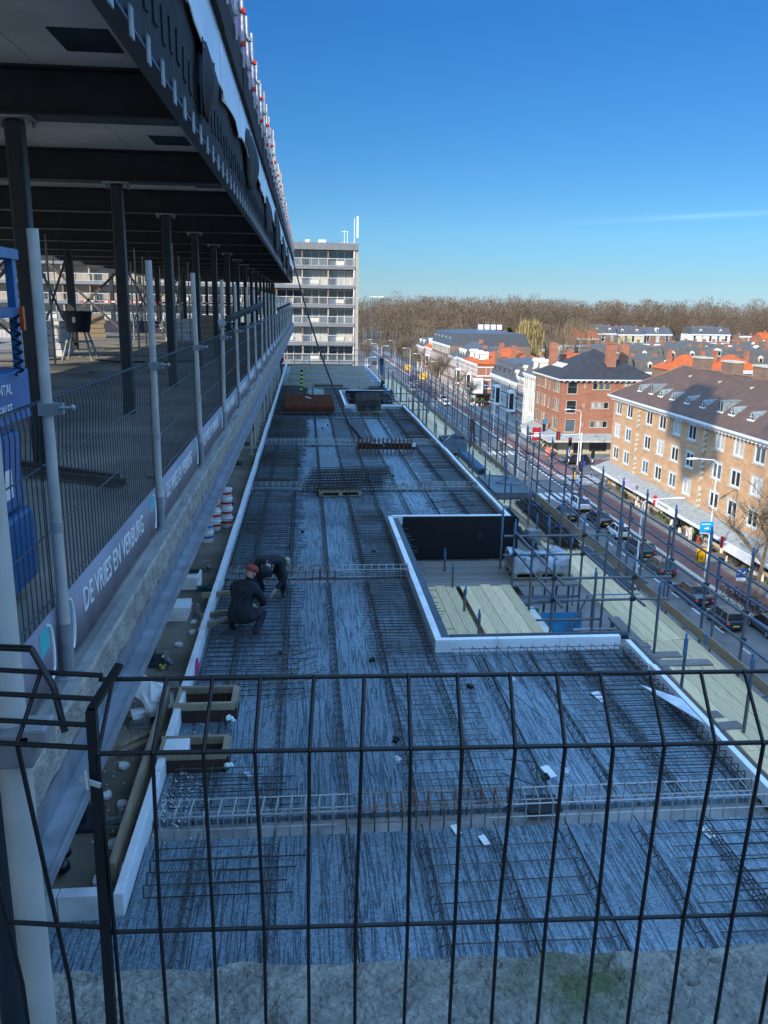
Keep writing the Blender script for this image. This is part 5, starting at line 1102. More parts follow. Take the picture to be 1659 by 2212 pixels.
for i,(kd,pn,nm) in enumerate((('hatch',PW,'white car first in the far parked row'),('van',PW,'white van second in the far parked row'),('hatch',PB,'black car behind the white van in the far row'),('sedan',PG,'dark grey car fourth in the far parked row'),('hatch',PB,'black hatchback fifth in the far parked row'),('suv',PG,'dark crossover sixth in the far parked row'),('hatch',PBL,'dark blue hatchback seventh in the far parked row'),('sedan',PB,'black saloon eighth in the far parked row'),('hatch',PS,'silver hatchback ninth in the far parked row'),('sedan',PG,'grey saloon tenth in the far parked row'),('suv',PBL,'blue crossover eleventh in the far parked row'))):
    car(kd,pn,34.5,(203.5,210,216.5,223,229,235.5,242,249,256,263,271)[i],nm,grp='cars parked along the far kerb')
car('suv',PW,31,246,'white car driving in the far lane beside the parked row'); car('van',PS,30.2,236,'silver van driving in the far lane near the white car'); car('suv',PW,24,330,'white car far down the street near the wood'); car('sedan',PB,28,345,'black car far down the street near the wood')
# ---------------------------------------------------------------- bicycles
def mkbike():
    t=empty('bicycle')
    for y in(-.53,.53):
        m=MB(); m.torus((0,y,.34),.33,.022,'X',18,5); wh=obj('wheel',m,RUBBER,t); m=MB()
        for a in range(8): m.tube((0,y,.34),(0,y+.32*math.cos(a*PI/4),.34+.32*math.sin(a*PI/4)),.006,3)
        obj('spokes',m,GALV,wh)
    m=MB(); m.path([(0,-.53,.34),(0,-.1,.3),(0,.35,.85),(0,.53,.34)],.025,5); m.path([(0,-.1,.3),(0,-.22,.9)],.025,5); m.path([(0,-.22,.82),(0,.35,.85)],.025,5); m.path([(0,-.53,.34),(0,-.2,.75)],.02,5); obj('frame',m,mat('bike frame',(.02,.022,.03),.4),t)
    m=MB(); m.path([(-.28,.2,1.05),(-.1,.36,1.03),(.1,.36,1.03),(.28,.2,1.05)],.02,5); obj('handlebar',m,GALVD,t); m=MB(); m.cbox((0,-.25,.95),(.15,.26,.07)); obj('saddle',m,RUBBER,t,bev=.02); m=MB(); m.box(-.08,.08,-.8,-.35,.7,.73); obj('carrier',m,RUBBER,t); return t
bk=mkbike(); first=True
def bike(x,y,rz,lab,grp=None,z=G+.12):
    global first
    o=bk if first else copy_tree(bk); first=False; o.location=(x,y,z); o.rotation_euler=(0,R(random.uniform(-6,6)),rz); tag(o,lab,'bicycle',grp); return o
for i in range(13): bike(35.9+.3*(i%2),57.2+.62*i,R(75+random.uniform(-20,20)),'dark bicycle parked in the crowded rack by the bare tree','bicycles parked by the bare tree')
for i in range(4): bike(40.9,73+6.5*i,R(random.uniform(-15,15)),'bicycle leaning in front of the shop windows','bicycles by the shops',G+.14)
rid=dict(pel=(0,-.25,1.0),spine=(0,-.18,1.2),chest=(0,-.05,1.4),neck=(0,.0,1.53),head=(0,.04,1.65),top=(0,.05,1.75),shL=(-.18,-.05,1.45),elL=(-.25,.08,1.2),haL=(-.25,.25,1.08),shR=(.18,-.05,1.45),elR=(.25,.08,1.2),haR=(.25,.25,1.08),hiL=(-.1,-.22,.97),knL=(-.12,.15,.8),anL=(-.12,.0,.4),toL=(-.12,.14,.34),hiR=(.1,-.22,.97),knR=(.12,.1,.62),anR=(.12,-.08,.2),toR=(.12,.08,.16))
def cyclist(x,y,rz,lab,top,leg,z):
    bike(x,y,rz,'bicycle ridden by the '+lab,None,z).rotation_euler=(0,0,rz); person((x,y,z),rz,lab,rid,top,leg,1,fine=False)
p=at(1188,1003,G); cyclist(p.x,p.y,R(-80),'cyclist in pale jeans passing behind the black car',CBR,CLB,G+.02)
p=at(1296,925+13,G); p=at(1297,1065,G); cyclist(p.x,p.y,R(10),'cyclist in dark clothes waiting at the striped signal pole',CB,CN,G+.1); p=at(1333,1062,G); cyclist(p.x,p.y,R(0),'cyclist in white and dark clothes on the bike path',CW,CB,G+.1)
p=at(1520,1225,G); cyclist(37.4,p.y,R(178),'cyclist in dark red coat behind the yellow sign',CBR,CB,G+.1)
wk=dict(knL=(-.1,.16,.5),anL=(-.11,.26,.1),toL=(-.11,.42,.06),knR=(.1,-.06,.5),anR=(.11,-.32,.14),toR=(.11,-.18,.06),haL=(-.24,-.14,.95),haR=(.24,.2,.98))
p=at(1121,976,G); person((p.x,p.y,G),R(80),'pedestrian in a bright red coat on the far zebra crossing',wk,CR,CG,1,fine=False); p=at(1081,976,G); person((p.x,p.y,G),R(-80),'pedestrian in black walking on the far zebra crossing',wk,CB,CB,1,fine=False)
p=at(1263,1075,G); person((p.x,p.y,G),R(80),'pedestrian in a long grey coat on the near zebra crossing',wk,CG,CG,1,fine=False); m=MB(); m.box(-.25,.25,-.4,.4,.4,.6); m.tube((-.25,-.3,.15),(.25,-.3,.15),.14,10); m.tube((-.25,.3,.15),(.25,.3,.15),.14,10); m.path([(0,.4,.6),(0,.7,1.0)],.03,5); obj('pram',m,CB,None,(p.x-1.1,p.y,G),R(80),'dark pram pushed over the near zebra crossing','pram')
for i,(u,v,tp,lg,lb) in enumerate(((1490,1170,CW,CW,'pedestrian in white clothes under the blue arrow sign'),(1462,1140,CB,CN,'pedestrian in dark coat beside the one in white'),(1410,1050,CW,CG,'shopper in white beside the flower display'),(1047,918,CW,CB,'person in pale jacket beside the bicycles at the white house'),(1062,914,CBR,CB,'person in brown by the entrance of the white house'))):
    p=at(u,v,G+.1); person((min(p.x,41.2),p.y,G+.13),R(200*i),lb,wk if i%2 else None,tp,lg,1,fine=False)
# ---------------------------------------------------------------- buildings across the street
WF=mat('white window frame',(.72,.72,.69),.5,var=0); DF=mat('grey green window frame',(.13,.16,.15),.5,var=0); GLS=[GLASS,GLASS,CURT,GLASSB,CURT]
def bld(name,x,y,lab,cat='building',grp=None): return empty(name,(x,y,G),0,lab,cat,grp)
def bp(P,name,mb,m): return obj(name,mb,m,P,wrl=True)
def ph(*a): return [Vector((x,y,G+z)) for x,y,z in a]
XF=42.
# tan brick block with shops
P=bld('brick_apartment_building',48,80,'long tan brick apartment block with brown roof, canopy and shops')
cY=[108.3,104.5,98.2,94.3,90.3,86.5,80.2,76.4,72.5,68.6,62.3,58.5,54.6,50.7]; ops=[]
for i,y in enumerate(cY):
    for r_ in range(3):
        x=110.2-y-1; z=10.1-3.05*r_; ops.append((x,z-3.2,x+2.0,z-3.2+1.85,'dutch'))
facade(P,Vector((XF,110.2,G+3.2)),R(-90),62,9.4,ops,BRICKT,WF,[GLASS,GLASSB,CURT,GLASS],sill=STONE,surround=.1)
sh=[];x=.8
while x<59: sh.append((x,.35 if int(x*7)%3 else .1,x+3.3,2.75,'triple' if int(x)%2 else 'door')); x+=4.1
facade(P,Vector((XF+.35,110.2,G)),R(-90),62,3.2,sh,STONE,CREAM,[GLASS,GLASS,GLASSB,mat('shop window warm',(.12,.08,.05),.1,c2=(.3,.2,.12),scale=1.5)],name='shop_front')
m=MB(); m.box(XF,60,110.2,110.25,G,G+12.6); m.box(XF,60,48,48.2,G,G+12.6); m.box(54.4,54.6,48.2,110.2,G,G+12.6); bp(P,'rear_wall',m,BRICKT)
m=MB(); m.add(ph((41.3,110.9,12.55),(41.3,47.5,12.55),(48.2,47.5,17.0),(48.2,103.6,17.0)),[(0,1,2,3)]); m.add(ph((55.1,110.9,12.55),(55.1,47.5,12.55),(48.2,47.5,17),(48.2,103.6,17)),[(3,2,1,0)]); m.add(ph((41.3,110.9,12.55),(48.2,103.6,17),(55.1,110.9,12.55)),[(0,1,2)]); rf=bp(P,'roof',m,ROOFB); rf.modifiers.new('t','SOLIDIFY').thickness=.12
m=MB(); m.tube((48.2,103.6,G+17.02),(48.2,47.5,G+17.02),.13,6); m.tube((41.3,110.9,G+12.6),(48.2,103.6,G+17.02),.1,6); obj('ridge_tile',m,BRICKD,rf,wrl=False) if False else bp(P,'ridge_tile',m,BRICKD)
m=MB(); m.box(41.32,42.02,47.5,110.8,G+12.25,G+12.47); m.box(41.15,41.35,47.5,110.9,G+12.4,G+12.6)
y=48.
while y<110.5: m.box(41.5,41.98,y,y+.28,G+11.98,G+12.25); y+=.72
bp(P,'cornice',m,WHITEP)
for yc in (101.3,83.3,65.4):
    for r_ in range(3):
        m=MB(); z0=9.3-3.05*r_+G
        for k in range(4):
            z=z0+.25+.6*k; a=.32
            m.prism([(XF-.02,yc,z+.42),(XF-.02,yc+a,z),(XF-.02,yc,z-.42),(XF-.02,yc-a,z)],(-.14,0,0)); m.prism([(XF-.02,yc+.28,z+.3),(XF-.02,yc+.45,z+.05),(XF-.02,yc+.2,z+.1)],(-.1,0,0)); m.prism([(XF-.02,yc-.28,z+.3),(XF-.02,yc-.45,z+.05),(XF-.02,yc-.2,z+.1)],(-.1,0,0))
        bp(P,'stone_ornament',m,STONE)
CAN=mat('pale ribbed canopy',(.4,.4,.36),.7,c2=(.27,.27,.25),scale=2.,stretch=(1,2.2,1),bump=.4,bscale=7,detail=2)
m=MB(); n=60
for i in range(n):
    y0=110.6-62.5*i/n; y1=110.6-62.5*(i+1)/n; m.add(ph((XF-.02,y0,3.3),(XF-.02,y1+.05,3.3),(39.95,y1+.05,2.5),(39.95,y0,2.5)),[(0,1,2,3)])
cn=bp(P,'canopy',m,CAN); cn.modifiers.new('t','SOLIDIFY').thickness=.1
m=MB(); m.box(39.75,39.94,48,110.6,G+2.28,G+2.56); bp(P,'canopy_gutter',m,WHITEP)
for u,v,big in ((1192.8,0,0),)[:0]: pass
for i,(cx_,cy_,big) in enumerate(((770,685,0),(850,700,1),(918,720,0),(1000,745,0),(1105,775,0),(1218,800,0),(1345,815,1),(1425,855,0),(1562,890,0))):
    u,v=(2100+cx_/1.7955)/1.8228,(1150+cy_/1.7955)/1.8228
    for it in range(3): p=atX(u,v,43.3)
    y=p.y; x0=43.0; z0=G+12.55+(x0-41.3)*.645
    m=MB(); 
    if big:
        m.prism([(x0,y-.45,z0),(x0,y+.45,z0),(x0,y+.45,z0+1.25),(x0,y-.45,z0+1.25)],(2.1,0,.05)); q=bp(P,'dormer',m,mat('lead grey',(.22,.25,.24),.6)); g=MB(); g.box(x0-.03,x0-.01,y-.33,y+.33,z0+.2,z0+1.1); f=MB(); f.box(x0-.05,x0-.032,y-.03,y+.03,z0+.2,z0+1.1); f.box(x0-.12,x0+.1,y-.55,y+.55,z0-.05,z0+.1)
    else:
        pts=[(x0,y-.45*math.cos(a),z0+.85*math.sin(a)) for a in np.linspace(0,PI,7)]; m.prism(pts,(1.6,0,.15)); q=bp(P,'dormer',m,mat('lead grey',(.22,.25,.24),.6)); g=MB(); g.prism([(x0-.03,y-.34*math.cos(a),z0+.1+.62*math.sin(a)) for a in np.linspace(0,PI,7)],(.02,0,0)); f=MB(); f.box(x0-.06,x0-.035,y-.03,y+.03,z0+.1,z0+.72); f.box(x0-.06,x0-.035,y-.34,y+.34,z0+.35,z0+.4); f.box(x0-.14,x0+.1,y-.55,y+.55,z0-.06,z0+.1)
    bp(P,'dormer_window',g,GLASS); bp(P,'dormer_frame',f,WHITEP)
for y in (99.5,92,85,71.,62):
    m=MB(); m.box(48.0,49.3,y-1.3,y+1.3,G+14.8,G+18.2); m.m=1; m.box(47.9,49.4,y-1.4,y+1.4,G+18.2,G+18.4); m.box(46.6,48,y-1.32,y-1.05,G+15.6,G+16.2); bp(P,'chimney',m,[BRICKD,STONE])
# shop signs, goods
def sign_on(u,v,lab,txt,Lg):
    p=atX(u,v,39.7); t=empty('shop_sign',p,0,lab,'sign'); m=MB(); m.box(0,.12,-Lg,0,-.1,.75); obj('panel',m,WHITEP,t); m=MB(); m.box(-.06,.16,.02,.5,.0,1.1); obj('red_end',m,REDP,t)
    if txt: o=obj('lettering',text(txt,.5),RUBBER,t,(-.012,-.5,.2)); o.rotation_euler=(R(90),0,R(-90)); o.scale=(Lg*.23,1,1)
sign_on(1415,1092,'white shop sign with red end, lettered, nearer the junction','Grittenbeek',5.2); sign_on(1561,1185,'white shop sign with red end near the bare tree',None,5.2)
p=atX(1339,1012,39.7); m=MB(); m.box(39.6,39.72,p.y-5.5,p.y,G+2.6,G+3.4); obj('shop_sign',m,mat('lilac sign',(.5,.46,.55),.5),label='long lilac shop sign on the canopy corner at the junction',cat='sign'); p=atX(1503,1094,39.7); 
p=atX(1506,1110,39.7); rr=random.Random(14); GM=[mat('faded red goods',(.38,.08,.06),.8),CREAM,WHITEP,mat('brown goods',(.16,.09,.05),.8),mat('foliage pot',(.04,.1,.025),.8),mat('foliage pot',(.04,.1,.025),.8),mat('grey goods',(.2,.2,.2),.8),CREAM,RUBBER]
for i in range(60):
    y=103.5-52*(i/60.)+rr.uniform(-.3,.3); x=rr.uniform(40.9,41.9); mm=GM[rr.randrange(len(GM))]; m=MB(); h=rr.uniform(.3,.85); w_=rr.uniform(.15,.35)
    m.cbox((0,0,h*.3),(w_,w_*1.3,h*.6)); m.cbox((.0,.05,h*.8),(w_*.7,w_*.9,h*.4),.4); m.tube((-.1,-.1,h*.6),(-.1,-.1,h*1.2),.04,5)
    obj('shop_goods',m,mm,None,(x,y,G+.13),rr.random(),'colourful goods displayed on the pavement in front of the shops','shop goods','goods outside the shops')
# red brick corner building
P=bld('brick_corner_building',49,141,'red brick corner building with black hipped roof and stone framed windows')
ops=[(.95,.0,2.55,2.0,'sash'),(5.2,.75,5.95,1.75,'plain'),(6.25,.75,7.0,1.75,'plain'),(7.3,.75,8.05,1.75,'plain'),(10.5,.2,11.8,1.9,'sash')]
op3=[(a,z+r_*3.15+.0,c,d+r_*3.15,k) for r_ in range(3) for (a,z,c,d,k) in ops]; op3=[(a,z+.6,c,d+.6,k) for a,z,c,d,k in op3]
facade(P,Vector((42,134,G+3.3)),0,16,9.3,op3,BRICKR,DF,[CURT,GLASSB,GLASS],sill=STONE,surround=.07)
wops=[(x,.7+r_*3.15,x+.75,2.6+r_*3.15,'sash') for r_ in range(3) for x in (1.0,2.05,4.3,8.3,11.2,12.6,13.7)]
facade(P,Vector((42,150,G+3.3)),R(-90),16,9.3,wops,BRICKR,DF,[CURT,GLASSB],sill=STONE,surround=.06)
for r_ in range(3):
    m=MB()
    for k in range(5): z=G+4.0+3.15*r_+.42*k; m.prism([(41.98,150-6.6,z+.3),(41.98,150-6.25,z),(41.98,150-6.6,z-.3),(41.98,150-6.95,z)],(-.12,0,0))
    bp(P,'stone_ornament',m,STONE); m=MB(); m.box(45.7,45.77,133.93,133.98,G+4.8+3.15*r_,G+5.5+3.15*r_); m.box(45.9,45.97,133.93,133.98,G+4.7+3.15*r_,G+5.6+3.15*r_); m.box(45.6,46.1,133.94,133.98,G+5.1+3.15*r_,G+5.17+3.15*r_); bp(P,'wall_anchor',m,STONE)
facade(P,Vector((42.2,134.3,G)),0,15.5,3.3,[(2.5,.1,4.2,2.9,'door'),(5.2,.5,8.3,2.7,'grid'),(9,.5,14.6,2.8,'grid')],STONE,DF,[GLASS],name='shop_front')
facade(P,Vector((42.3,150,G)),R(-90),15.6,3.3,[(1,.5,3,2.7,'grid'),(4.5,.4,7.5,2.7,'grid'),(9,.1,10.5,2.7,'door'),(12,.5,14.4,2.7,'grid')],STONE,DF,[GLASS],name='shop_front')
m=MB(); m.box(57.9,58,134,150,G,G+12.6); m.box(42,58,149.8,150,G,G+12.6); bp(P,'rear_wall',m,BRICKR)
AP=(49.5,141.5,17.2);AQ=(50.8,142.5,17.2)
m=MB(); m.add(ph((41.4,133.4,12.6),(58.6,133.4,12.6),AP),[(0,1,2)]); bp(P,'roof',m,ROOFK)
m=MB(); m.add(ph((41.4,150.6,12.6),(41.4,133.4,12.6),AP),[(0,1,2)]); m.add(ph((58.6,133.4,12.6),(58.6,150.6,12.6),AP),[(0,1,2)]); m.add(ph((58.6,150.6,12.6),(41.4,150.6,12.6),AP),[(0,1,2)]); bp(P,'roof',m,ROOFKY)
m=MB(); m.box(41.35,58.6,133.3,133.98,G+12.4,G+12.59); m.box(41.35,41.98,133.99,150.6,G+12.4,G+12.59)
x=42.
while x<58: m.box(x,x+.3,133.45,133.97,G+12.18,G+12.4); x+=.95
y=134.5
while y<150: m.box(41.5,41.97,y,y+.3,G+12.18,G+12.4); y+=.95
bp(P,'cornice',m,WHITEP)
for k in range(5): 
    y=146-1.25*k; zz=14.2; x=41.4+(zz-12.6)*8.1/4.6; m=MB(); m.beam((x-.5,y,G+zz-.2),(x+.55,y,G+zz+.4),.62,.1); bp(P,'roof_window',m,WHITEP)
m=MB(); m.box(50.3,51.8,136.6,138,G+13.9,G+18.2); m.box(50.2,51.9,136.5,138.1,G+18.2,G+18.4); bp(P,'chimney',m,BRICKR); m=MB(); m.box(43.6,44.8,147,148.3,G+13.4,G+17.9); bp(P,'chimney',m,BRICKR); m=MB(); m.box(54.2,55.4,140.6,142,G+14,G+18); bp(P,'chimney',m,BRICKR)
m=MB(); m.add(ph((41.98,150.2,3.5),(41.98,133.96,3.5),(39.7,131.8,2.7),(39.7,150.2,2.7)),[(0,1,2,3)]); m.add(ph((41.98,133.96,3.5),(57.5,133.96,3.5),(57.5,131.8,2.7),(39.7,131.8,2.7)),[(0,1,2,3)]); cn=bp(P,'canopy',m,CAN); cn.modifiers.new('t','SOLIDIFY').thickness=.1
m=MB(); m.box(39.6,57.5,131.65,131.79,G+2.45,G+2.75); m.box(39.55,39.69,131.8,150.2,G+2.45,G+2.75); bp(P,'canopy_gutter',m,STONE)
# row houses beyond
def house(x,y0,y1,h,wallm,rows,ncol,lab,roof=None,rm=ROOFO,rh=3.5,depth=11,bands=None,dorm=0,kind='sash',fr=WF,dm=CREAM,side=True,front='x',bay=False,chim=1,wmul=1.,grp=None,gl=None,name='row_house'):
    """front='x': street front faces -X at x; front='y': faces -Y with y0 as x-start, y1 as x-end and x as the front's y"""
    W=y1-y0
    if front=='x': O=Vector((x,y1,G)); a=R(-90); T=lambda u,d,z:(x+d,y1-u,G+z)
    else: O=Vector((y0,x,G)); a=0; T=lambda u,d,z:(y0+u,x+d,G+z)
    P=empty(name,T(W/2,depth/2,0),0,lab,'house',grp); fh=h/rows; ops=[]; cw=W/ncol
    for r_ in range(rows):
        for c in range(ncol):
            ww=min(1.35,cw*.6)*wmul; x0=cw*(c+.5)-ww/2; ops.append((x0,r_*fh+.75,x0+ww,r_*fh+fh-.45,kind))
    facade(P,O,a,W,h,ops,wallm,fr,gl or GLS,sill=WHITEP,surround=.1 if wallm!=CREAM else None)
    m=MB()
    def bx(u0,u1,d0,d1,z0,z1):
        A=T(u0,d0,z0);C=T(u1,d1,z1); m.box(min(A[0],C[0]),max(A[0],C[0]),min(A[1],C[1]),max(A[1],C[1]),A[2],C[2])
    bx(.0,.2,.23,depth,0,h); bx(W-.2,W,.23,depth,0,h); bx(0.2,W-.2,depth-.2,depth,0,h); bp(P,'side_wall',m,wallm)
    m=MB()
    for r_ in range(rows):
        if bands: 
            for q in bands: bx(-.02,W+.02,-.05,-.002,r_*fh+fh*q,r_*fh+fh*q+.18)
    bx(-.15,W+.15,-.35,-.051,h-.45,h); bx(-.1,W+.1,-.2,-.052,h-.75,h-.46); bp(P,'cornice',m,WHITEP)
    m=MB(); tv=lambda *q:[Vector(T(*k)) for k in q]
    if roof=='gable':
        m.add(tv((-.2,-.3,h),(W+.2,-.3,h),(W+.2,depth/2,h+rh),(-.2,depth/2,h+rh)),[(0,1,2,3)]); m.add(tv((-.2,depth+.3,h),(W+.2,depth+.3,h),(W+.2,depth/2,h+rh),(-.2,depth/2,h+rh)),[(3,2,1,0)])
        g=MB(); g.add(tv((0,0,h),(0,depth,h),(0,depth/2,h+rh-.15)),[(0,1,2)]); g.add(tv((W,0,h),(W,depth,h),(W,depth/2,h+rh-.15)),[(2,1,0)]); bp(P,'gable',g,wallm)
    elif roof=='hip':
        q=min(W,depth)/2; m.add(tv((-.3,-.3,h),(W+.3,-.3,h),(W+.3,depth+.3,h),(-.3,depth+.3,h),(q,depth/2,h+rh),(W-q,depth/2,h+rh)),[(0,1,5,4),(1,2,5),(2,3,4,5),(3,0,4)])
    elif roof=='mansard':
        m.add(tv((-.05,-.1,h),(W+.05,-.1,h),(W+.05,depth,h),(-.05,depth,h),(.5,1.3,h+rh),(W-.5,1.3,h+rh),(W-.5,depth-1.3,h+rh),(.5,depth-1.3,h+rh),(W/2,depth/2,h+rh+.9)),[(0,1,5,4),(1,2,6,5),(2,3,7,6),(3,0,4,7),(4,5,8),(5,6,8),(6,7,8),(7,4,8)])
    else: m.add(tv((0,-.1,h),(W,-.1,h),(W,depth,h),(0,depth,h)),[(0,1,2,3)])
    rf=bp(P,'roof',m,rm); rf.modifiers.new('t','SOLIDIFY').thickness=.1
    for k in range(dorm):
        c=W*(k+.5)/dorm; m=MB(); d0=.35 if roof=='mansard' else 1.0; z0=h+(rh*.12 if roof=='mansard' else .8); bx(c-.55,c+.55,d0,d0+2.2,z0,z0+1.5)
        A=tv((c-.7,d0-.12,z0+1.5),(c+.7,d0-.12,z0+1.5),(c,d0-.12,z0+2.05)); B_=tv((c-.7,d0+2.2,z0+1.5),(c+.7,d0+2.2,z0+1.5),(c,d0+2.2,z0+2.05)); m.add(A+B_,[(0,1,2),(3,5,4),(0,2,5,3),(1,4,5,2)]); dmo=bp(P,'dormer',m,dm)
        m=MB(); bx(c-.36,c+.36,d0-.03,d0-.005,z0+.25,z0+1.35); bp(P,'dormer_window',m,GLASS)
    for k in range(chim): m=MB(); u=W*(.15+.7*k/max(1,chim-1)) if chim>1 else W*.9; bx(u-.4,u+.4,depth*.45,depth*.45+1.1,h+.3,h+rh+.75 if roof else h+1.2); bx(u-.45,u+.45,depth*.45-.05,depth*.45+1.15,h+rh+.76 if roof else h+1.21,h+rh+.88 if roof else h+1.33); bp(P,'chimney',m,BRICKR)
    if bay:
        m=MB(); u0=W*.5-1.6
        pts=[T(u0,-.002,0),T(u0+.7,-1.1,0),T(u0+2.5,-1.1,0),T(u0+3.2,-.002,0)]; m.prism([(p_[0],p_[1],G+3.2) for p_ in pts],(0,0,4.2)); bo=bp(P,'bay_window',m,WHITEP); m=MB(); bx(u0+.85,u0+1.55,-1.125,-1.105,3.7,6.9); bx(u0+1.65,u0+2.35,-1.125,-1.105,3.7,6.9); m.quad(*[Vector(T(*q)) for q in ((u0+.12,-.22,3.7),(u0+.6,-.96,3.7),(u0+.6,-.96,6.9),(u0+.12,-.22,6.9))]); m.quad(*[Vector(T(*q)) for q in ((u0+3.1,-.22,3.7),(u0+2.62,-.96,3.7),(u0+2.62,-.96,6.9),(u0+3.1,-.22,6.9))]); bp(P,'bay_pane',m,GLASS)
    return P
house(XF,150.05,158.4,11.8,CREAM,3,6,'tall cream white town house with many tall windows next to the red corner building','gable',ROOFG,3,10,None,2,wmul=.95)
house(XF+.2,158.5,163.6,10.6,BRICKR,3,3,'narrow red and white house beside the cream town house','mansard',SLATE,2.6,10,(.1,.55),1)
house(XF+.1,163.7,170,9.2,BRICKD,3,4,'dull brick house with white bay beside the slate roofed one','mansard',SLATE,2.8,10,(.1,),1,bay=True)
house(XF,170.1,187.5,9.3,BRICKD,3,9,'long shaded house with dark slate mansard roof on the side street','mansard',SLATE,3.2,12,(.1,.9),4,dm=SLATE,bay=True)
P=house(XF,203,222,10.2,BRICKR,3,9,'brick and white corner house with orange tiled hip roof','hip',ROOFOY,3.6,20,(.08,.5,.86),3,bay=True,chim=2)
facade(P,Vector((42.0,202.97,G)),0,20,10.2,[(x,z,x+1.1,z+2,'sash') for z in(1,4.2,7.3) for x in(2.2,8.5,14)],BRICKR,WF,GLS,sill=WHITEP,surround=.1)
m=MB()
for z in (.9,2.9,4.1,6.3,7.2,9.3): m.box(41.9,62,202.9,202.96,G+z,G+z+.25)
bp(P,'band',m,WHITEP)
m=MB(); m.box(40.9,43.2,201.3,202.89,G+3.2,G+6.8); bo=bp(P,'bay_window',m,WHITEP); m=MB(); m.box(41.3,42.7,201.27,201.29,G+4.2,G+6.3); m.box(40.87,40.89,201.6,202.6,G+4.2,G+6.3); bp(P,'bay_pane',m,CURT); m=MB(); m.box(40.3,46,200.2,202.88,G+2.9,G+3.15); bp(P,'awning',m,RUBBER)
m=MB(); 
for x_ in (46.5,54): m.box(x_,x_+1.2,203.4,204.4,G+9.5,G+13.3)
bp(P,'chimney',m,BRICKD)
house(XF,222.1,232,10.3,BRICKR,3,5,'brick and white house with three white gables beside the orange roofed corner house','mansard',SLATE,2.6,12,(.08,.5,.86),3,bay=True)
house(XF+.1,232.1,246,10,BRICKD,3,7,'plain brown brick house half hidden by a bare tree','gable',SLATE,4,14,None,0)
P=house(42.4,246.1,282,12.5,BRICKD,4,12,'large brown brick block with dark blue grey double roof','mansard',mat('blue grey metal roof',(.085,.09,.1),.5,var=.1),3.6,24,None,5,dm=mat('grey green dormer',(.17,.22,.22),.6),chim=0)
facade(P,Vector((42.4,246.07,G)),0,24,12.5,[(6,9.7,7.2,11.6,'sash'),(9,9.7,10.2,11.6,'sash')],BRICKD,WF,GLS)
for i in range(4): m=MB(); m.box(54+2.*i,55.4+2.*i,262,263.2,G+16.9,G+18.4); bp(P,'air_conditioner',m,WHITEP)
for i in range(2): m=MB(); m.box(52+5*i,55.4+5*i,247.5,251,G+13,G+15.6); q=bp(P,'dormer',m,mat('grey green dormer',(.17,.22,.22),.6)); m=MB(); m.box(52.5+5*i,54.9+5*i,247.42,247.48,G+13.2,G+15.2); bp(P,'dormer_window',m,GLASS); m=MB(); m.box(53.6+5*i,53.8+5*i,247.36,247.41,G+13.2,G+15.2); bp(P,'dormer_frame',m,WHITEP)
house(42.6,282.2,300,9.8,BRICKR,3,8,'white and red row house with orange roof far along the street','gable',ROOFOY,3.6,10,(.08,.5,.86),4,bay=True); house(42.2,300.1,318,9.5,BRICKR,3,7,'last brick and white row house before the wood','mansard',SLATE,2.5,10,(.08,.5,.86),2,bay=True)
house(300,62,74,12,CREAM,4,4,'white rear house with grey mansard behind the blue grey roof','mansard',SLATE,2.8,9,None,2,front='y')
house(292,76,84,9.5,BRICKR,3,3,'brick and white house left of the dark conifer','mansard',SLATE,2.6,9,(.1,),2,front='y')
# sea of roofs to the right
cfg=[(196,63,70,10.0,BRICKR,'gable',ROOFO,1,'red and white house with orange roof behind the black hipped roof'),(195,70.1,78.5,9.6,BRICKR,'mansard',ROOFG,1,'grey mansard house with a single white dormer behind the black hipped roof'),(196,79,87,9.2,BRICKR,'mansard',ROOFG,1,'grey mansard house left of the two orange hip roofs'),(178,80,91,11,BRICKD,'hip',ROOFO,0,'orange hip roof house just behind the brown roof ridge'),(179,91.2,102,11,BRICKD,'hip',ROOFO,0,'second orange hip roof house behind the chimneys of the brown roof'),(215,74,84,10.6,BRICKR,'mansard',ROOFG,2,'grey roofed house with paired white dormers in the middle of the roofs'),(216,84.3,95,10.8,BRICKD,'mansard',ROOFG,1,'grey roofed house behind the left orange hip roof'),(217,95.2,106,10.8,BRICKD,'mansard',ROOFG,2,'grey roofed house behind the right orange hip roof'),(218,106.3,117,11,BRICKD,'gable',ROOFG,1,'grey gabled house right of the orange hip roofs'),(190,103,112,11.2,BRICKD,'mansard',ROOFG,1,'grey mansard with white dormer beside the rightmost chimneys'),(176,112.5,121,11.4,BRICKR,'gable',ROOFG,1,'brick gable house cut by the right picture edge'),(205,118,130,11.8,BRICKD,'gable',ROOFG,1,'grey gable roof with blue solar panels at the right')]
for (yy,x0,x1,h,wm,rt,rm,dn,lb) in cfg: house(yy,x0,x1,h,wm,3,3,lb,rt,rm,3.2,10,(.1,.6) if wm==BRICKR else None,dn,front='y',chim=2)
for i in range(5): m=MB(); m.cbox((0,0,0),(1.2,2.2,.06)); o=obj('solar_panel',m,mat('solar blue',(.015,.03,.1),.15,var=.1),None,(120+1.3*i,206.6,G+13.1),0,'dark blue solar panel in the row on the grey gable roof','solar panel','solar panels on the grey roof'); o.rotation_euler=(R(33),0,0)
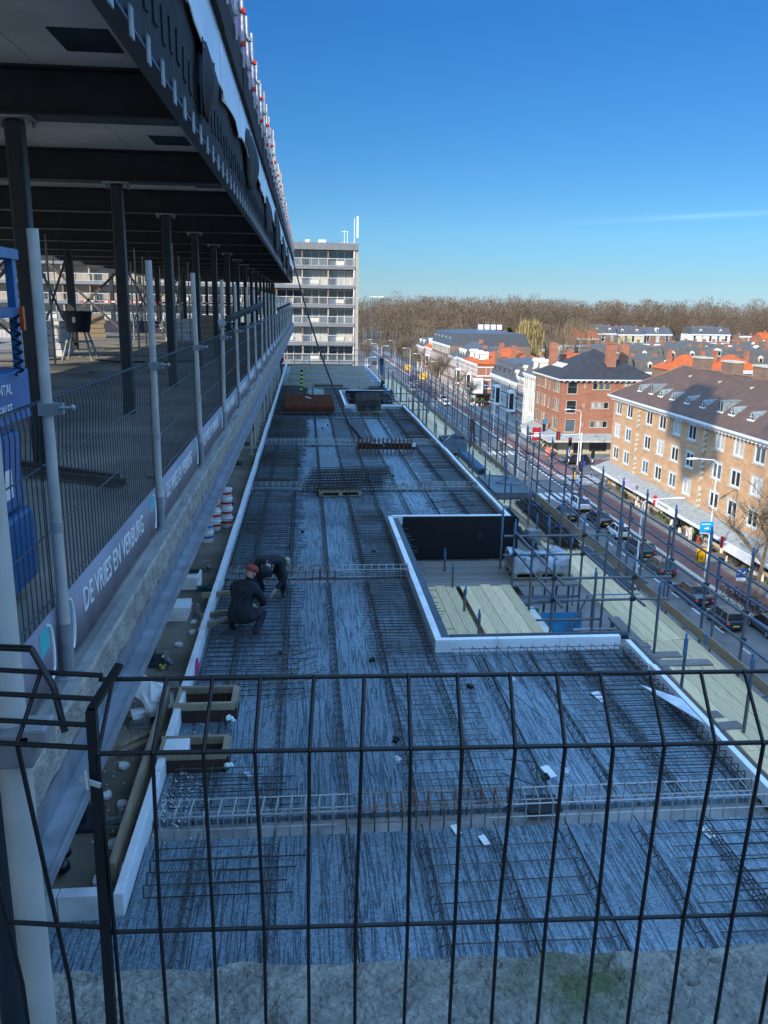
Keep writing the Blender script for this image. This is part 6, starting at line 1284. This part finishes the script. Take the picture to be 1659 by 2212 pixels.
far=[(290,90,118,11.2,CREAM,None,BITUM,0,'long white rear terrace with a flat roof full of chimneys'),(262,98,112,11.,BRICKR,None,BITUM,0,'low brick terrace with flat roof in front of the white terrace'),(300,119,150,11.5,BRICKR,None,BITUM,0,'brick and cream terrace with flat roof far at the right'),(330,150,190,11,CREAM,None,BITUM,0,'long bright white block far at the right below the wood'),(372,128,140,13,BRICKD,'mansard',SLATE,2,'dark mansard house below the wood with white dormers'),(374,140.2,154,12.6,mat('pale yellow render',(.62,.55,.25),.8),'mansard',SLATE,2,'pale yellow house with dark roof below the wood'),(376,154.5,168,12.8,BRICKD,'gable',SLATE,1,'dark roofed house with white dormer right of the pale yellow house'),(395,186,206,12.5,CREAM,'mansard',SLATE,2,'white house with blue grey roof close to the wood'),(390,208,225,12,BRICKD,None,BITUM,0,'brown flat roofed house close to the wood at the right'),(340,192,215,12,BRICKR,'gable',ROOFO,0,'house with orange gable roof far at the right edge'),(330,107,117,12.2,BRICKR,'gable',ROOFO,0,'small house with orange roof at the foot of the wood'),(280,150,175,10.5,BRICKR,'gable',ROOFG,2,'grey gabled row far behind the solar panels'),(252,128,146,10.5,BRICKD,'gable',ROOFG,2,'grey gabled row in the middle distance at the right'),(250,112.5,127,10.8,BRICKR,'mansard',ROOFG,2,'grey mansard row in the middle distance behind the orange hip roofs'),(360,70,86,9.5,CREAM,None,BITUM,0,'low flat roofed villa among the bare trees')]
for (yy,x0,x1,h,wm,rt,rm,dn,lb) in far: house(yy,x0,x1,h,wm,3,max(3,int((x1-x0)/3.4)),lb,rt,rm,3.0,11,None,dn,front='y',chim=max(2,int((x1-x0)/5)))
# apartment tower with balconies
P=bld('apartment_tower',-25,126,'tall concrete apartment slab with rows of white balconies','apartment building'); TY=120.; S0=5.05; SP=2.6; TX=7.4
RAILW=mat('grey white railing',(.5,.49,.46),.6,var=.1)
TG=mat('grey balcony fascia',(.2,.205,.21),.7,var=.1); TW=mat('beige end wall',(.42,.36,.29),.8,var=.1)
m=MB(); m.box(-60,TX-.05,TY-.25,TY+30,7.2,8.15); bp(P,'roof',m,TG)
m=MB(); m.box(-60,TX-.3,TY+1.6,TY+30,G,7.19); bp(P,'core',m,TW)
m=MB(); m.box(TX-.55,TX,TY+.0,TY+30,G,7.19); bp(P,'end_wall',m,TW)
m=MB(); m.tube((TX-.62,TY-.05,G),(TX-.62,TY-.05,7.1),.1,6); bp(P,'drain_pipe',m,WHITEP)
for n in range(11):
    s=S0-SP*n; 
    m=MB(); m.box(-60,TX-.56,TY-.2,TY+1.6,s-.42,s); bp(P,'balcony_slab',m,TG)
    if n>8: continue
    m=MB(); m.box(-60,TX-.6,TY-.17,TY-.1,s+.95,s+1.05); m.box(-60,TX-.6,TY-.16,TY-.11,s+.05,s+.1)
    x=TX-.65
    while x>-60: m.box(x-.03,x+.03,TY-.15,TY-.1,s+.1,s+.95); x-=1.22
    x=TX-.7
    while x>-60: m.box(x-.012,x+.012,TY-.13,TY-.11,s+.1,s+.95); x-=.17 if x>-22 else .4
    bp(P,'railing',m,RAILW)
    if n>7: continue
    nb=18 if 2<n<7 else 7
    for k in range(nb):
        xr=TX-.6-3.6*k; x0=xr-3.55
        f,pm=winmesh(3.5,2.05,'triple'); kx=('tower',(n*7+k*3)%3); g=(GLASSB,CURT,GLASS)[kx[1]]
        if kx not in PANES: f2=f.copy(); f2.materials.append(WF); p2=pm.mesh('pane'); p2.materials.append(g); PANES[kx]=(f2,p2)
        wo=obj('window',PANES[kx][0],WF,P,(x0,TY+1.3,s+.02),wrl=True); obj('pane',PANES[kx][1],g,wo)
        if (n+k)%2==0: m=MB(); m.box(x0+.1,x0+2.2,TY+1.2,TY+1.32,s+.02,s+.75); bp(P,'parapet_panel',m,CREAM)
    m=MB()
    for k in range(0,18): x=TX-.62-3.6*k; m.box(x-.1,x+.08,TY+.05,TY+1.3,s,s+2.17)
    bp(P,'party_wall',m,TW if n%2 else BRICKD)
m=MB(); m.tube((TX-.5,TY+2,8.1),(TX-.5,TY+2,11.6),.06,6); m.box(TX-.2,TX+.05,TY+1.9,TY+2.2,9,11.9); m.tube((TX-1.9,TY+2,8.1),(TX-1.9,TY+2,10.),.05,6); m.tube((TX-1.5,TY+2,8.1),(TX-1.5,TY+2,9.9),.05,6); m.tube((TX-2.3,TY+2,9.8),(TX-1.4,TY+2,9.8),.04,6); m.box(TX-2.5,TX-.1,TY+1.6,TY+2.6,8.15,8.3); bp(P,'antenna_mast',m,WHITEP)
for x in(.4,2.2,2.7): m=MB(); m.lathe((x,TY+2,8.15),[(.35,0),(.4,.4),(.3,.5)],10); bp(P,'roof_vent',m,WHITEP)
t=empty('office_tower',(75,900,G),0,'tiny teal office block far above the wood','office tower'); m=MB(); m.box(-7,7,-6,6,0,31); obj('body',m,mat('teal glass tower',(.16,.3,.33),.4,var=.1),t); m=MB(); m.box(-7.3,7.3,-6.3,6.3,31.01,32.3); 
for k in range(7): m.box(-6.6+2.1*k,-6.2+2.1*k,-6.2,-6.01,24,31)
obj('crown',m,CREAM,t)
# ---------------------------------------------------------------- street lamps, signals, signs
def lamp(x,y,h,arm,lab,double=False,grp='street lamps along the road',zb=G+.1):
    t=empty('street_lamp',(x,y,zb),0,lab,'street lamp',grp); m=MB(); m.tube((0,0,0),(0,0,1.2),.11,8); m.tube((0,0,1.2),(0,0,h-.5),.085,8,.06); a=-1 if arm<0 else 1; pts=[(0,0,h-.5),(a*.12,0,h-.2),(a*.4,0,h-.02),(arm*.7,0,h+.1)]; m.path(pts,.05,6); obj('pole',m,WHITEP,t); m=MB(); m.ball((arm*.7+a*.55,0,h+.1),.5,(1.25,.34,.22),8); obj('lamp_head',m,WHITEP,t)
    return t
lamp(42.2,124.2,8.6,-2.2,'white street lamp in front of the red brick corner building'); lamp(36.4,69.4,11,-2.6,'tall white street lamp carrying the blue arrow sign')
lamp(36.3,158,9,-2.2,'white street lamp before the cream town house'); lamp(36.3,226,9,-2.2,'white street lamp before the brown brick house'); lamp(36.3,262,9,-2.2,'white street lamp by the far parked cars'); lamp(36.3,292,9.2,-2.2,'white street lamp near the last row houses'); lamp(27,318,9.5,-2,'white street lamp on the far median'); lamp(27,300,9.5,2,'white street lamp on the far median facing the houses'); lamp(25,352,9.5,2,'white street lamp where the road enters the wood'); lamp(36.5,345,9.5,-2,'white street lamp at the edge of the wood'); lamp(19,260,8,2.6,'white street lamp beside the tower foot')
t=lamp(26.2,61,9.5,3.3,'white street lamp head rising beside the scaffold toe board',zb=G); lamp(24.5,93,9.5,2.4,'blue grey lamp head hanging over the junction lane',zb=G)
m=MB(); m.tube((0,0,0),(0,0,6.6),.06,8); m.path([(0,0,6.6),(-.4,0,6.9),(-1.1,0,6.9)],.05,6); t=empty('street_lamp',(40.2,65.,G+.13),0,'slim brown street lamp beside the bare tree','street lamp'); obj('pole',m,mat('brown pole',(.09,.045,.03),.6),t); m=MB(); m.ball((-1.3,0,6.75),.3,(1.2,.6,.5),6); obj('lamp_head',m,mat('brown pole',(.09,.045,.03),.6),t)
def signal(x,y,h,lab,rz=0,lit=True,stripe=True):
    t=empty('traffic_light',(x,y,G+.1),rz,lab,'traffic light'); m=MB(); n=7
    for k in range(n): m.m=k%2 if stripe else 1; m.tube((0,0,h*k/n),(0,0,h*(k+1)/n),.075,8)
    obj('pole',m,[RUBBER,WHITEP],t); m=MB(); m.box(-.2,.2,-.16,-.02,h-.1,h+1.0); m.box(-.28,.28,-.02,.01,h-.18,h+1.08); hd=obj('signal_head',m,RUBBER,t,bev=.03)
    for k,cc in enumerate((REDP,YELLOW,mat('dark green lens',(.01,.06,.03),.3))): m=MB(); m.tube((0,-.2,h+.8-.34*k),(0,-.165,h+.8-.34*k),.11,12); obj('lens',m,LAMP if (k==0 and lit) else RUBBER,hd)
p=at(1251,1061,G); signal(p.x,p.y,2.9,'traffic light on a black and white striped pole, lit red, at the near zebra crossing'); p=at(1277,1030,G); signal(p.x,p.y,2.9,'traffic light on a striped pole half hidden by a scaffold tube',lit=False)
p=at(1228,1005,G); signal(p.x,p.y,3.2,'traffic light lit red under the white street lamp'); p=at(1172,972,G); signal(p.x,p.y,3.4,'striped pole with a round blue sign by the red corner building',lit=False)
m=MB(); m.torus((p.x,p.y-.25,G+5.2),.12,.02,'Y',12); m.lathe((0,0,0),[(.45,0),(.45,.04)],16); o=obj('round_sign',MB().lathe((0,0,0),[(.45,0),(.45,.05)],16),BLUEP,None,(p.x,p.y-.2,G+5),0,'round blue cycle path sign on the striped pole','sign'); o.rotation_euler=(R(90),0,0)
p2=atY(1161,938,p.y); m=MB(); m.box(p2.x-.75,p2.x+.75,p.y+.5,p.y+.6,p2.z-1.1,p2.z+1.1); o=obj('red_sign',m,mat('dark red sign',(.4,.015,.03),.5),label='dark red square sign above the round blue sign',cat='sign'); m=MB(); m.box(p2.x-.5,p2.x+.5,p.y+.46,p.y+.499,p2.z+.1,p2.z+.25); m.box(p2.x-.5,p2.x+.5,p.y+.46,p.y+.499,p2.z-.25,p2.z-.1); obj('white_mark',m,WHITEP,o)
t=empty('signal_gantry',(42.0,123.2,G),0,'long white arm with traffic signals over the junction','signal gantry'); m=MB(); m.tube((.2,0,0),(.2,0,5.3),.12,8); m.tube((.2,0,5.1),(-9.5,-4.2,5.3),.1,8,.07); obj('arm',m,WHITEP,t)
for q in(.45,.98): 
    m=MB(); c=Vector((.2,0,5.1)).lerp(Vector((-9.5,-4.2,5.3)),q); m.box(c.x-.3,c.x+.3,c.y-.4,c.y-.12,c.z-.6,c.z+.6); hd=obj('signal_head',m,RUBBER,t,bev=.04); m=MB()
    for k in range(3): m.tube((c.x,c.y-.44,c.z+.35-.35*k),(c.x,c.y-.405,c.z+.35-.35*k),.12,10)
    obj('lens',m,LAMP if q<.9 else GALVD,hd)
def rsign(x,y,zc,w_,h,m_,lab,txts=(),pole=True,zb=G+.1):
    t=empty('road_sign',(x,y,zb),0,lab,'sign'); m=MB(); m.box(-w_/2,w_/2,-.03,.0,zc-h/2,zc+h/2); pn=obj('panel',m,m_,t); 
    if pole: m=MB(); m.tube((0,.05,0),(0,.05,zc+h/2-.05),.04,6); obj('pole',m,GALVD,t)
    for (s,sz,dx,dz,mm) in txts: o=obj('lettering',text(s,sz,.003),mm,pn,(dx,-.036,zc+dz)); o.rotation_euler=(R(90),0,0)
    return t,pn
SBLUE=mat('sign blue',(.01,.08,.42),.4,var=.05); SCYAN=mat('sign cyan',(.01,.33,.72),.4,var=.05)
p=atY(1526,1140,69.2); t,pn=rsign(p.x,69.2,p.z-G-.1,1.25,1.15,SCYAN,'bright blue direction sign with white arrow on the tall lamp',(),False); zc=p.z-G-.1; m=MB(); m.poly([(-.22,-.036,zc-.1),(.05,-.036,zc-.1),(.05,-.036,zc-.22),(.28,-.036,zc-.05),(.05,-.036,zc+.12),(.05,-.036,zc),(-.22,-.036,zc)]); m.box(-.6,.6,-.04,-.031,zc-.56,zc-.42); m.box(-.5,.35,-.04,-.031,zc+.3,zc+.38); obj('arrow',m,WHITEP,pn)
p=at(1510,1244,G+.1); q=atY(1513,1199,p.y); t,pn=rsign(p.x,p.y,q.z-G-.1,1.0,1.35,mat('sign yellow orange',(.85,.42,.01),.4,var=.05),'yellow square sign with black CE and house outline',(('CE',.5,-.38,-.5,RUBBER),)); zc=q.z-G-.1; m=MB(); m.path([(-.4,-.04,zc-.55),(-.4,-.04,zc+.2),(0,-.04,zc+.55),(.4,-.04,zc+.2),(.4,-.04,zc-.55)],.05,4); obj('house_outline',m,RUBBER,pn)
p=at(1597,1278,G+.1); q=atY(1599,1238,p.y); t,pn=rsign(p.x,p.y,q.z-G-.1,.95,.8,SBLUE,'blue parking sign with white P near the bare tree',(('P',.6,-.4,-.25,WHITEP),)); zc=q.z-G-.1; m=MB(); m.box(-.45,.45,-.03,0,zc-.7,zc-.42); obj('lower_panel',m,WHITEP,pn); m=MB(); m.beam((.08,-.04,zc-.05),(.32,-.04,zc+.12),.03,.1); m.beam((.05,-.04,zc-.1),(.15,-.04,zc-.02),.03,.06); obj('symbol',m,WHITEP,pn)
p=at(1288,1003,G); rsign(38.9,112.5,2.4,1.0,.8,SBLUE,'small blue and white sign by the black crossing car',(('P',.5,-.35,-.18,WHITEP),)); 
p=at(1265,1000,G); m=MB(); m.lathe((0,0,0),[(.17,0),(.17,1.4),(.12,1.5)],10); obj('yellow_post',m,YELLOW,None,(38.0,112.8,G+.1),0,'yellow guide post beside the black crossing car','post')
for i,(u,v) in enumerate(((920,838),(942,815))): pass
for i,(x,y) in enumerate(((36.8,262),(36.8,300))): t=empty('construction_sign',(x,y,G+.1),0,'yellow construction board on the far pavement, %s'%('nearer' if i==0 else 'farther'),'sign'); m=MB(); m.box(-1.3,1.3,-.1,0,1.2,3.0); obj('panel',m,mat('board yellow',(.85,.5,.02),.5),t); m=MB(); m.box(-1,-.9,.001,.1,0,3); m.box(.9,1,.001,.1,0,3); obj('leg',m,GALVD,t)
for k in range(3): m=MB(); m.lathe((0,0,0),[(.3,0),(.36,.6)],10); t=empty('planter',(40.6+1.3*k,201.2,G+.13),0,'potted round tree at the dark awning of the orange roofed corner house','planter','planters at the far corner'); obj('pot',m,CREAM,t); m=MB(); m.ball((0,0,1.5),.6,(1,1,1),6); obj('crown',m,mat('clipped leaves',(.06,.09,.03),.9,var=.5,scale=6,bump=1),t)
m=MB(); m.box(39.5,40.3,132.3,132.9,G+.12,G+1.5); m.box(39.6,40.2,132.2,132.29,G+.4,G+1.3); obj('orange_cabinet',m,mat('orange red cabinet',(.6,.1,.04),.6,c2=(.7,.4,.3),scale=3),label='orange red cabinet on the pavement at the red corner building',cat='cabinet')
m=MB(); m.box(41.7,41.9,151.2,152.8,G+.2,G+4.2); o=obj('poster_board',m,mat('sky poster',(.35,.6,.75),.5,c2=(.7,.72,.6),scale=.8),label='tall pale blue poster board at the door of the cream town house',cat='poster')
# ---------------------------------------------------------------- trees
def grow(seed,h,levels=4,spread=.55,up=.35,r0=.2,nb=4,tlen=.45):
    rr=random.Random(seed); tr=MB(); cr_=MB()
    def rec(p,d,L,r,lv):
        n=3; mb=tr if lv==0 else cr_
        for i in range(n):
            d2=(d+Vector((rr.gauss(0,.1),rr.gauss(0,.1),up*.12 if lv else 0))).normalized(); q=p+d2*L/n
            mb.tube(p,q,r*(1-.5*i/n),5 if lv<2 else 3,r*(1-.5*(i+1)/n),cap=False)
            if lv<levels:
                k=nb if i==n-1 else (0 if lv==0 and i==0 else 2)
                for j in range(k):
                    a=rr.uniform(0,2*PI); s_=Vector((math.cos(a),math.sin(a),rr.uniform(-.1,.6))); nd=(d2*(1-spread)+s_*spread*rr.uniform(.8,1.3)+Vector((0,0,up*.3))).normalized()
                    rec(q,nd,L*rr.uniform(.5,.72),r*.45 if lv else r*.5,lv+1)
            p=q;d=d2
    rec(Vector((0,0,0)),Vector((0,0,1)),h*tlen,r0,0); return tr.mesh('trunk'),cr_.mesh('crown')
TM=[grow(1,9,3,.6,.3,.17,4),grow(5,8,4,.6,.3,.13,4),grow(8,11,4,.5,.5,.2,4,.4)]
def tree(k,x,y,sc,rz,lab,grp=None,z=G+.1):
    t=empty('bare_tree',(x,y,z),rz,lab,'tree',grp); t.scale=(sc,)*3; obj('trunk',TM[k][0],BARK,t); obj('crown',TM[k][1],mat('street tree twigs',(.2,.15,.095),.9,var=.3,scale=2),t); return t
tree(0,37.1,62,1.35,0,'bare pale street tree in front of the tan brick shops'); tree(1,37.2,45,1.2,1,'bare street tree at the right edge')
for i,(x,y,s_,k) in enumerate(((37.6,192,1.0,1),(38,205,1.15,0),(37.8,228,1.2,2),(37.8,240,1.05,1),(37.8,262,1.15,0),(38,280,1.1,2),(38,298,1.2,0),(37,318,1.3,2),(30,338,1.4,0),(20,310,1.2,2),(14,290,1.2,0),(24,365,1.5,2))): tree(k,x,y,s_,i*1.3,('bare street tree by the dark awning corner','bare street tree beside the far parked cars','bare leaning street tree before the brown brick house','slim bare street tree further along the houses')[min(i,3)] if i<4 else 'bare tree along the far end of the road','street trees on the far pavement' if i>=4 else None)
# conifer and willow behind the houses
def leafy(name,x,y,h,wd,n,mm,lab,seed,shape,sz,grp=None):
    r_=np.random.default_rng(seed); t=empty(name,(x,y,G),0,lab,'tree',grp); m=MB(); m.tube((0,0,0),(0,0,h*.8),h*.02,6,h*.006); obj('trunk',m,BARK,t)
    z=r_.uniform(.12,1,n); rad=shape(z)*wd*np.sqrt(r_.uniform(.15,1,n))*(1+.25*np.sin(z*40+3*r_.uniform(0,1,n))); a=r_.uniform(0,2*PI,n); c=np.stack([rad*np.cos(a),rad*np.sin(a),z*h],1)
    d1=r_.normal(0,1,(n,3))*sz; d2=r_.normal(0,1,(n,3))*sz; 
    if name=='willow': d1=d1*[.25,.25,1]+[0,0,0]; d1[:,2]*=3.0; d2*=.25
    V_=np.stack([c-d1,c+d2,c+d1],1).reshape(-1,3); me=bpy.data.meshes.new('crown'); me.from_pydata(V_.tolist(),[],np.arange(n*3).reshape(-1,3).tolist()); obj('crown',me,mm,t)
leafy('conifer',64,262,17,3.6,2600,mat('dark conifer needles',(.02,.045,.018),.9,var=.5,scale=1.),'dark green conifer standing behind the orange roofed corner house',3,lambda z:(1.05-z)*.9+.1*(z<.9),.45)
leafy('willow',74,275,19,5,2600,mat('yellow willow twigs',(.36,.27,.1),.9,var=.3,scale=.6),'yellowish bare willow right of the dark conifer',4,lambda z:np.sqrt(np.clip(1-((z-.6)/.45)**2,0,1)),.5)
leafy('shrub',60,255,7,3.5,1200,mat('dark evergreen shrub',(.02,.05,.02),.9,var=.5,scale=1),'low dark evergreen below the conifer',6,lambda z:1-z*.7,.5)
for i,(x,y,h,wd) in enumerate(((84,270,17,5.5),(92,282,19,6),(97,300,20,6.5),(102,268,15,5),(87,300,18,6),(110,318,18,6),(60,330,17,5),(74,330,18,6),(48,335,18,5.5))):
    leafy('willow',x,y,h,wd,1700,mat('brown garden twigs',(.2,.145,.09),.95,var=.35,scale=.4),'bare brown garden tree between the houses and the wood',20+i,lambda z:np.sqrt(np.clip(1-((z-.62)/.45)**2,0,1)),.33,'garden trees before the wood')
# the wood: reads as one mass of bare crowns
def wood():
    r_=np.random.default_rng(12); VV=[]; 
    n=0; pos=[]
    while len(pos)<1000:
        x=r_.uniform(-60,470); y=r_.uniform(335,640)
        fr=345+max(0,(x-45))*.62 if x>45 else 352
        fr=min(fr,455)
        if y<fr: continue
        if 22<x<38 and y<430: continue
        if y>fr+60 and r_.random()<.45: continue
        pos.append((x,y))
    for (x,y) in pos:
        h=r_.uniform(21,28.5)+(2.5 if r_.random()<.12 else 0)-(4 if x<60 and y<390 else 0); w_=r_.uniform(4.2,6.5); k=330
        z=r_.uniform(.28,1,k)**.85; rad=w_*np.sqrt(np.clip(1-((z-.66)/.42)**2,.03,1))*np.sqrt(r_.uniform(.05,1,k)); a=r_.uniform(0,2*PI,k)
        c=np.stack([x+rad*np.cos(a),y+rad*np.sin(a),G+z*h],1); o=np.stack([np.cos(a)*.55,np.sin(a)*.55,np.full(k,.9)],1)+r_.normal(0,.35,(k,3)); L=r_.uniform(.7,1.7,k)[:,None]; sd_=r_.normal(0,1,(k,3)); sd_/=np.linalg.norm(sd_,axis=1)[:,None]; wd=r_.uniform(.07,.2,k)[:,None]
        tri=np.stack([c-sd_*wd,c+sd_*wd,c+o*L],1).reshape(-1,3); VV.append(tri)
        tr=[]; 
        for s_ in((.28,0),(0,.28)): tr+=[[x-s_[0],y-s_[1],G],[x+s_[0],y+s_[1],G],[x,y,G+h*.85]]
        VV.append(np.array(tr))
    V_=np.concatenate(VV); nt_=len(V_)//3; me=bpy.data.meshes.new('wood'); me.vertices.add(len(V_)); me.vertices.foreach_set('co',V_.astype(np.float32).ravel()); me.loops.add(len(V_)); me.loops.foreach_set('vertex_index',np.arange(len(V_),dtype=np.int32)); me.polygons.add(nt_); me.polygons.foreach_set('loop_start',np.arange(0,len(V_),3,dtype=np.int32)); me.polygons.foreach_set('loop_total',np.full(nt_,3,np.int32)); me.update(calc_edges=True)
    o=obj('woods',me,TWIGF,kind='stuff'); o['label']='wide bare brown winter wood along the horizon'; o['category']='wood'
wood()

# ---------------------------------------------------------------- made-up crane outside the frame, added so its load shades the brick block
t=empty('added_crane',(-30,-10,G),0,'unseen lattice crane added behind the photographer to hold the shade caster','crane'); m=MB()
for a,c in((-1,-1),(1,-1),(1,1),(-1,1)): m.tube((a,c,0),(a,c,70),.1,5)
for k in range(28):
    z=2.5*k; m.tube((-1,-1,z),(1,-1,z+2.5),.06,4); m.tube((1,1,z),(-1,1,z+2.5),.06,4); m.tube((-1,1,z),(-1,-1,z+2.5),.06,4); m.tube((1,-1,z),(1,1,z+2.5),.06,4)
obj('mast',m,YELLOW,t); m=MB(); d_=Vector((14.4,34.6,0)).normalized()
for z in(70,71.6): m.tube(d_*-12+Vector((0,0,z)),d_*42+Vector((0,0,z)),.12,5)
obj('jib',m,YELLOW,t)
C=Vector((42,87.2,-12.2))+sd*95; L_=empty('shade_caster',C,0,'unseen hanging blocks added to cast the shadow on the brick block','crane load')
m=MB(); m.cbox((0,0,1.2),(3,7.0,5.6),.15,.18); m.cbox((.2,-1.6,-1.2),(2.8,5.0,8.0),.1,-.35); m.cbox((-.1,2.0,3.9),(2.6,4.2,3.6),.4,.3); obj('panels',m,FOAMD,L_); m=MB(); m.tube((0,0,3),(0,0,46.4-C.z+.0),.05,5); obj('cable',m,GALVD,L_)  # boxes shaped to the outline of the wanted shadow
